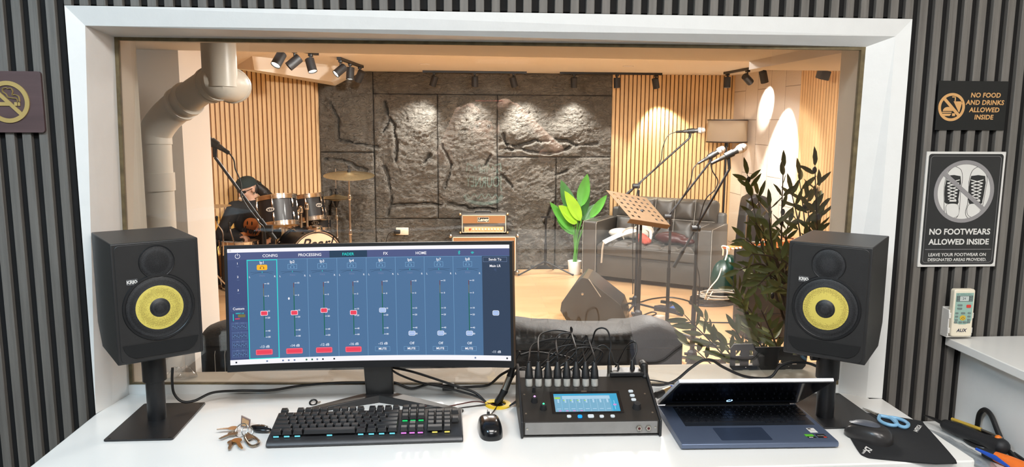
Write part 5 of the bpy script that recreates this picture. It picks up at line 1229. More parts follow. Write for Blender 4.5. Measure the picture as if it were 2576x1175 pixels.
# ---- wedge floor monitor
WG = thing('floor_monitor', 'dark wedge-shaped stage monitor standing between the sofa and microphone stands', 'floor monitor', (1.05, 6.3, 0))
Yw = 6.2; pts = [at(*q, Yw) for q in ((1464, 698), (1478, 702), (1562, 768), (1574, 800), (1574, 835), (1548, 868), (1440, 868), (1409, 782), (1412, 762), (1440, 722))]
zmin = min(p_.z for p_ in pts); pts = [V((p_.x, 0, max(0, (p_.z-max(zmin, 0))))) for p_ in pts]
Mw_ = xf((0, Yw, 0), 0, 0, 0)
m = MB(); a = [V((p_.x, Yw, p_.z)) for p_ in pts]; b = [V((p_.x+.12, Yw+.40, p_.z)) for p_ in pts]
va = [m.b.verts.new(q) for q in a]; vb = [m.b.verts.new(q) for q in b]; m._face(va[::-1]); m._face(vb)
for i in range(len(a)):
    j = (i+1) % len(a); m._face([va[i], va[j], vb[j], vb[i]])
dl(m, 'cabinet', pm('dark_wedge_paint', (54, 52, 49), .25, var=.08), WG, smooth=False, bevel=.006)
dl(MB().tube([a[1]+V((.01, -.003, 0)), (a[1]+a[2])/2+V((-.03, -.003, -.04))], .004, 6), 'edge_highlight', M_['grey_wall'], WG, label='pale edge highlight')  # pale bar stands in for the highlight along the wedge's edge
dl(MB().lathe([(.012, 0), (.010, .004), (0, .005)], 12, Matrix.Translation(at(1465, 740, Yw)) @ FB), 'screw', M_['steel'], WG)

# ---- amplifier head and cabinet
Yc = 8.56; cl, cr = at(1134, 640, Yc).x, at(1302, 640, Yc).x; ctop = at(1220, 591, Yc).z
tweed = pm('tan_grille_cloth', (156, 112, 72), .8, var=.12, vscale=220, bump=.2, bscale=500)
CBN = thing('guitar_cabinet', 'black guitar speaker cabinet with tan grille cloth below the amp head', 'guitar cabinet', ((cl+cr)/2, Yc+.16, 0))
dl(MB().box(cl, cr, Yc, Yc+.30, .035, ctop, bev=.012), 'cabinet', M_['leather'], CBN)
dl(MB().box(cl+.03, cr-.03, Yc-.006, Yc+.002, .07, ctop-.03), 'grille', tweed, CBN, smooth=False)
m = MB()
for a, b, c, d in ((cl+.022, cr-.022, ctop-.03, ctop-.022), (cl+.022, cl+.03, .06, ctop-.022), (cr-.03, cr-.022, .06, ctop-.022), (cl+.022, cr-.022, .06, .068)): m.box(a, b, Yc-.008, Yc, c, d)
dl(m, 'gold_piping', M_['ivory'], CBN, smooth=False)
for x in (cl, cr):
    for z in (.045, ctop-.012): dl(MB().ell((x, Yc, z), (.022, .02, .022)), 'corner_cap', M_['steel'], CBN)
for x in (cl+.08, cr-.08):
    for y in (Yc+.05, Yc+.25): dl(MB().cyl((x, y, 0), (x, y, .036), .02, 12), 'foot', M_['rubber'], CBN)
Yh = 8.60; hl, hr_ = at(1158, 560, Yh).x, at(1277, 560, Yh).x; hz0 = ctop+.014; hz1 = hz0+.225
AH_ = thing('amplifier', 'small black and tan guitar amp head with cream control panel', 'amplifier', ((hl+hr_)/2, Yh+.1, ctop))
dl(MB().box(hl, hr_, Yh, Yh+.2, hz0, hz1, bev=.014, seg=3), 'shell', M_['leather'], AH_)
dl(MB().box(hl+.03, hr_-.03, Yh-.004, Yh+.002, hz0+.115, hz1-.022), 'grille', tweed, AH_, smooth=False)
m = MB().box(hl+.045, hr_-.045, Yh-.004, Yh+.002, hz0+.016, hz0+.075); pnl = dl(m, 'control_panel', pm('cream_panel', (222, 188, 140), .4, .3), AH_, smooth=False)
m = MB()
for a, b, c, d in ((hl+.02, hr_-.02, hz1-.022, hz1-.016), (hl+.02, hl+.026, hz0+.01, hz1-.016), (hr_-.026, hr_-.02, hz0+.01, hz1-.016), (hl+.02, hr_-.02, hz0+.008, hz0+.014)): m.box(a, b, Yh-.006, Yh, c, d)
dl(m, 'cream_piping', M_['ivory'], AH_, smooth=False)
for k in range(12):
    x = hl+.075+(hr_-hl-.15)*k/11; red_ = k == 1
    dl(MB().cyl((x, Yh-.004, hz0+.048), (x, Yh-.018, hz0+.048), .011 if k not in (0,) else .005, 12), 'knob', M_['red'] if red_ else M_['ivory'], AH_, label='red indicator' if red_ else None)
xm = (hl+hr_)/2-.01
m = MB().box(xm-.065, xm+.065, Yh-.009, Yh-.003, hz0+.128, hz0+.185); bd = dl(m, 'badge', M_['black'], AH_, smooth=False)
m = MB(); text(m, 'Laney', .05, Matrix.Translation((xm, Yh-.0095, hz0+.157)) @ FB, bold=.0018, shear=.25)
for a, b, c, d in ((xm-.065, xm+.065, hz0+.182, hz0+.185), (xm-.065, xm+.065, hz0+.128, hz0+.131), (xm-.065, xm-.062, hz0+.128, hz0+.185), (xm+.062, xm+.065, hz0+.128, hz0+.185)): m.box(a, b, Yh-.0105, Yh-.009, c, d)
dl(m, 'badge_lettering', M_['ivory'], AH_, smooth=False)
dl(MB().tube([(xm-.09, Yh+.08, hz1-.002), (xm-.085, Yh+.08, hz1+.018), (xm+.085, Yh+.08, hz1+.018), (xm+.09, Yh+.08, hz1-.002)], .007, 8), 'handle', M_['rubber'], AH_)
for x in (hl+.06, hr_-.06):
    for y in (Yh+.04, Yh+.16): dl(MB().cyl((x, y, ctop), (x, y, hz0+.004), .014, 10), 'foot', M_['rubber'], AH_)
for x in (hl, hr_):
    for z in (hz0+.006, hz1-.006): dl(MB().ell((x, Yh+.004, z), .016), 'corner_cap', M_['brass'], AH_)
# wall outlet with a plug
q = at(1012, 582, 8.93); r = thing('wall_outlet', 'cream double wall outlet low on the stone wall', 'wall outlet', (q.x, 8.97, q.z))
dl(MB().box(q.x-.073, q.x+.073, 8.915, 8.985, q.z-.042, q.z+.042, bev=.003), 'plate', M_['ivory'], r)
for x in (-.035, .022): dl(MB().box(q.x+x-.018, q.x+x+.018, 8.912, 8.916, q.z-.02, q.z+.02), 'socket', M_['ivory'], r, smooth=False)
r = thing('power_plug', 'black power plug pushed into the wall outlet', 'plug', (q.x-.04, 8.90, q.z))
dl(MB().box(q.x-.095, q.x-.02, 8.86, 8.915, q.z-.022, q.z+.022, bev=.008), 'body', M_['rubber'], r)
dl(MB().tube(smooth_path([(q.x-.09, 8.89, q.z), (q.x-.13, 8.89, q.z-.005), (q.x-.17, 8.885, q.z-.05), (q.x-.2, 8.88, q.z-.2), (q.x-.22, 8.88, .012)], 5), .004, 6), 'cord', M_['cable'], r)
# slim tripod stand
b = at(1372, 640, 8.72); TS = thing('tripod_stand', 'slim black tripod stand with a short T bar before the stone wall', 'tripod stand', (b.x, b.y, 0))
zt2 = at(1370, 546, 8.72).z
dl(MB().tube([(b.x, b.y, .10), (b.x, b.y, .36), (b.x, b.y, .361), (b.x, b.y, zt2)], [.016, .016, .011, .011], 12), 'pole', M_['metalblack'], TS)
dl(MB().box(b.x-.055, b.x+.055, b.y-.012, b.y+.012, zt2-.01, zt2+.008), 'cross_bar', M_['metalblack'], TS, smooth=False)
for px, py, yo in ((1305, 692, None), (1441, 692, None), (1392, 668, 1)):
    f = onz(px, py, .008) if not yo else V((b.x+.12, b.y+.2, .01)); dl(MB().tube([(b.x, b.y, .14), f], [.011, .009], 8), 'leg', M_['metalblack'], TS); dl(MB().ell(tuple(f+V((0, 0, .003))), .012), 'rubber_foot', M_['rubber'], TS)

# ---- leafy plant in a white pot
PB = onz(1447, 692, 0); PLT = thing('potted_plant', 'bright green broad-leaved plant in a white pot left of the leather sofa', 'potted plant', (PB.x+.0, PB.y+.06, 0))
yb = PB.y+.06; hp = at(1447, 656, yb).z
dl(MB().lathe([(0, 0), (.062, 0), (.068, .01), (.082, hp), (.076, hp), (.074, hp-.02), (0, hp-.02)], 24, Matrix.Translation((PB.x, yb, 0))), 'pot', M_['white'], PLT)
g1, g2 = pm('leaf_green', (84, 150, 62), .35, var=.2, vscale=6), pm('leaf_bright', (158, 204, 60), .35, var=.12, vscale=6); g3 = pm('leaf_dark', (60, 112, 58), .35, var=.2, vscale=6)
for mm_ in (g1, g2, g3): mm_.node_tree.nodes['Principled BSDF'].inputs['Subsurface Weight'].default_value = 0
def leaf(m, a, b, wd, nrm, curl=.1, n=10):
    a, b = V(a), V(b); d = b-a; L_ = d.length; t = d.normalized(); nrm = V(nrm); s_ = t.cross(nrm).normalized(); up = s_.cross(t)
    def f(u, v_):
        e = sin(pi*u**.8)**.8 if 0 < u < 1 else 0; x = (v_-.5)*2
        return a+d*u+s_*(x*wd*e)+up*(abs(x)*wd*e*.35+curl*L_*(u*u-u)+.006*sin(u*60)*abs(x)*min(1, wd*12))
    m.grid(f, n, 4)
for (tx, ty), (bx, by), wd, mt, dy, nn in (((1478, 437), (1461, 520), .075, g1, -.02, (-.5, -1, .1)), ((1411, 452), (1445, 548), .085, g3, .08, (.3, -1, .3)), ((1383, 508), (1443, 585), .07, g1, -.1, (.4, -1, .5)), ((1405, 517), (1452, 562), .085, g2, -.16, (.2, -1, .7)),
    ((1420, 480), (1461, 556), .085, g2, -.12, (.5, -1, .4)), ((1527, 490), (1485, 548), .055, g1, -.1, (-.5, -1, .5)), ((1481, 462), (1466, 545), .06, g3, .05, (.6, -1, .1)), ((1425, 500), (1452, 560), .1, g3, .12, (0, -1, .2)), ((1400, 552), (1447, 590), .055, g1, .02, (.3, -1, .6)), ((1500, 512), (1470, 560), .07, g3, .1, (-.3, -1, .2))):
    b = at(bx, by, yb+dy*.4); t = at(tx, ty, yb+dy)
    m = MB(); leaf(m, b, t, wd, nn, .12); dl(m, 'leaf', mt, PLT, ang=80)
    dl(MB().tube(smooth_path([V((PB.x+random.uniform(-.02, .02), yb+random.uniform(-.02, .02), hp-.03)), V((PB.x+(b.x-PB.x)*.3, yb, hp+(b.z-hp)*.5)), b], 4), .006, 6), 'stalk', g1, PLT)

# ---- leather love seat
SF = thing('love_seat', 'dark grey leather two-seat sofa with white stitching in the right corner', 'sofa', (1.37, 8.33, 0), RAD(-33))
W2, D2 = 1.45, .72
def sb_(m, name, mat, **k): return m.build(name, mat, SF, **k)
sb_(MB().box(.15, W2-.15, .03, D2-.05, .06, .30, bev=.008), 'base', M_['leather'])
for x0 in (0, W2-.165): sb_(MB().box(x0, x0+.165, 0, D2-.04, .06, .67, bev=.022, seg=4), 'armrest', M_['leather'])
def tuft(x0, x1, y0, y1, nx, ny, hgt):
    def f(u, v_):
        gx, gy = u*nx, v_*ny; a, b = abs(sin(pi*gx)), abs(sin(pi*gy)); e = min(1, 18*min(u, 1-u))*min(1, 12*min(v_, 1-v_))
        return V((x0+(x1-x0)*u, y0+(y1-y0)*v_, hgt*(.35+.65*min(a, b)**.45)*e**.5))
    return f
m = MB().box(.168, W2-.168, .0, D2-.2, .30, .415, bev=.02, seg=3); m.grid(lambda u, v_: tuft(.175, W2-.175, .005, D2-.22, 6, 3, .05)(u, v_)+V((0, 0, .412)), 72, 36); sb_(m, 'seat_cushion', M_['leather'], ang=70)
BM = Matrix.Translation((0, D2-.24, .44)) @ Matrix.Rotation(RAD(-12), 4, 'X') @ FB     # back cushion plane, x across, y up, h toward the front
m = MB().box(.19, W2-.10, 0, .50, -.15, 0, BM, bev=.05, seg=4); m.map(lambda c: c)
m.grid(lambda u, v_: BM @ (tuft(.20, W2-.11, .01, .49, 5, 2, .075)(u, v_)+V((0, 0, -.012))), 70, 30); sb_(m, 'back_cushion', M_['leather'], ang=70)
sb_(MB().box(.10, W2-.02, D2-.10, D2, .06, .78, bev=.03, seg=3), 'back_frame', M_['leather'])
for k in range(1, 5): sb_(MB().tube([BM @ V((.20+(W2-.31)*k/5, .49*t/10, .018+.002*(t in (0, 10)))) for t in range(11)], .0026, 6), 'stitching', M_['stitch'])
sb_(MB().tube([BM @ V((.20+(W2-.31)*t/20, .25, .018)) for t in range(21)], .0026, 6), 'stitching', M_['stitch'])
for k in range(1, 6): sb_(MB().tube([V((.175+(W2-.35)*k/6, .005+(D2-.225)*t/10, .432)) for t in range(11)], .003, 6), 'stitching', M_['stitch'])
for y in (.17, .335): sb_(MB().tube([V((.175+(W2-.35)*t/20, y, .432)) for t in range(21)], .003, 6), 'stitching', M_['stitch'])
for x in (.004, .161, W2-.161, W2-.004): sb_(MB().tube([(x, -.001, .07), (x, -.001, .64), (x, .02, .668), (x, D2-.2, .669)], .0022, 6), 'stitching', M_['stitch'])
sb_(MB().tube([(.17, -.003, .30), (W2-.17, -.003, .30)], .003, 6), 'piping', M_['black'])
for x in (.06, W2-.06):
    for y in (.06, D2-.08): sb_(MB().cyl((x, y, 0), (x, y, .062), .025, 12), 'leg', M_['black'])
SFM = Matrix.Translation((1.37, 8.33, 0)) @ Matrix.Rotation(RAD(-33), 4, 'Z')
def sfp(x, y, z): return SFM @ V((x, y, z))
# things lying on the love seat
bgm = pm('pale_grey_canvas', (206, 200, 188), .8, var=.1, vscale=20, bump=.2)
r = thing('backpack', 'pale grey backpack on the left of the sofa, strap hanging over the edge', 'backpack', tuple(sfp(.5, .3, .46)))
m = MB().ell(sfp(.34, .33, .515), (.16, .09, .06), Matrix.Rotation(RAD(-30), 4, 'Z')).ell(sfp(.60, .32, .55), (.12, .11, .095), Matrix.Rotation(RAD(-20), 4, 'Z')).ell(sfp(.5, .38, .52), (.16, .10, .07))
dl(m, 'bag_body', bgm, r, remesh=.012, smth=3)
dl(MB().tube(smooth_path([sfp(.62, .25, .60), sfp(.5, .18, .57), sfp(.40, .10, .53), sfp(.30, .02, .475), sfp(.265, -.02, .45)], 5), .028, 8, flat=.35), 'shoulder_strap', M_['white'], r)
dl(MB().tube(smooth_path([sfp(.265, -.02, .45), sfp(.255, -.03, .38), sfp(.25, -.026, .3), sfp(.245, -.025, .22)], 4), .018, 8, flat=.2), 'strap_tail', bgm, r)
dl(MB().tube(smooth_path([sfp(.44, .13, .48), sfp(.43, .12, .56), sfp(.50, .14, .61), sfp(.58, .2, .60)], 5), .008, 6), 'cord_loop', M_['grey_wall'], r)
dl(MB().tube(smooth_path([sfp(.66, .24, .60), sfp(.72, .2, .58), sfp(.74, .14, .50), sfp(.70, .1, .465)], 5), .015, 6, flat=.4), 'second_strap', bgm, r)
r = tag(MB().ell(sfp(.66, .12, .505), (.075, .05, .06), xf((0, 0, 0), 0, RAD(20), RAD(-40))).ell(sfp(.72, .1, .49), (.05, .05, .045)).map(lambda c: c+V((1, 1, 1))*.012*noise.noise(c*22)).build('red_cloth', pm('salmon_red_cloth', (186, 84, 70), .7, var=.2, vscale=20), remesh=.008, smth=2), 'crumpled salmon red cloth on the sofa seat beside the backpack', 'cloth')
tag(MB().ell(sfp(.95, .22, .52), (.19, .08, .07), Matrix.Rotation(RAD(-38), 4, 'Z')).ell(sfp(1.10, .2, .5), (.12, .07, .045), Matrix.Rotation(RAD(-38), 4, 'Z')).map(lambda c: c+V((1, 1, 1))*.01*noise.noise(c*18)).build('red_jacket', pm('dark_red_shiny_fabric', (58, 20, 19), .35, var=.2, vscale=20), remesh=.01, smth=2), 'dark red shiny jacket lying along the sofa seat', 'jacket')

# ---- floor lamp
q = at(1829, 330, 8.52); FL = thing('floor_lamp', 'floor lamp with dark-rimmed beige drum shade behind the leather sofa', 'floor lamp', (q.x, q.y, 0))
sz0, sz1 = at(1829, 357, 8.52).z, at(1829, 302, 8.52).z; sr = .222
def shade_mat():
    m, N, L, P = nt('beige_lamp_fabric'); P.inputs['Base Color'].default_value = (*lin((150, 138, 124)), 1); P.inputs['Roughness'].default_value = .9
    t = N.new('ShaderNodeBsdfTranslucent'); t.inputs[0].default_value = (*lin((190, 168, 140)), 1); x = N.new('ShaderNodeMixShader'); x.inputs[0].default_value = .3
    L.new(P.outputs[0], x.inputs[1]); L.new(t.outputs[0], x.inputs[2]); L.new(x.outputs[0], N['Material Output'].inputs[0]); return m
dl(MB().lathe([(sr, sz0), (sr*.985, sz1)], 40, Matrix.Translation((q.x, q.y, 0))), 'lamp_shade', shade_mat(), FL)
for z, rr_ in ((sz0, sr), (sz1, sr*.985)): dl(MB().tube([(q.x+rr_*cos(a), q.y+rr_*sin(a), z) for a in [2*pi*k/40 for k in range(41)]], .008, 6, cap=False), 'shade_rim', pm('dark_rim', (54, 42, 34), .6), FL)
dl(MB().tube([(q.x, q.y, .02), (q.x, q.y, sz0+.06)], .011, 12), 'pole', M_['metalblack'], FL); dl(MB().lathe([(0, 0), (.14, 0), (.14, .015), (.02, .025), (.012, .03)], 28, Matrix.Translation((q.x, q.y, 0))), 'base', M_['metalblack'], FL)
dl(MB().tube([(q.x, q.y, sz0-.06), (q.x, q.y, sz0+.0)], .022, 12), 'socket', M_['black'], FL)
for a in (0, 2*pi/3, 4*pi/3): dl(MB().tube([(q.x, q.y, sz0+.01), (q.x+sr*cos(a), q.y+sr*sin(a), sz0+.006)], .004, 6), 'shade_spoke', M_['steel'], FL)
dl(MB().ell((q.x, q.y, (sz0+sz1)/2), .045), 'bulb', em('warm_bulb', (255, 196, 130), 8), FL)
l = light('lamp_bulb_light', 'POINT', (q.x, q.y, (sz0+sz1)/2), (q.x, q.y, 0), 8, (1, .8, .58), .05); l.parent = FL; l.matrix_parent_inverse = Matrix.Translation((-q.x, -q.y, 0))
# warm uplight added out of sight for the yellow streak on the oak wall
q = at(540, 600, 8.25); r = thing('uplight', 'small black uplight added out of sight on the floor below the left oak slats', 'spotlight', (q.x, q.y, 0))
dl(MB().lathe([(.05, 0), (.05, .06), (.042, .06), (.04, .05), (0, .05)], 20, Matrix.Translation((q.x, q.y, 0))), 'housing', M_['blackm'], r)
l = light('uplight_lamp', 'SPOT', (q.x, q.y, .07), (q.x-.02, q.y+.2, 1.0), 60, (1, .78, .36), .03, spot=46, blend=.4); l.parent = r; l.matrix_parent_inverse = Matrix.Translation((-q.x, -q.y, 0))
M_['silverpaint'] = pm('silver_paint', (200, 198, 192), .35, .3)
# ---- microphone stands, microphones, music stand
mesh_sil = pm('silver_mic_grille', (196, 192, 186), .35, .8, bump=.5, bscale=900)
micb = pm('dark_mic_body', (48, 46, 44), .4, .3)
def tripod(name, label, base, hubz, poleh, feet, r0=.013, cat='microphone stand', group=None, lower=None):
    r = thing(name, label, cat, (base.x, base.y, 0), 0, group)
    B = V((base.x, base.y, 0))
    dl(MB().tube([B+V((0, 0, max(.02, hubz-.10))), B+V((0, 0, poleh*.6)), B+V((0, 0, poleh*.601)), B+V((0, 0, poleh))], [r0, r0, r0*.75, r0*.75], 12), 'pole', M_['metalblack'], r)
    dl(MB().lathe([(r0, hubz+.05), (r0*2.0, hubz+.035), (r0*2.9, hubz-.04), (r0*1.6, hubz-.05)], 10, Matrix.Translation(B)), 'hub', M_['blackm'], r, ang=30)
    dl(MB().cyl(B+V((-.02, 0, hubz+.02)), B+V((-.055, 0, hubz+.02)), .011, 10), 'hub_knob', M_['black'], r)
    for f in feet:
        f = V((f.x, f.y, .012)); d = (f-(B+V((0, 0, hubz-.02)))).normalized()
        lg = dl(MB().tube([B+V((0, 0, hubz-.02)), f], r0*.75, 10), 'leg', M_['metalblack'], r)
        m = MB().limb([f-d*.05, f], [r0*1.0, r0*.9], 8); o = m.build('rubber_foot', M_['rubber'], lg); o.matrix_parent_inverse = lg.matrix_world.inverted() if False else (Matrix.Translation(r.location)).inverted() @ Matrix.Identity(4); o.matrix_parent_inverse = Matrix.Identity(4)
    return r, B
def boom(r, piv, tip, tail):
    dl(MB().tube([tail, piv, tip], .0085, 10), 'boom_arm', M_['metalblack'], r)
    dl(MB().cyl(piv+V((-.03, 0, 0)), piv+V((.03, 0, 0)), .022, 12), 'boom_clamp', M_['blackm'], r)
    d = (tail-piv).normalized(); dl(MB().cyl(tail-d*.0, tail-d*.14, .0125, 10), 'counter_grip', M_['rubber'], r)
def mic(label, a, b, cordpts, clipto, ln=None, head_=True, sc=1.0):     # a = cable end, b = grille end
    a, b = V(a), V(b); d = (b-a).normalized(); L_ = (b-a).length; r = thing('microphone', label, 'microphone', tuple((a+b)/2), 0, 'vocal microphones on stands')
    e = lambda t: a+d*(L_*t)
    dl(MB().tube([e(0), e(.02), e(.22), e(.24)], [.005*sc, .009*sc, .010*sc, .010*sc], 12), 'plug', M_['rubber'], r)
    dl(MB().tube([e(.24), e(.25), e(.70), e(.74)], [.010*sc, .0115*sc, .0165*sc, .019*sc], 14), 'body', micb, r)
    Mx = frame(e(.74), d.orthogonal(), d); s_ = L_*.26
    dl(MB().lathe([(.019*sc, 0), (.0235*sc, s_*.12), (.026*sc, s_*.42), (.0255*sc, s_*.5), (.022*sc, s_*.8), (.013*sc, s_*.97), (0, s_)], 18, Mx), 'grille', mesh_sil, r, label='silver mesh grille')
    dl(MB().tube([e(.73)+d*s_*.40, e(.74)+d*s_*.48], [.0272*sc, .0272*sc], 18), 'grille_band', M_['steel'], r)
    dl(MB().tube([e(.40), e(.62)], [.0185*sc, .021*sc], 12), 'clip', M_['rubber'], r)
    dl(MB().tube([e(.5)-V((0, 0, .015)), V(clipto)], [.013, .010], 10), 'clip_mount', M_['rubber'], r)
    dl(MB().tube(smooth_path([a]+[V(q) for q in cordpts], 6), .0042, 8), 'cord', M_['cable'], r)
MS = 'microphone stands on the wooden floor'
# stand A (rear left): boom up to the level microphone
ba = onz(1597, 800, 0); Ya = ba.y
ra, _ = tripod('microphone_stand', 'rear boom microphone stand whose arm reaches up toward the lamp shade', ba, .16, at(1600, 478, Ya).z, [onz(1716, 796, 0), onz(1552, 800, 0)+V((0, -.15, 0)), onz(1500, 772, 0)], group=MS)
pv = at(1600, 468, Ya); tp = at(1735, 347, Ya-.05); boom(ra, pv, tp, pv+(pv-tp)*.30)
mic('microphone held level at upper right, its grille pointing at the lamp', at(1700, 332, Ya-.05), at(1774, 327, Ya-.05), [at(1680, 342, Ya-.05), at(1667, 372, Ya-.05), at(1662, 405, Ya-.04), at(1640, 432, Ya-.03), at(1612, 460, Ya-.03), at(1600, 500, Ya-.04), at(1592, 600, Ya-.04), at(1592, 740, Ya-.04)], tp, sc=1.15)
# stand B (middle)
bb = onz(1676, 852, 0); Yb_ = bb.y
rb2, _ = tripod('microphone_stand', 'middle boom microphone stand with a thumb screw on its hub', bb, .10, at(1675, 552, Yb_).z, [onz(1800, 872, 0), onz(1622, 828, 0), onz(1630, 895, 0)], group=MS, r0=.0145)
pv = at(1680, 545, Yb_); tp = at(1786, 408, Yb_-.1); boom(rb2, pv, tp, pv+(pv-tp)*.35)
mic('middle microphone of three, tilted up in front of the leather sofa', at(1755, 412, Yb_-.1), at(1823, 372, Yb_-.1), [at(1744, 424, Yb_-.1), at(1740, 445, Yb_-.1), at(1732, 470, Yb_-.08), at(1712, 505, Yb_-.05), at(1690, 540, Yb_-.04), at(1683, 600, Yb_-.04), at(1682, 800, Yb_-.04)], tp, sc=1.15)
# stand C (front)
bc = onz(1739, 930, 0); Yc_ = bc.y
rc2, _ = tripod('microphone_stand', 'front boom microphone stand beside the end of the long black sofa', bc, .10, at(1747, 585, Yc_).z, [onz(1822, 914, 0), onz(1680, 990, 0), onz(1700, 900, 0)], group=MS, r0=.0165)
pv = at(1750, 575, Yc_); tp = at(1835, 425, Yc_-.1); boom(rc2, pv, tp, pv+(pv-tp)*.68)
mic('front microphone with pale grille just below the lamp shade', at(1788, 412, Yc_-.1), at(1878, 367, Yc_-.1), [at(1792, 430, Yc_-.1), at(1806, 455, Yc_-.1), at(1798, 478, Yc_-.09), at(1780, 495, Yc_-.08), at(1768, 520, Yc_-.05), at(1755, 580, Yc_-.04), at(1752, 660, Yc_-.05), at(1760, 720, Yc_-.05), at(1745, 880, Yc_-.05)], tp, sc=1.2)
# stand by the drums
Yd = 4.35; bd_ = at(668, 700, Yd); bd_.z = 0
rd_, _ = tripod('microphone_stand', 'boom microphone stand at left, its arm leaning up past the drummer', bd_, .14, at(668, 572, Yd).z, [bd_+V((.26, -.08, 0)), bd_+V((-.22, -.16, 0)), bd_+V((-.02, .28, 0))], group=MS, r0=.0135)
pv = at(672, 575, Yd); tp = at(541, 396, Yd); boom(rd_, pv, tp, pv+(pv-tp)*.16)
mic('microphone half hidden by the pale column at left', at(577, 386, Yd), at(503, 338, Yd), [at(588, 402, Yd), at(592, 425, Yd), at(601, 445, Yd), at(607, 470, Yd), at(606, 490, Yd-.02), at(622, 520, Yd-.03), at(650, 558, Yd-.03), at(668, 600, Yd-.04), at(668, 800, Yd-.03)], tp, sc=1.25)
dl(MB().cyl(at(603, 497, Yd-.01), at(610, 500, Yd-.01), .016, 12), 'silver_collar', M_['chrome'], rd_, label='silver collar')
# music stand
Ym = 5.85; bm = at(1605, 800, Ym); bm.z = 0
rs, _ = tripod('music_stand', 'music stand with a tan perforated desk in front of the love seat', bm, .22, at(1607, 540, Ym).z, [bm+V((.16, -.3, 0)), bm+V((-.28, -.12, 0)), bm+V((.1, .3, 0))], cat='music stand', r0=.015)
pa_, pb_, pd_ = at(1524, 478, Ym-.16), at(1626, 498, Ym+.18), at(1602, 553, Ym-.33)
uu, vv_ = (pb_-pa_), (pd_-pa_); vv_ = vv_-uu*(vv_.dot(uu)/uu.length_squared); Lu, Lv = uu.length, vv_.length
MXs = frame(pa_, uu, uu.cross(vv_)); 
holes = []
for i in range(6):
    for j in range(6):
        cx_2, cy_2 = Lu*(.14+.145*i), Lv*(.12+.15*j)
        if i in (2, 3) and j > 3: continue
        holes.append((cx_2-Lu*.028, cx_2+Lu*.028, cy_2-Lv*.032, cy_2+Lv*.032))
m = MB()
sg = 1 if (MXs.to_3x3().inverted() @ vv_).y > 0 else -1
m2 = MB(); cutplate(m2, [(0, 0), (Lu, 0), (Lu*.98, Lv), (Lu*.02, Lv)], holes, -.001, .001); m2.map(lambda c: MXs @ V((c.x, sg*c.z, c.y)))
dl(m2, 'perforated_desk', pm('tan_painted_steel', (104, 84, 64), .5, .1), rs, smooth=False)
m = MB().box(0, Lu, -.002, .002, 0, .04); m.map(lambda c: MXs @ V((c.x, sg*(Lv+c.y), c.z))); dl(m, 'lip', pm('tan_lip', (100, 80, 60), .5, .1), rs, smooth=False)
ctr = pa_+uu*.5+vv_*.62; tpz = V((bm.x, bm.y, at(1607, 540, Ym).z))
dl(MB().limb([tpz-V((0, 0, .02)), (tpz+ctr)/2, ctr], [.02, .018, .014]), 'tilt_joint', M_['blackm'], rs)

# ---- floor clutter
yp = onz(1680, 782, 0); r = thing('effects_pedal', 'silver and blue effects pedal lying on the wooden floor', 'effects pedal', (yp.x, yp.y, 0), RAD(-38))
MB().prism([(-.075, 0), (.075, 0), (.075, .03), (-.075, .05)], -.11, .11, Matrix(((0, 0, 1, 0), (1, 0, 0, 0), (0, 1, 0, 0), (0, 0, 0, 1)))).build('case', pm('pedal_dark', (52, 52, 56), .4, .4), r, smooth=False, bevel=.004)
MB().box(-.02, .025, -.07, .07, .041, .046).build('silver_bar', M_['steel'], r, smooth=False)
MB().box(.035, .10, -.06, .06, .041, .046).build('display', pm('pedal_blue', (60, 96, 170), .3), r, smooth=False)
MB().box(-.1, .02, .055, .085, .05, .075).build('treadle', M_['blackm'], r, smooth=False)
q = onz(1660, 806, 0); tag(MB().box(-.035, .035, -.03, .03, 0, .045, xf((q.x, q.y, 0), 0, 0, RAD(20)), bev=.004).build('power_adapter', M_['grey_wall']), 'small grey power adapter box on the floor near the pedal', 'adapter')
def fl(pts, z=.006): return [V((onz(a, b, z).x, onz(a, b, z).y, z)) for a, b in pts]
for lb, pts, rr_ in (('cable on the floor arching behind the pedal to the coil', ((1612, 760), (1640, 752), (1680, 748), (1712, 752), (1740, 760), (1770, 768)), .007), ('cable lying straight across the floor below the pedal', ((1590, 800), (1640, 806), (1700, 811), (1760, 811), (1850, 812), (1960, 813)), .006),
    ('wriggling cable at the feet of the music stand', ((1590, 785), (1596, 798), (1620, 800), (1650, 790), (1640, 785), (1612, 796), (1600, 806), (1650, 812)), .006), ('cable slanting down right beneath the boom stand leg', ((1682, 812), (1700, 830), (1740, 855), (1790, 872), (1850, 878), (1920, 874)), .006), ('cable running along the floor toward the olive tree', ((1712, 862), (1760, 870), (1820, 866), (1900, 862), (1960, 866)), .006)):
    cable('floor_cable', lb, fl(pts), rr_, mat=M_['cable'])
oc = onz(1795, 762, 0)
m = MB(); P = []
for k in range(5*18): a = 2*pi*k/18; rr_ = .20+.025*sin(k*.7); P.append(V((oc.x+rr_*cos(a)*1.25+.02*sin(k*.33), oc.y+rr_*sin(a)*.9, .010+.013*(k//18)+.004*sin(a*2))))
tag(MB().tube(P, .006, 6).build('coiled_cable', M_['blackm']), 'coil of dark cable lying on the floor right of the pedal', 'cable')
m = MB(); P = []
for k in range(3*18): a = 2*pi*k/18; rr_ = .17+.02*cos(k*.5); P.append(V((oc.x+.04+rr_*cos(a)*1.2, oc.y-.03+rr_*sin(a)*.85, .082+.012*(k//18))))
tag(MB().tube(P, .0055, 6).build('coiled_cable', pm('pale_cable', (186, 180, 170), .5)), 'pale cable coiled on top of the dark floor coil', 'cable')
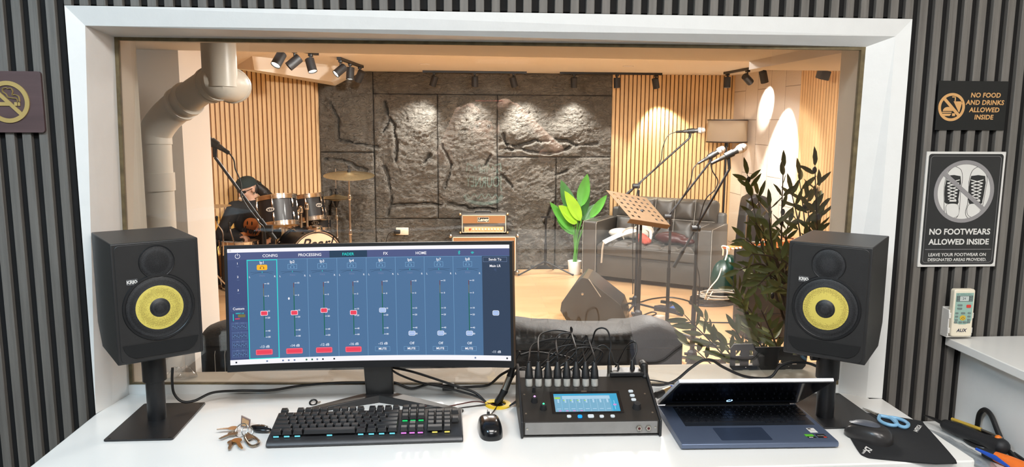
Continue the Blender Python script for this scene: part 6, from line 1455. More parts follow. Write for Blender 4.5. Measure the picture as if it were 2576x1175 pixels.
cable('white_cable', 'white cable hanging down beside the green bag at the sofa end', [at(1815, 675, 7.1), at(1806, 700, 7.05), at(1788, 722, 7.0), at(1778, 738, 6.95), V((onz(1772, 764, .01).x, onz(1772, 764, .01).y, .012)), V((oc.x+.02, oc.y+.1, .09))], .006, mat=M_['ivory'])
gb = onz(1822, 752, 0)
tag(MB().ell((gb.x, gb.y+.05, .20), (.13, .10, .20)).ell((gb.x+.05, gb.y+.04, .30), (.08, .08, .16)).map(lambda c: c+V((1, 1, .6))*.03*noise.noise(c*9)).map(lambda c: V((c.x, c.y, max(c.z, .002)))).build('green_bag', pm('dark_green_plastic', (16, 52, 42), .3, var=.2), ang=40), 'dark green plastic bag on the floor beside the love seat armrest', 'bag')
# gig bag, case, guitar
gq = at(1905, 600, 7.05); r = thing('gig_bag', 'black padded instrument bag standing upright beside the love seat', 'instrument bag', (gq.x, gq.y, 0))
zt3 = at(1905, 491, 7.05).z
out_ = [(-.15, 0), (.15, 0), (.155, .5), (.13, zt3-.12), (.09, zt3-.03), (0, zt3), (-.08, zt3-.02), (-.12, zt3-.1), (-.155, .5)]
MB().prism(smooth_path([(a, b, 0) for a, b in out_]+[(out_[0][0], out_[0][1], 0)], 3) and [(p_.x, p_.y) for p_ in smooth_path([(a, b, 0) for a, b in out_], 3)], -.10, .10, Matrix.Translation((0, .1, 0)) @ FB).build('shell', pm('black_nylon', (40, 40, 42), .4, bump=.2, bscale=300), r, bevel=.02, seg=3)
MB().tube([(-.12, -.003, .3), (-.115, -.003, zt3-.2), (0, -.003, zt3-.06), (.115, -.003, zt3-.2), (.12, -.003, .3)], .006, 6).build('zip', M_['steel'], r)
MB().box(-.1, .1, -.05, .0, .15, .5, bev=.02).build('pocket', pm('black_nylon_pocket', (34, 34, 36), .5), r)
MB().tube([(.07, -.01, .72), (.075, -.05, .70), (.075, -.05, .58), (.07, -.01, .56)], .01, 6).build('carry_handle', M_['rubber'], r)
Yg = 5.7; g0, g1_ = at(1826, 616, Yg), at(1950, 622, Yg+.25); zg = g0.z
cs = at(1912, 700, Yg+.3); r = thing('equipment_case', 'black upright equipment case under the orange guitar behind the tree leaves', 'case', (cs.x, cs.y, 0))
MB().box(-.16, .2, -.14, .16, .02, zg-.055, bev=.012).build('shell', M_['blackm'], r)
for x in (-.12, .16):
    for y in (-.1, .12): MB().cyl((x, y, 0), (x, y, .022), .018, 10).build('foot', M_['rubber'], r)
for z in (.2, .55): MB().box(-.161, .201, -.145, -.138, z, z+.02).build('strap', M_['rubber'], r, smooth=False)
MB().box(.0, .05, -.15, -.138, zg-.22, zg-.15).build('latch', M_['steel'], r)
r = thing('guitar', 'orange-brown guitar lying on the black case, headstock toward the sofa', 'guitar', tuple(g0))
gw, gd = pm('orange_wood', (206, 122, 70), .35, var=.15, stretch=(8, 1, 1)), pm('dark_rosewood', (70, 44, 32), .45)
d = (g1_-g0); d.z = 0; L_ = d.length; d.normalize(); GM = frame(V((g0.x, g0.y, zg-.03)), d, (0, 0, 1))
dl(MB().prism([(0, -.03), (.14, -.035), (.16, -.022), (.16, .022), (.14, .035), (0, .03)], -.004, .014, GM), 'headstock', gw, r, smooth=False, bevel=.003)
dl(MB().box(.15, .48, -.026, .026, .0, .018, GM, bev=.004), 'neck', gw, r); dl(MB().box(.15, .50, -.026, .026, .018, .024, GM), 'fretboard', gd, r, smooth=False)
bdy = [(.44, 0), (.46, .10), (.54, .15), (.64, .13), (.70, .11), (.80, .17), (.92, .18), (1.0, .10), (1.02, 0)]; bdy = bdy+[(x, -y) for x, y in bdy[-2:0:-1]]
bdy = [(p_.x, p_.y) for p_ in smooth_path([(a*.62+.2, b*.7, 0) for a, b in bdy]+[(bdy[0][0]*.62+.2, 0, 0)], 3)[:-1]]
dl(MB().prism(bdy, -.023, .03, GM), 'body', gw, r, bevel=.004); dl(MB().lathe([(.035, .0305), (0, .0305)], 20, GM @ Matrix.Translation((.62, 0, 0))), 'sound_hole', gd, r); dl(MB().box(.70, .72, -.05, .05, .03, .038, GM), 'bridge', gd, r, smooth=False)
for x in (.03, .07, .11):
    for s_ in (-1, 1): dl(MB().limb([GM @ V((x, s_*.03, .004)), GM @ V((x, s_*.05, .004))], [.004, .007], 6), 'tuning_peg', M_['ivory'], r)
dl(MB().tube(smooth_path([GM @ V((.005, -.03, -.015)), GM @ V((-.005, -.035, .012)), GM @ V((-.008, 0, .020)), GM @ V((-.005, .035, .012)), GM @ V((.005, .03, -.015)), GM @ V((.015, .04, -.06))], 4), .006, 8), 'capo', M_['ivory'], r, label='pale capo clamped on the headstock')
dl(MB().tube(smooth_path([GM @ V((-.008, -.02, .012)), GM @ V((-.012, -.03, -.03)), GM @ V((-.03, -.03, -.085))], 4), .006, 8), 'capo', M_['ivory'], r, label='pale capo clamped on the headstock')

# ---- olive tree in front of the window at right
random.seed(21)
OT = thing('olive_tree', 'tall artificial olive tree with dark leaves behind the right speaker', 'tree', (0, 0, 0))
tb = at(2045, 840, 2.9); OT.location = (tb.x, tb.y, 0); TB = V((tb.x, tb.y, 0))
olg = pm('olive_leaf', (112, 118, 66), .5, var=.35, vscale=9); olk = pm('olive_branch', (74, 58, 42), .8, var=.2)
dl(MB().lathe([(0, 0), (.09, 0), (.10, .02), (.115, .26), (.105, .26), (.10, .24), (0, .24)], 24, Matrix.Translation(TB)), 'pot', M_['blackm'], OT)
trunk = [TB+V((0, 0, .22)), TB+V((-.02, .02, .5)), at(1990, 780, 3.0), at(1965, 690, 3.0)]
mt = MB(); mt.tube(smooth_path(trunk, 5), .014, 8); ml_ = MB(); mo_ = []
tips = [((1880, 440), .1, .55), ((1970, 425), .0, .5), ((2050, 418), -.1, .4), ((1905, 490), .2, .6), ((1935, 520), -.05, .7), ((1990, 480), .1, .6), ((2030, 500), .0, .6), ((1890, 640), -.15, .85), ((1860, 680), .05, .85), ((1905, 720), -.1, .9), ((1940, 640), .15, .9), ((1865, 760), .1, .2), ((1722, 792), -.1, .15), ((1730, 862), -.05, .0), ((1800, 845), .05, .0), ((1770, 800), .15, .1), ((1850, 830), -.1, .0), ((1880, 800), .1, .1), ((1830, 870), -.12, -.05), ((1905, 850), .0, 0), ((2060, 470), .1, .5), ((1930, 600), .2, .8), ((1985, 560), .1, .8), ((2010, 440), .15, .5), ((1845, 720), .2, .4), ((1915, 780), -.15, .2), ((1940, 830), .1, .0), ((1960, 720), -.2, .6), ((1965, 650), -.2, .7), ((1895, 690), .2, .6), ((1875, 600), .12, .7), ((1935, 690), .05, .6), ((1990, 640), -.1, .7), ((2055, 540), .0, .6), ((1900, 560), .0, .7)]
def sprig(p0_, p1_, mid, n_, sc):
    P = smooth_path([p0_, mid, p1_], 8); mt.tube(P, [.006*(1-.7*i/(len(P)-1)) for i in range(len(P))], 5)
    for i in range(n_):
        t = .25+.75*(i+.6)/n_; k = min(len(P)-2, int(t*(len(P)-1))); a = P[k]; d = (P[k+1]-P[k]).normalized()
        side = d.cross(V((random.uniform(-1, 1), random.uniform(-1, 1), random.uniform(-.4, 1)))).normalized()
        for s_ in ((-1, 1) if random.random() < .6 else (1,)):
            dr = (d*random.uniform(.5, 1.0)+side*s_*random.uniform(.6, 1.0)).normalized(); L_ = random.uniform(.06, .10)*sc
            leaf(ml_, a+dr*.004, a+dr*L_, L_*random.uniform(.10, .145), (random.uniform(-.8, .8), -1, random.uniform(-.3, 1)), random.uniform(-.1, .25), 6)
        if random.random() < .05 and len(mo_) < 9: mo_.append(a+side*.012-V((0, 0, .012)))
    dr = (P[-1]-P[-2]).normalized(); leaf(ml_, P[-1], P[-1]+dr*.075*sc, .012*sc, (.3, -1, .3), .1, 6)
for (px, py), dy, t in tips:
    tip = at(px, py, 3.0+dy*1.3); st_ = smooth_path(trunk, 5); s0_ = st_[int(max(.12, min(1, t))*(len(st_)-1))]
    if py < 560: mid = (s0_+tip)/2+V((.06*(1 if px > 1970 else -1)*.6, 0, .05))
    else: mid = (s0_+tip)/2+V((0, dy*.3, .06))
    Ls = (tip-s0_).length; sprig(s0_, tip, mid, max(4, int(Ls/(.052 if px > 1800 and py > 560 else .075))), 1.05)
dl(mt, 'branches', olk, OT); dl(ml_, 'foliage', olg, OT, ang=80)
for p_ in mo_+[at(1883, 452, 3.12), at(2049, 428, 2.88), at(1966, 560, 3.0)]: dl(MB().ell(tuple(p_), (.009, .009, .014), u=10, v=8), 'olive_fruit', pm('dark_olive', (40, 34, 36), .35), OT)

# ================================================================== drum kit
whitehead = pm('white_drum_head', (226, 216, 204), .45, var=.03); clearhead = pm('clear_drum_head', (206, 176, 130), .25, var=.1)
shellb = pm('black_drum_wrap', (30, 31, 34), .42, var=.05); shellb.node_tree.nodes['Principled BSDF'].inputs['Coat Weight'].default_value = .15
def drum(name, label, Mx, R_, D_, top=whitehead, bot=whitehead, lugs=6, badge=None, cat='drum', group='drums of the black kit', hoopmat=None, shell=None, lugscale=1):
    r = thing(name, label, cat, tuple(Mx @ V((0, 0, -D_/2))), 0, group)
    hm = hoopmat or M_['chrome']
    dl(MB().lathe([(R_, -D_/2+.01), (R_, D_/2-.01)], 48, Mx), 'shell', shell or shellb, r)
    for s_, hd in ((1, top), (-1, bot)):
        z = s_*D_/2
        dl(MB().lathe([(R_+.004, z-s_*.03), (R_+.013, z-s_*.03), (R_+.013, z-s_*.025), (R_+.008, z-s_*.022), (R_+.008, z+s_*.008), (R_+.016, z+s_*.012), (R_+.016, z+s_*.016), (R_+.004, z+s_*.016), (R_+.003, z)], 48, Mx), 'hoop', hm, r)
        dl(MB().lathe([(R_+.004, z), (R_-.02, z+s_*.001), (0, z+s_*.001)], 48, Mx), 'head', hd, r)
    for k in range(lugs):
        a = 2*pi*(k+.5)/lugs; c, s2 = cos(a), sin(a)
        for z0, z1 in ((D_/2-.11, D_/2-.035), (-D_/2+.035, -D_/2+.11)):
            if D_ < .2 and z0 < 0: continue
            dl(MB().limb([Mx @ V(((R_+.008)*c, (R_+.008)*s2, z0)), Mx @ V(((R_+.012)*c, (R_+.012)*s2, (z0+z1)/2)), Mx @ V(((R_+.008)*c, (R_+.008)*s2, z1))], [.007*lugscale, .012*lugscale, .008*lugscale], 8), 'lug', M_['chrome'], r)
        dl(MB().tube([Mx @ V(((R_+.012)*c, (R_+.012)*s2, -D_/2+.0)), Mx @ V(((R_+.012)*c, (R_+.012)*s2, -D_/2+.06))], .003, 6), 'tension_rod', M_['chrome'], r)
        dl(MB().tube([Mx @ V(((R_+.012)*c, (R_+.012)*s2, D_/2-.06)), Mx @ V(((R_+.012)*c, (R_+.012)*s2, D_/2+.02))], .003, 6), 'tension_rod', M_['chrome'], r)
    if badge is not None:
        c, s2 = cos(badge), sin(badge); BMx = Mx @ frame(V(((R_+.001)*c, (R_+.001)*s2, .01)), (-s2, c, 0), (c, s2, 0))
        bd2 = dl(MB().prism([(.042*cos(t), .022*sin(t)) for t in [2*pi*k/24 for k in range(24)]], 0, .003, BMx), 'badge', M_['silverpaint'], r, smooth=False, label='oval silver badge')
        m = MB()
        for x in (-.02, 0, .02): m.box(x-.006, x+.006, -.011, .010-.2*abs(x), .003, .0045, BMx)
        dl(m, 'badge_mark', shellb, r, smooth=False)
    return r
def tiltm(c, rx, ry, rz=0): return Matrix.Translation(c) @ Matrix.Rotation(rz, 4, 'Z') @ Matrix.Rotation(rx, 4, 'X') @ Matrix.Rotation(ry, 4, 'Y')
c1 = at(699, 533, 7.7); drum('tom_drum', 'nearer black rack tom with oval silver badge in front of the drummer', tiltm(c1, RAD(-12), RAD(-7)), .19, .28, badge=RAD(-98), bot=clearhead)
c2 = at(779, 523, 8.4); drum('tom_drum', 'farther black rack tom right of the nearer one', tiltm(c2, RAD(-8), RAD(-8)), .163, .26, badge=RAD(-42), bot=clearhead)
fb_ = at(797, 652, 7.98); ax = V((.25, -.38, 0)).normalized()
BMx_ = frame(V((fb_.x, fb_.y, .325))-ax*.20, V((0, 0, 1)), ax)
BD = drum('bass_drum', 'large black bass drum facing the window, cream front head showing script lettering', BMx_, .285, .40, top=pm('cream_bass_head', (228, 196, 164), .4, var=.02), bot=whitehead, lugs=8, cat='bass drum', hoopmat=pm('black_hoop_chrome', (70, 68, 66), .15, .9))
pw = BMx_ @ V((0, 0, .2025)); m = MB(); text(m, 'Pearl', .17, frame(pw+V((0, 0, .150))-ax*-.001, V((-ax.y, ax.x, 0)), ax), bold=.002, shear=.35); dl(m, 'head_lettering', M_['black'], BD, smooth=False)
dl(MB().lathe([(.278, .2035), (.268, .2035)], 48, BMx_), 'head_ring', M_['black'], BD)
for s_ in (-1, 1):
    sp = BMx_ @ V((-.2, s_*.2, .1)); ft = V((sp.x+s_*.0+ax.y*-s_*.12, sp.y+ax.x*s_*.12, .01)); dl(MB().tube([sp, ft], .009, 8), 'spur', M_['chrome'], BD)
    for k in range(3):
        t = RAD(-60+60*k); p_ = BMx_ @ V((.296*cos(t)*1, .296*sin(t), .185*s_)); dl(MB().ell(tuple(p_), (.02, .02, .014)), 'claw', M_['chrome'], BD)
# tom mount on the bass drum
pz = BMx_ @ V((.295, 0, .17)); dl(MB().box(-.07, .07, -.05, .05, -.01, .05, xf(pz, 0, 0, RAD(-33)), bev=.012), 'mount_block', M_['chrome'], BD)
for px, top_, tgt in ((757, 528, c1+V((.185, .06, -.02))), (772, 520, c2+V((-.02, -.165, -.01)))):
    q = at(px, top_, pz.y); b0_ = V((q.x, pz.y, pz.z+.03)); dl(MB().tube([b0_, q], .0125, 12), 'tom_post', M_['chrome'], BD); dl(MB().limb([q-V((0, 0, .015)), q+V((0, 0, .02))], [.026, .024]), 'post_clamp', M_['chrome'], BD); dl(MB().limb([q, (q+tgt)/2+V((0, 0, .02)), tgt], [.012, .014, .016]), 'tom_arm', M_['chrome'], BD)
# floor tom standing on its head, legs up
c3 = at(606, 604, 8.05); zt4 = c3.z
FT = drum('floor_tom', 'floor tom standing upside down with a white head, bent legs pointing up', Matrix.Translation((c3.x, c3.y, zt4/2+.006)), .205, zt4-.03, lugs=8, cat='drum')
for (ax1, ay1), (ax2, ay2), (ax3, ay3) in (((545, 549), (560, 583), (562, 603)), ((578, 563), (580, 580), (590, 612)), ):
    P = [at(ax1, ay1, c3.y-.2), at(ax1+2, ay1+14, c3.y-.2), at(ax2, ay2, c3.y-.205), at(ax3, ay3+4, c3.y-.213), at(ax3, ay3+40, c3.y-.216)]
    lg = dl(MB().tube(smooth_path(P, 4), .0075, 8), 'leg', M_['chrome'], FT); dl(MB().limb([P[0]-V((0, 0, .02)), P[0]+V((0, 0, .01))], [.012, .015], 8), 'rubber_foot', M_['rubber'], FT)
# snare behind
c4 = at(797, 562, 8.64); drum('snare_drum', 'small black snare drum glimpsed below the farther tom', tiltm(c4, RAD(-6), 0), .16, .14, badge=RAD(-85), cat='drum')
SS = thing('snare_stand', 'chrome tripod stand carrying the snare drum', 'drum stand', (c4.x, c4.y, 0))
dl(MB().tube([(c4.x, c4.y, .12), (c4.x, c4.y, c4.z-.1)], .012, 10), 'post', M_['chrome'], SS)
for k in range(3):
    a = 2*pi*k/3+.4; dl(MB().tube([(c4.x, c4.y, .2), (c4.x+.22*cos(a), c4.y+.22*sin(a), .01)], .008, 8), 'leg', M_['chrome'], SS); dl(MB().tube([(c4.x, c4.y, c4.z-.12), (c4.x+.15*cos(a), c4.y+.15*sin(a), c4.z-.092)], .007, 8), 'basket_arm', M_['chrome'], SS)
def cymstand(label, c, feet=.28, topz=None, group='cymbal stands'):
    r = thing('cymbal_stand', label, 'cymbal stand', (c.x, c.y, 0), 0, group); z = topz
    dl(MB().tube([(c.x, c.y, .08), (c.x, c.y, z*.5), (c.x, c.y, z*.501), (c.x, c.y, z*.78), (c.x, c.y, z*.781), (c.x, c.y, z)], [.0135, .0135, .011, .011, .008, .008], 12), 'tube', M_['chrome'], r)
    for t in (.5, .78): dl(MB().limb([(c.x, c.y, z*t-.02), (c.x, c.y, z*t+.012)], [.018, .016], 10), 'wing_clamp', M_['chrome'], r)
    for k in range(3):
        a = 2*pi*k/3+.5; dl(MB().tube([(c.x, c.y, .34), (c.x+feet*cos(a), c.y+feet*sin(a), .012)], .008, 8), 'leg', M_['chrome'], r); dl(MB().ell((c.x+feet*cos(a), c.y+feet*sin(a), .014), .014), 'rubber_foot', M_['rubber'], r)
    return r
def cymbal(name, label, Mx, R_, h=.02, group='bronze cymbals'):
    r = thing(name, label, 'cymbal', tuple(Mx.translation), 0, group)
    dl(MB().lathe([(0, h+.016), (.02, h+.016), (.045, h+.008), (.06, h), (R_*.6, h*.55), (R_, 0), (R_, -.0015), (R_*.6, h*.5-.001), (.06, h-.002), (0, h+.010)], 56, Mx), 'plate', M_['brass'], r)
    dl(MB().lathe([(.018, h+.016), (.018, h+.04), (.008, h+.045), (.006, h+.06), (.014, h+.062), (.014, h+.08), (0, h+.08)], 14, Mx), 'felt_and_nut', M_['blackm'], r); return r
ck_ = at(878, 438, 7.75); cymstand('chrome cymbal stand carrying the large crash cymbal', ck_, .3, ck_.z+.05)
cymbal('crash_cymbal', 'large crash cymbal high in front of the stone wall', tiltm((ck_.x, ck_.y, ck_.z-.015), RAD(7), RAD(1)), .255)
hk = at(846, 500, 8.62); r = cymstand('chrome hi-hat stand with a thin rod rising above its cymbals', hk, .2, hk.z-.02)
dl(MB().tube([(hk.x, hk.y, hk.z-.05), (hk.x, hk.y, at(846, 424, 8.62).z)], .0035, 6), 'pull_rod', M_['chrome'], r); dl(MB().lathe([(.012, -.10), (.034, -.035), (.034, -.02), (0, -.02)], 16, Matrix.Translation(hk)), 'seat_cup', M_['blackm'], r)
cymbal('hi_hat_cymbal', 'upper cymbal of the hi-hat pair beside the toms', Matrix.Translation((hk.x, hk.y, hk.z+.012)), .18, .022)
cymbal('hi_hat_cymbal', 'lower cymbal of the hi-hat pair, bell facing down', Matrix.Translation((hk.x, hk.y, hk.z+.002)) @ Matrix.Rotation(pi, 4, 'X') , .18, .015)
rk_ = at(548, 520, 7.5); cymstand('chrome cymbal stand behind the pale column at far left', V((rk_.x-.12, rk_.y, 0)), .25, rk_.z-.02)
cymbal('ride_cymbal', 'bronze cymbal edge showing beside the pale column at far left', tiltm((rk_.x-.12, rk_.y, rk_.z-.005), 0, RAD(-3)), .24)
th = at(640, 640, 8.36); r = thing('drum_throne', 'round black drum stool the drummer sits on', 'stool', (th.x, th.y, 0))
dl(MB().lathe([(0, .34), (.16, .34), (.175, .36), (.175, .41), (.15, .43), (0, .43)], 28, Matrix.Translation((th.x, th.y, 0))), 'seat', M_['leather'], r); dl(MB().tube([(th.x, th.y, .2), (th.x, th.y, .35)], .016, 10), 'post', M_['chrome'], r)
for k in range(3):
    a = 2*pi*k/3+.3; dl(MB().tube([(th.x, th.y, .26), (th.x+.18*cos(a), th.y+.18*sin(a), .01)], .01, 8), 'leg', M_['chrome'], r)
# ================================================================== people
skin = pm('skin', (208, 166, 142), .5, var=.06, vscale=14); skin.node_tree.nodes['Principled BSDF'].inputs['Subsurface Weight'].default_value = .05
hairm = pm('dark_hair', (30, 25, 23), .5, var=.2, vscale=60, stretch=(1, 1, .2)); tee = pm('black_cotton', (25, 25, 27), .85, var=.12, vscale=18, bump=.15, bscale=60); pants = pm('dark_trousers', (34, 34, 38), .85, var=.1)
def headshape(m, HM, s=1.0):      # local: face toward -y, up +z, centre of the skull at the origin
    def e(c, r, rx=0): m.ellm(HM @ Matrix.Translation(V(c)*s) @ Matrix.Rotation(rx, 4, 'X'), [q*s for q in r])
    e((0, .012, .022), (.076, .094, .088)); e((0, -.030, -.040), (.058, .056, .066)); e((0, -.052, -.088), (.030, .028, .024))      # skull, lower face, chin
    e((0, -.074, .018), (.052, .016, .014)); e((.034, -.062, -.022), (.024, .024, .022)); e((-.034, -.062, -.022), (.024, .024, .022))  # brow, cheeks
    e((0, -.094, -.010), (.010, .012, .028), RAD(-18)); e((0, -.100, -.030), (.015, .013, .010)); e((.011, -.092, -.031), (.008, .010, .007)); e((-.011, -.092, -.031), (.008, .010, .007))  # nose
    e((0, -.084, -.056), (.024, .011, .006)); e((0, -.083, -.066), (.020, .011, .007))      # lips
    for q in (-1, 1): e((q*.079, .010, -.010), (.010, .022, .032), RAD(-12)); e((q*.078, .004, -.036), (.007, .010, .010))   # ears
    e((0, .020, -.10), (.054, .056, .07))
def limbw(m, pts, rs): m.limb(pts, rs, 14)
def hand(m, W_, fx, pz, side, s=1.0, curl=(35, 45, 25), spread=6, thumb=(.5, 40)):
    # wrist point, finger direction, back-of-hand normal, side=+1 if the thumb is on the +y side
    F = frame(W_, fx, pz); P = lambda x, y, z: F @ (V((x, y, z))*s)
    def e(c, r): m.ellm(F @ Matrix.Translation(V(c)*s), [q*s for q in r], 14, 10)
    e((.048, 0, 0), (.052, .040, .014)); e((.025, side*.024, -.006), (.030, .018, .016)); e((.078, 0, .002), (.018, .040, .012))
    for k, (y, L_) in enumerate(((.030, .074), (.010, .084), (-.010, .078), (-.029, .060))):
        y *= side; a = 0; p_ = V((.086-.006*abs(k-1), y, .001)); pts = [p_]; sp = RAD(spread)*(1.5-k)*side*.5
        for ln, c in zip((.44, .31, .25), curl):
            a += RAD(c+3*k); p_ = p_+V((cos(a)*cos(sp), cos(a)*sin(sp), -sin(a)))*L_*ln; pts.append(p_)
        m.limb([P(*q) for q in pts], [.0098*s, .0092*s, .0084*s, .0072*s], 10)
    t0 = V((.022, side*.034, -.006)); d = V((.62, side*.62, -thumb[0])).normalized(); d2 = (d+V((.5, -side*.35, -.15))).normalized()
    m.limb([P(*t0), P(*(t0+d*.036)), P(*(t0+d*.036+d2*.030)), P(*(t0+d*.036+d2*.052))], [.0135*s, .0115*s, .0102*s, .0085*s], 10)

# ---- the drummer
DR = thing('person', 'person in a black cap, sunglasses and black printed shirt bending over the drums', 'person', (th.x, th.y, 0))
dk2 = lambda m, n, mat, **k: dl(m, n, mat, DR, **k)
hc = at(621, 474, 8.22); fdir = V((-.56, -.72, -.40)).normalized()
HM_ = frame(hc, V((-fdir.y, fdir.x, 0)), V((0, 0, 1))-fdir*fdir.z*0+V((fdir.x, fdir.y, 0))*.52); Fm = HM_.to_3x3()
# frame: +x across, z up tilted forward; -y must be the facing direction
xx = V((0, 0, 1)).cross(fdir)
HM_ = Matrix((xx.normalized(), -fdir, xx.normalized().cross(-fdir))).transposed().to_4x4(); HM_ = Matrix.Translation(hc) @ HM_
HS = 1.10
pel, che = V((th.x, th.y, .55)), at(636, 558, 8.28); sA, sB = at(590, 523, 8.17), at(680, 518, 8.33); nk = at(634, 508, 8.26)
eA, hA = at(553, 592, 8.03), at(622, 598, 7.98); eB, hB = at(694, 588, 8.20), at(672, 606, 8.02)
kA, kB = V((c3.x-.30, 8.02, .50)), V((c3.x+.27, 8.08, .50)); fA, fB_ = V((c3.x-.30, 8.06, .09)), V((c3.x+.26, 8.12, .09))
m = MB(); headshape(m, HM_, HS)
limbw(m, [hc-V((0, 0, .03)), nk-V((0, 0, .02))], [.058, .062]); limbw(m, [nk-V((0, 0, .03)), che, pel], [.09, .125, .12]); limbw(m, [sA, (sA+sB)/2-V((0, 0, .03)), sB], [.06, .09, .06])
limbw(m, [sA, eA, hA-(hA-eA).normalized()*.09], [.052, .043, .028]); limbw(m, [sB, eB, hB-(hB-eB).normalized()*.09], [.052, .043, .028])
hand(m, hA-(hA-eA).normalized()*.10, hA-eA, (0, 0, 1), 1); hand(m, hB-(hB-eB).normalized()*.10, hB-eB, (0, 0, 1), -1)
for k_, f_, o_s in ((kA, fA, -.08), (kB, fB_, .08)): limbw(m, [pel+V((o_s, 0, -.02)), k_, f_], [.085, .058, .042]); limbw(m, [f_-V((0, 0, .04)), f_+V((0, -.16, -.055))], [.04, .032])
body = dk2(m, 'body', skin, remesh=.0085, smth=2)
m = MB(); limbw(m, [nk-V((0, 0, .035)), che, (che+pel)/2, pel-V((0, 0, .06))], [.092, .152, .155, .15]); limbw(m, [sA, (sA+sB)/2-V((0, 0, .01)), sB], [.075, .105, .075]); limbw(m, [sA, eA, hA-(hA-eA)*.30], [.078, .062, .046]); limbw(m, [sB, eB, hB-(hB-eB)*.30], [.078, .062, .046])
m.ell(che+V((-.02, -.06, .02)), (.17, .10, .15))
sh = dk2(m, 'shirt', tee, remesh=.011, smth=3)
m = MB()
for k_, f_, o_s in ((kA, fA, -.08), (kB, fB_, .08)): limbw(m, [pel+V((o_s, 0, -.02)), k_, f_+V((0, 0, .02))], [.105, .078, .062])
dk2(m, 'trousers', pants, remesh=.012, smth=2)
for f_ in (fA, fB_): dk2(MB().limb([f_-V((0, -.03, .035)), f_+V((0, -.10, -.045)), f_+V((0, -.17, -.055))], [.046, .044, .034]), 'shoe', M_['blackm'])
# print on the chest
pc = at(629, 572, 8.08)
PFm = frame(pc, V((1, -.25, 0)), V((-.25, -1, .15)))
m = MB(); n = 28
blob = [(.088*cos(t)*(1+.10*sin(t)), .100*sin(t)+.004*cos(3*t)) for t in [2*pi*k/n for k in range(n)]]
m.grid(lambda u, v_: PFm @ V((blob[int(round(u*n)) % n][0]*v_, blob[int(round(u*n)) % n][1]*v_, 0)), n, 8); pr_ = dk2(m, 'shirt_print', pm('orange_print', (206, 136, 80), .8), smooth=False, weld=True)
m = MB()
for x, y in ((-.030, .045), (.022, .042)): m.prism([(x+.008*cos(t), y+.022*sin(t)) for t in [2*pi*k/14 for k in range(14)]], 0, .001, PFm)
text(m, 'drew', .085, PFm @ Matrix.Translation((0, -.035, 0)) @ Matrix.Rotation(RAD(-10), 4, 'Z'), bold=.004)
pr2 = dk2(m, 'print_marks', tee, smooth=False)
from mathutils.bvhtree import BVHTree
def drape(o, cloth, F, off, rigid=False):       # lay the print onto the cloth along the print's own normal
    bpy.context.view_layer.update(); dg = bpy.context.evaluated_depsgraph_get(); ev = cloth.evaluated_get(dg); me = ev.to_mesh()
    tree = BVHTree.FromPolygons([cloth.matrix_world @ v.co for v in me.vertices], [p_.vertices[:] for p_ in me.polygons]); ev.to_mesh_clear()
    n_ = (F.to_3x3() @ V((0, 0, 1))).normalized(); W_ = o.matrix_world; Wi = W_.inverted()
    if rigid:
        ds = [((tree.ray_cast(W_ @ v.co+n_*.35, -n_)[0] or W_ @ v.co)-W_ @ v.co).dot(n_) for v in o.data.vertices]; mx = sorted(ds)[int(len(ds)*.97)]+off
        for v in o.data.vertices: v.co = Wi @ (W_ @ v.co+n_*mx)
        return
    for v in o.data.vertices:
        p_ = W_ @ v.co; h = tree.ray_cast(p_+n_*.35, -n_)
        if h[0]: v.co = Wi @ (h[0]+n_*off)
drape(pr_, sh, PFm, .005); drape(pr2, sh, PFm, .004, True)
# cap, hair, glasses, ear ring
cm_ = pm('dark_green_cap', (28, 42, 42), .8, var=.1, bump=.15, bscale=200)
m = MB(); CM = HM_ @ Matrix.Scale(HS, 4)
def capf(u, v_):
    a = 2*pi*u; t = v_*pi/2; x, y, z = .089*cos(a)*cos(t)**.7, .108*sin(a)*cos(t)**.7+.012, .024+.092*sin(t)
    return CM @ V((x, y, z+.016*(-sin(a))*cos(t)))
m.grid(capf, 36, 10); cap = dk2(m, 'cap', cm_, weld=True, ang=60)
m = MB(); m.grid(lambda u, v_: CM @ V((.062*(2*u-1), .105+.055*v_*(1-(2*u-1)**2*.6), .012-.02*v_-.015*(2*u-1)**2)), 12, 5); dk2(m, 'cap_brim', cm_, solid=.005)
dk2(MB().ell(CM @ V((0, .012, .118)), .007), 'cap_button', cm_)
m = MB(); b0h = CM @ V((0, .10, -.01)); m.ell(CM @ V((0, .055, -.03)), (.075, .065, .075)); m.limb([b0h, at(664, 484, 8.33), at(680, 500, 8.38), at(688, 530, 8.42)], [.055, .058, .05, .03]); m.map(lambda c: c+V((1, 1, 1))*.006*noise.noise(c*60)); dk2(m, 'hair', hairm)
gl_m = pm('black_sunglass', (12, 13, 15), .12)
m = MB()
for q in (-1, 1):
    m.grid(lambda u, v_: CM @ V((q*(.008+.056*u), -.098+.030*(u**2)+.004*(2*v_-1)**2, .012-.034*(v_-.15)*(1-.3*u))), 8, 5)
gls = dk2(m, 'sunglasses', gl_m, solid=.003)
for q in (-1, 1): dk2(MB().tube([CM @ V((q*.064, -.070, .006)), CM @ V((q*.082, -.03, .006)), CM @ V((q*.084, .02, .002))], .0035, 6), 'temple_arm', gl_m)
for q in (-1, 1): dk2(MB().tube([CM @ V((q*.080, .004+.011*cos(t), -.045+.011*sin(t))) for t in [2*pi*k/16 for k in range(17)]], .0042, 6, cap=False), 'ear_ring', M_['steel'])

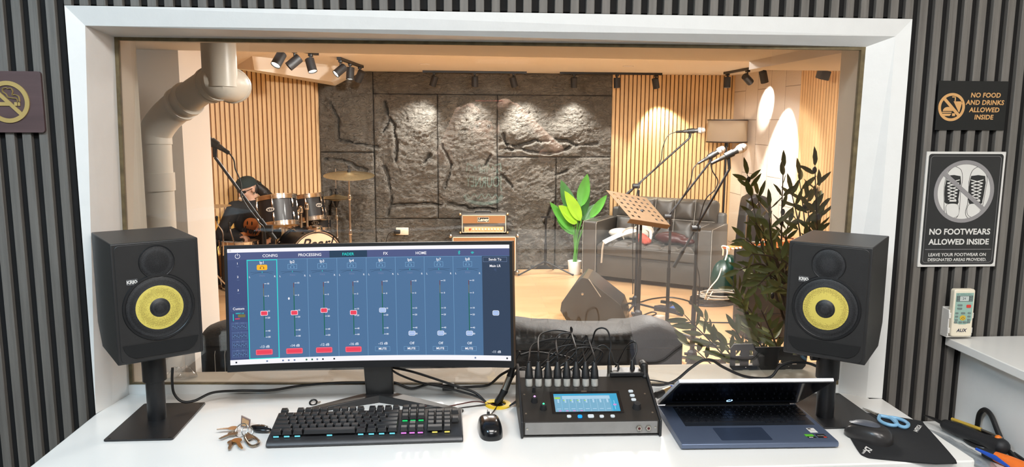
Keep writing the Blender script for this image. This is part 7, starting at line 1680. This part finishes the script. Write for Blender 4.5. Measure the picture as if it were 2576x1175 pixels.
# ---- the photographer behind the lens, seen only as a reflection in the pane
Ng = (GL[1]-GL[0]).cross(GL[3]-GL[0]).normalized(); Pg = GL[0]+V((0, .003, 0))
def mir(px, py, D):
    q = at(px, py, D); return q-Ng*(2*(q-Pg).dot(Ng))
PH = thing('phone', 'phone with a red edge held up in both hands to take the picture', 'phone', (-.03, -.03, CZ))
PHM = Matrix.Translation((0, 0, CZ)) @ m3.to_4x4()        # camera frame: -z looks ahead
def pbx(m, x0, x1, y0, y1, z0, z1, **k): return m.box(x0, x1, y0, y1, z0, z1, PHM, **k)
dl(pbx(MB(), -.105, .050, -.058, .018, .0115, .0185, bev=.003), 'body', glossb, PH)
dl(pbx(MB(), -.100, .045, .0185, .0205, .0115, .0185).box(0, 0.0001, 0, 0.0001, 0, .0001, PHM), 'edge', pm('red_phone_edge', (226, 60, 50), .4), PH, label='red edge')
PG = thing('person', 'person in mint-printed black shirt holding up a phone, reflected in the glass', 'person', (0, -.42, ZF))
dp = lambda m, n, mat, **k: dl(m, n, mat, PG, **k)
hd = mir(1217, 322, 4.30); wl, wr = mir(1156, 282, 4.02), mir(1296, 272, 4.02); el, er = mir(1113, 392, 4.12), mir(1400, 380, 4.06); sl, sr2 = mir(1150, 425, 4.42), mir(1288, 425, 4.42)
hd.y = min(hd.y, -.20)
nkp = (sl+sr2)/2+V((0, .02, .06)); ch2 = (sl+sr2)/2+V((0, .03, -.22)); pe2 = V(((sl.x+sr2.x)/2, ch2.y-.02, ZF+.80))
up2 = V((0, -.12, 1)).normalized(); fw = V((0, 1, .12)).normalized()
HM2 = Matrix((V((-1, 0, 0)), -fw, V((-1, 0, 0)).cross(-fw))).transposed().to_4x4(); HM2 = Matrix.Translation(hd) @ HM2
m = MB(); headshape(m, HM2, 1.0); limbw(m, [hd-V((0, .02, .06)), nkp], [.055, .06]); limbw(m, [nkp-V((0, 0, .05)), ch2, pe2], [.09, .12, .12]); limbw(m, [sl, nkp-V((0, 0, .08)), sr2], [.055, .09, .055])
limbw(m, [sl, el, wl], [.05, .042, .027]); limbw(m, [sr2, er, wr], [.05, .042, .027])
pl_, pr2_ = PHM @ V((-.112, -.01, .02)), PHM @ V((.062, -.01, .02))
hand(m, wl, pl_+V((.02, 0, .02))-wl, V((-.35, -.35, 1)), -1, .98, (38, 60, 45)); hand(m, wr, pr2_+V((-.02, 0, .02))-wr, V((.35, -.35, 1)), 1, .98, (38, 60, 45))
for q in (-1, 1): limbw(m, [pe2+V((q*.09, 0, -.02)), V((pe2.x+q*.10, pe2.y+.04, ZF+.45)), V((pe2.x+q*.11, pe2.y, ZF+.08))], [.09, .058, .042]); limbw(m, [V((pe2.x+q*.11, pe2.y, ZF+.05)), V((pe2.x+q*.115, pe2.y+.17, ZF+.035))], [.04, .032])
dp(m, 'body', skin, remesh=.0065, smth=2)
m = MB(); limbw(m, [nkp-V((0, 0, .06)), ch2, pe2], [.10, .15, .15]); limbw(m, [sl, nkp-V((0, 0, .06)), sr2], [.08, .10, .08]); limbw(m, [sl, sl+(el-sl)*.62], [.08, .068]); limbw(m, [sr2, sr2+(er-sr2)*.62], [.08, .068]); m.box(ch2.x-.15, ch2.x+.15, ch2.y-.1, ch2.y+.125, pe2.z, ch2.z+.12)
sh2 = dp(m, 'shirt', tee, remesh=.011, smth=3)
m = MB()
for q in (-1, 1): limbw(m, [pe2+V((q*.09, 0, -.02)), V((pe2.x+q*.10, pe2.y+.04, ZF+.45)), V((pe2.x+q*.11, pe2.y, ZF+.06))], [.115, .08, .062])
dp(m, 'trousers', pants, remesh=.012, smth=2)
m = MB(); m.ell((0, 0, 0), (.086, .104, .094)); m.map(lambda c: HM2 @ (c+V((0, .022, .034)))); m.ell(HM2 @ V((0, .06, -.03)), (.078, .06, .08)); dp(m, 'hair', hairm)
for q in (-1, 1):
    ec = HM2 @ V((q*.031, -.078, .0)); ey = dp(MB().ell(tuple(ec), .0115), 'eye', M_['print_white']); dp(MB().ell(tuple(ec+fw*.007), .006), 'iris', M_['black'])
mint = em('mint_print', (150, 222, 200), 0.0); mint = pm('mint_green_print', (186, 246, 226), .7, var=.05)
tc_ = mir(1216, 466, 4.28); TM = frame(tc_, V((-1, 0, 0)), V((0, 1, 0)))
m = MB(); text(m, 'JOURNEY', .062, TM @ Matrix.Translation((0, .012, 0)) @ Matrix.Diagonal((.78, 1.35, 1, 1)), bold=.0004); text(m, 'THE', .03, TM @ Matrix.Translation((0, .078, 0)), bold=.0004)
for k in range(7):
    t = (k-3)/3; x, y = .075*t, .108-.034*t*t; stroke(m, [(x-.007, y-.012), (x, y+.010), (x+.007, y-.012)], .004, 0, .0005, TM)
for q in (-1, 1): stroke(m, [(q*.098, .075), (q*.094, .115), (q*.062, .105)], .006, 0, .0005, TM)
P = smooth_path([(-.105, -.06, 0), (-.09, -.085, 0), (-.05, -.098, 0), (0, -.102, 0), (.05, -.098, 0), (.09, -.085, 0), (.105, -.06, 0)], 4); stroke(m, [(a.x, a.y) for a in P], .018, 0, .0005, TM)
P = smooth_path([(-.10, -.055, 0), (-.085, -.075, 0), (-.07, -.05, 0), (-.05, -.075, 0), (-.03, -.05, 0), (-.01, -.075, 0), (.01, -.05, 0), (.03, -.075, 0), (.05, -.05, 0), (.07, -.075, 0), (.09, -.052, 0)], 4); stroke(m, [(a.x, a.y) for a in P], .006, 0, .0005, TM)
pr3 = dp(m, 'shirt_print', mint, smooth=False); drape(pr3, sh2, TM, .004)
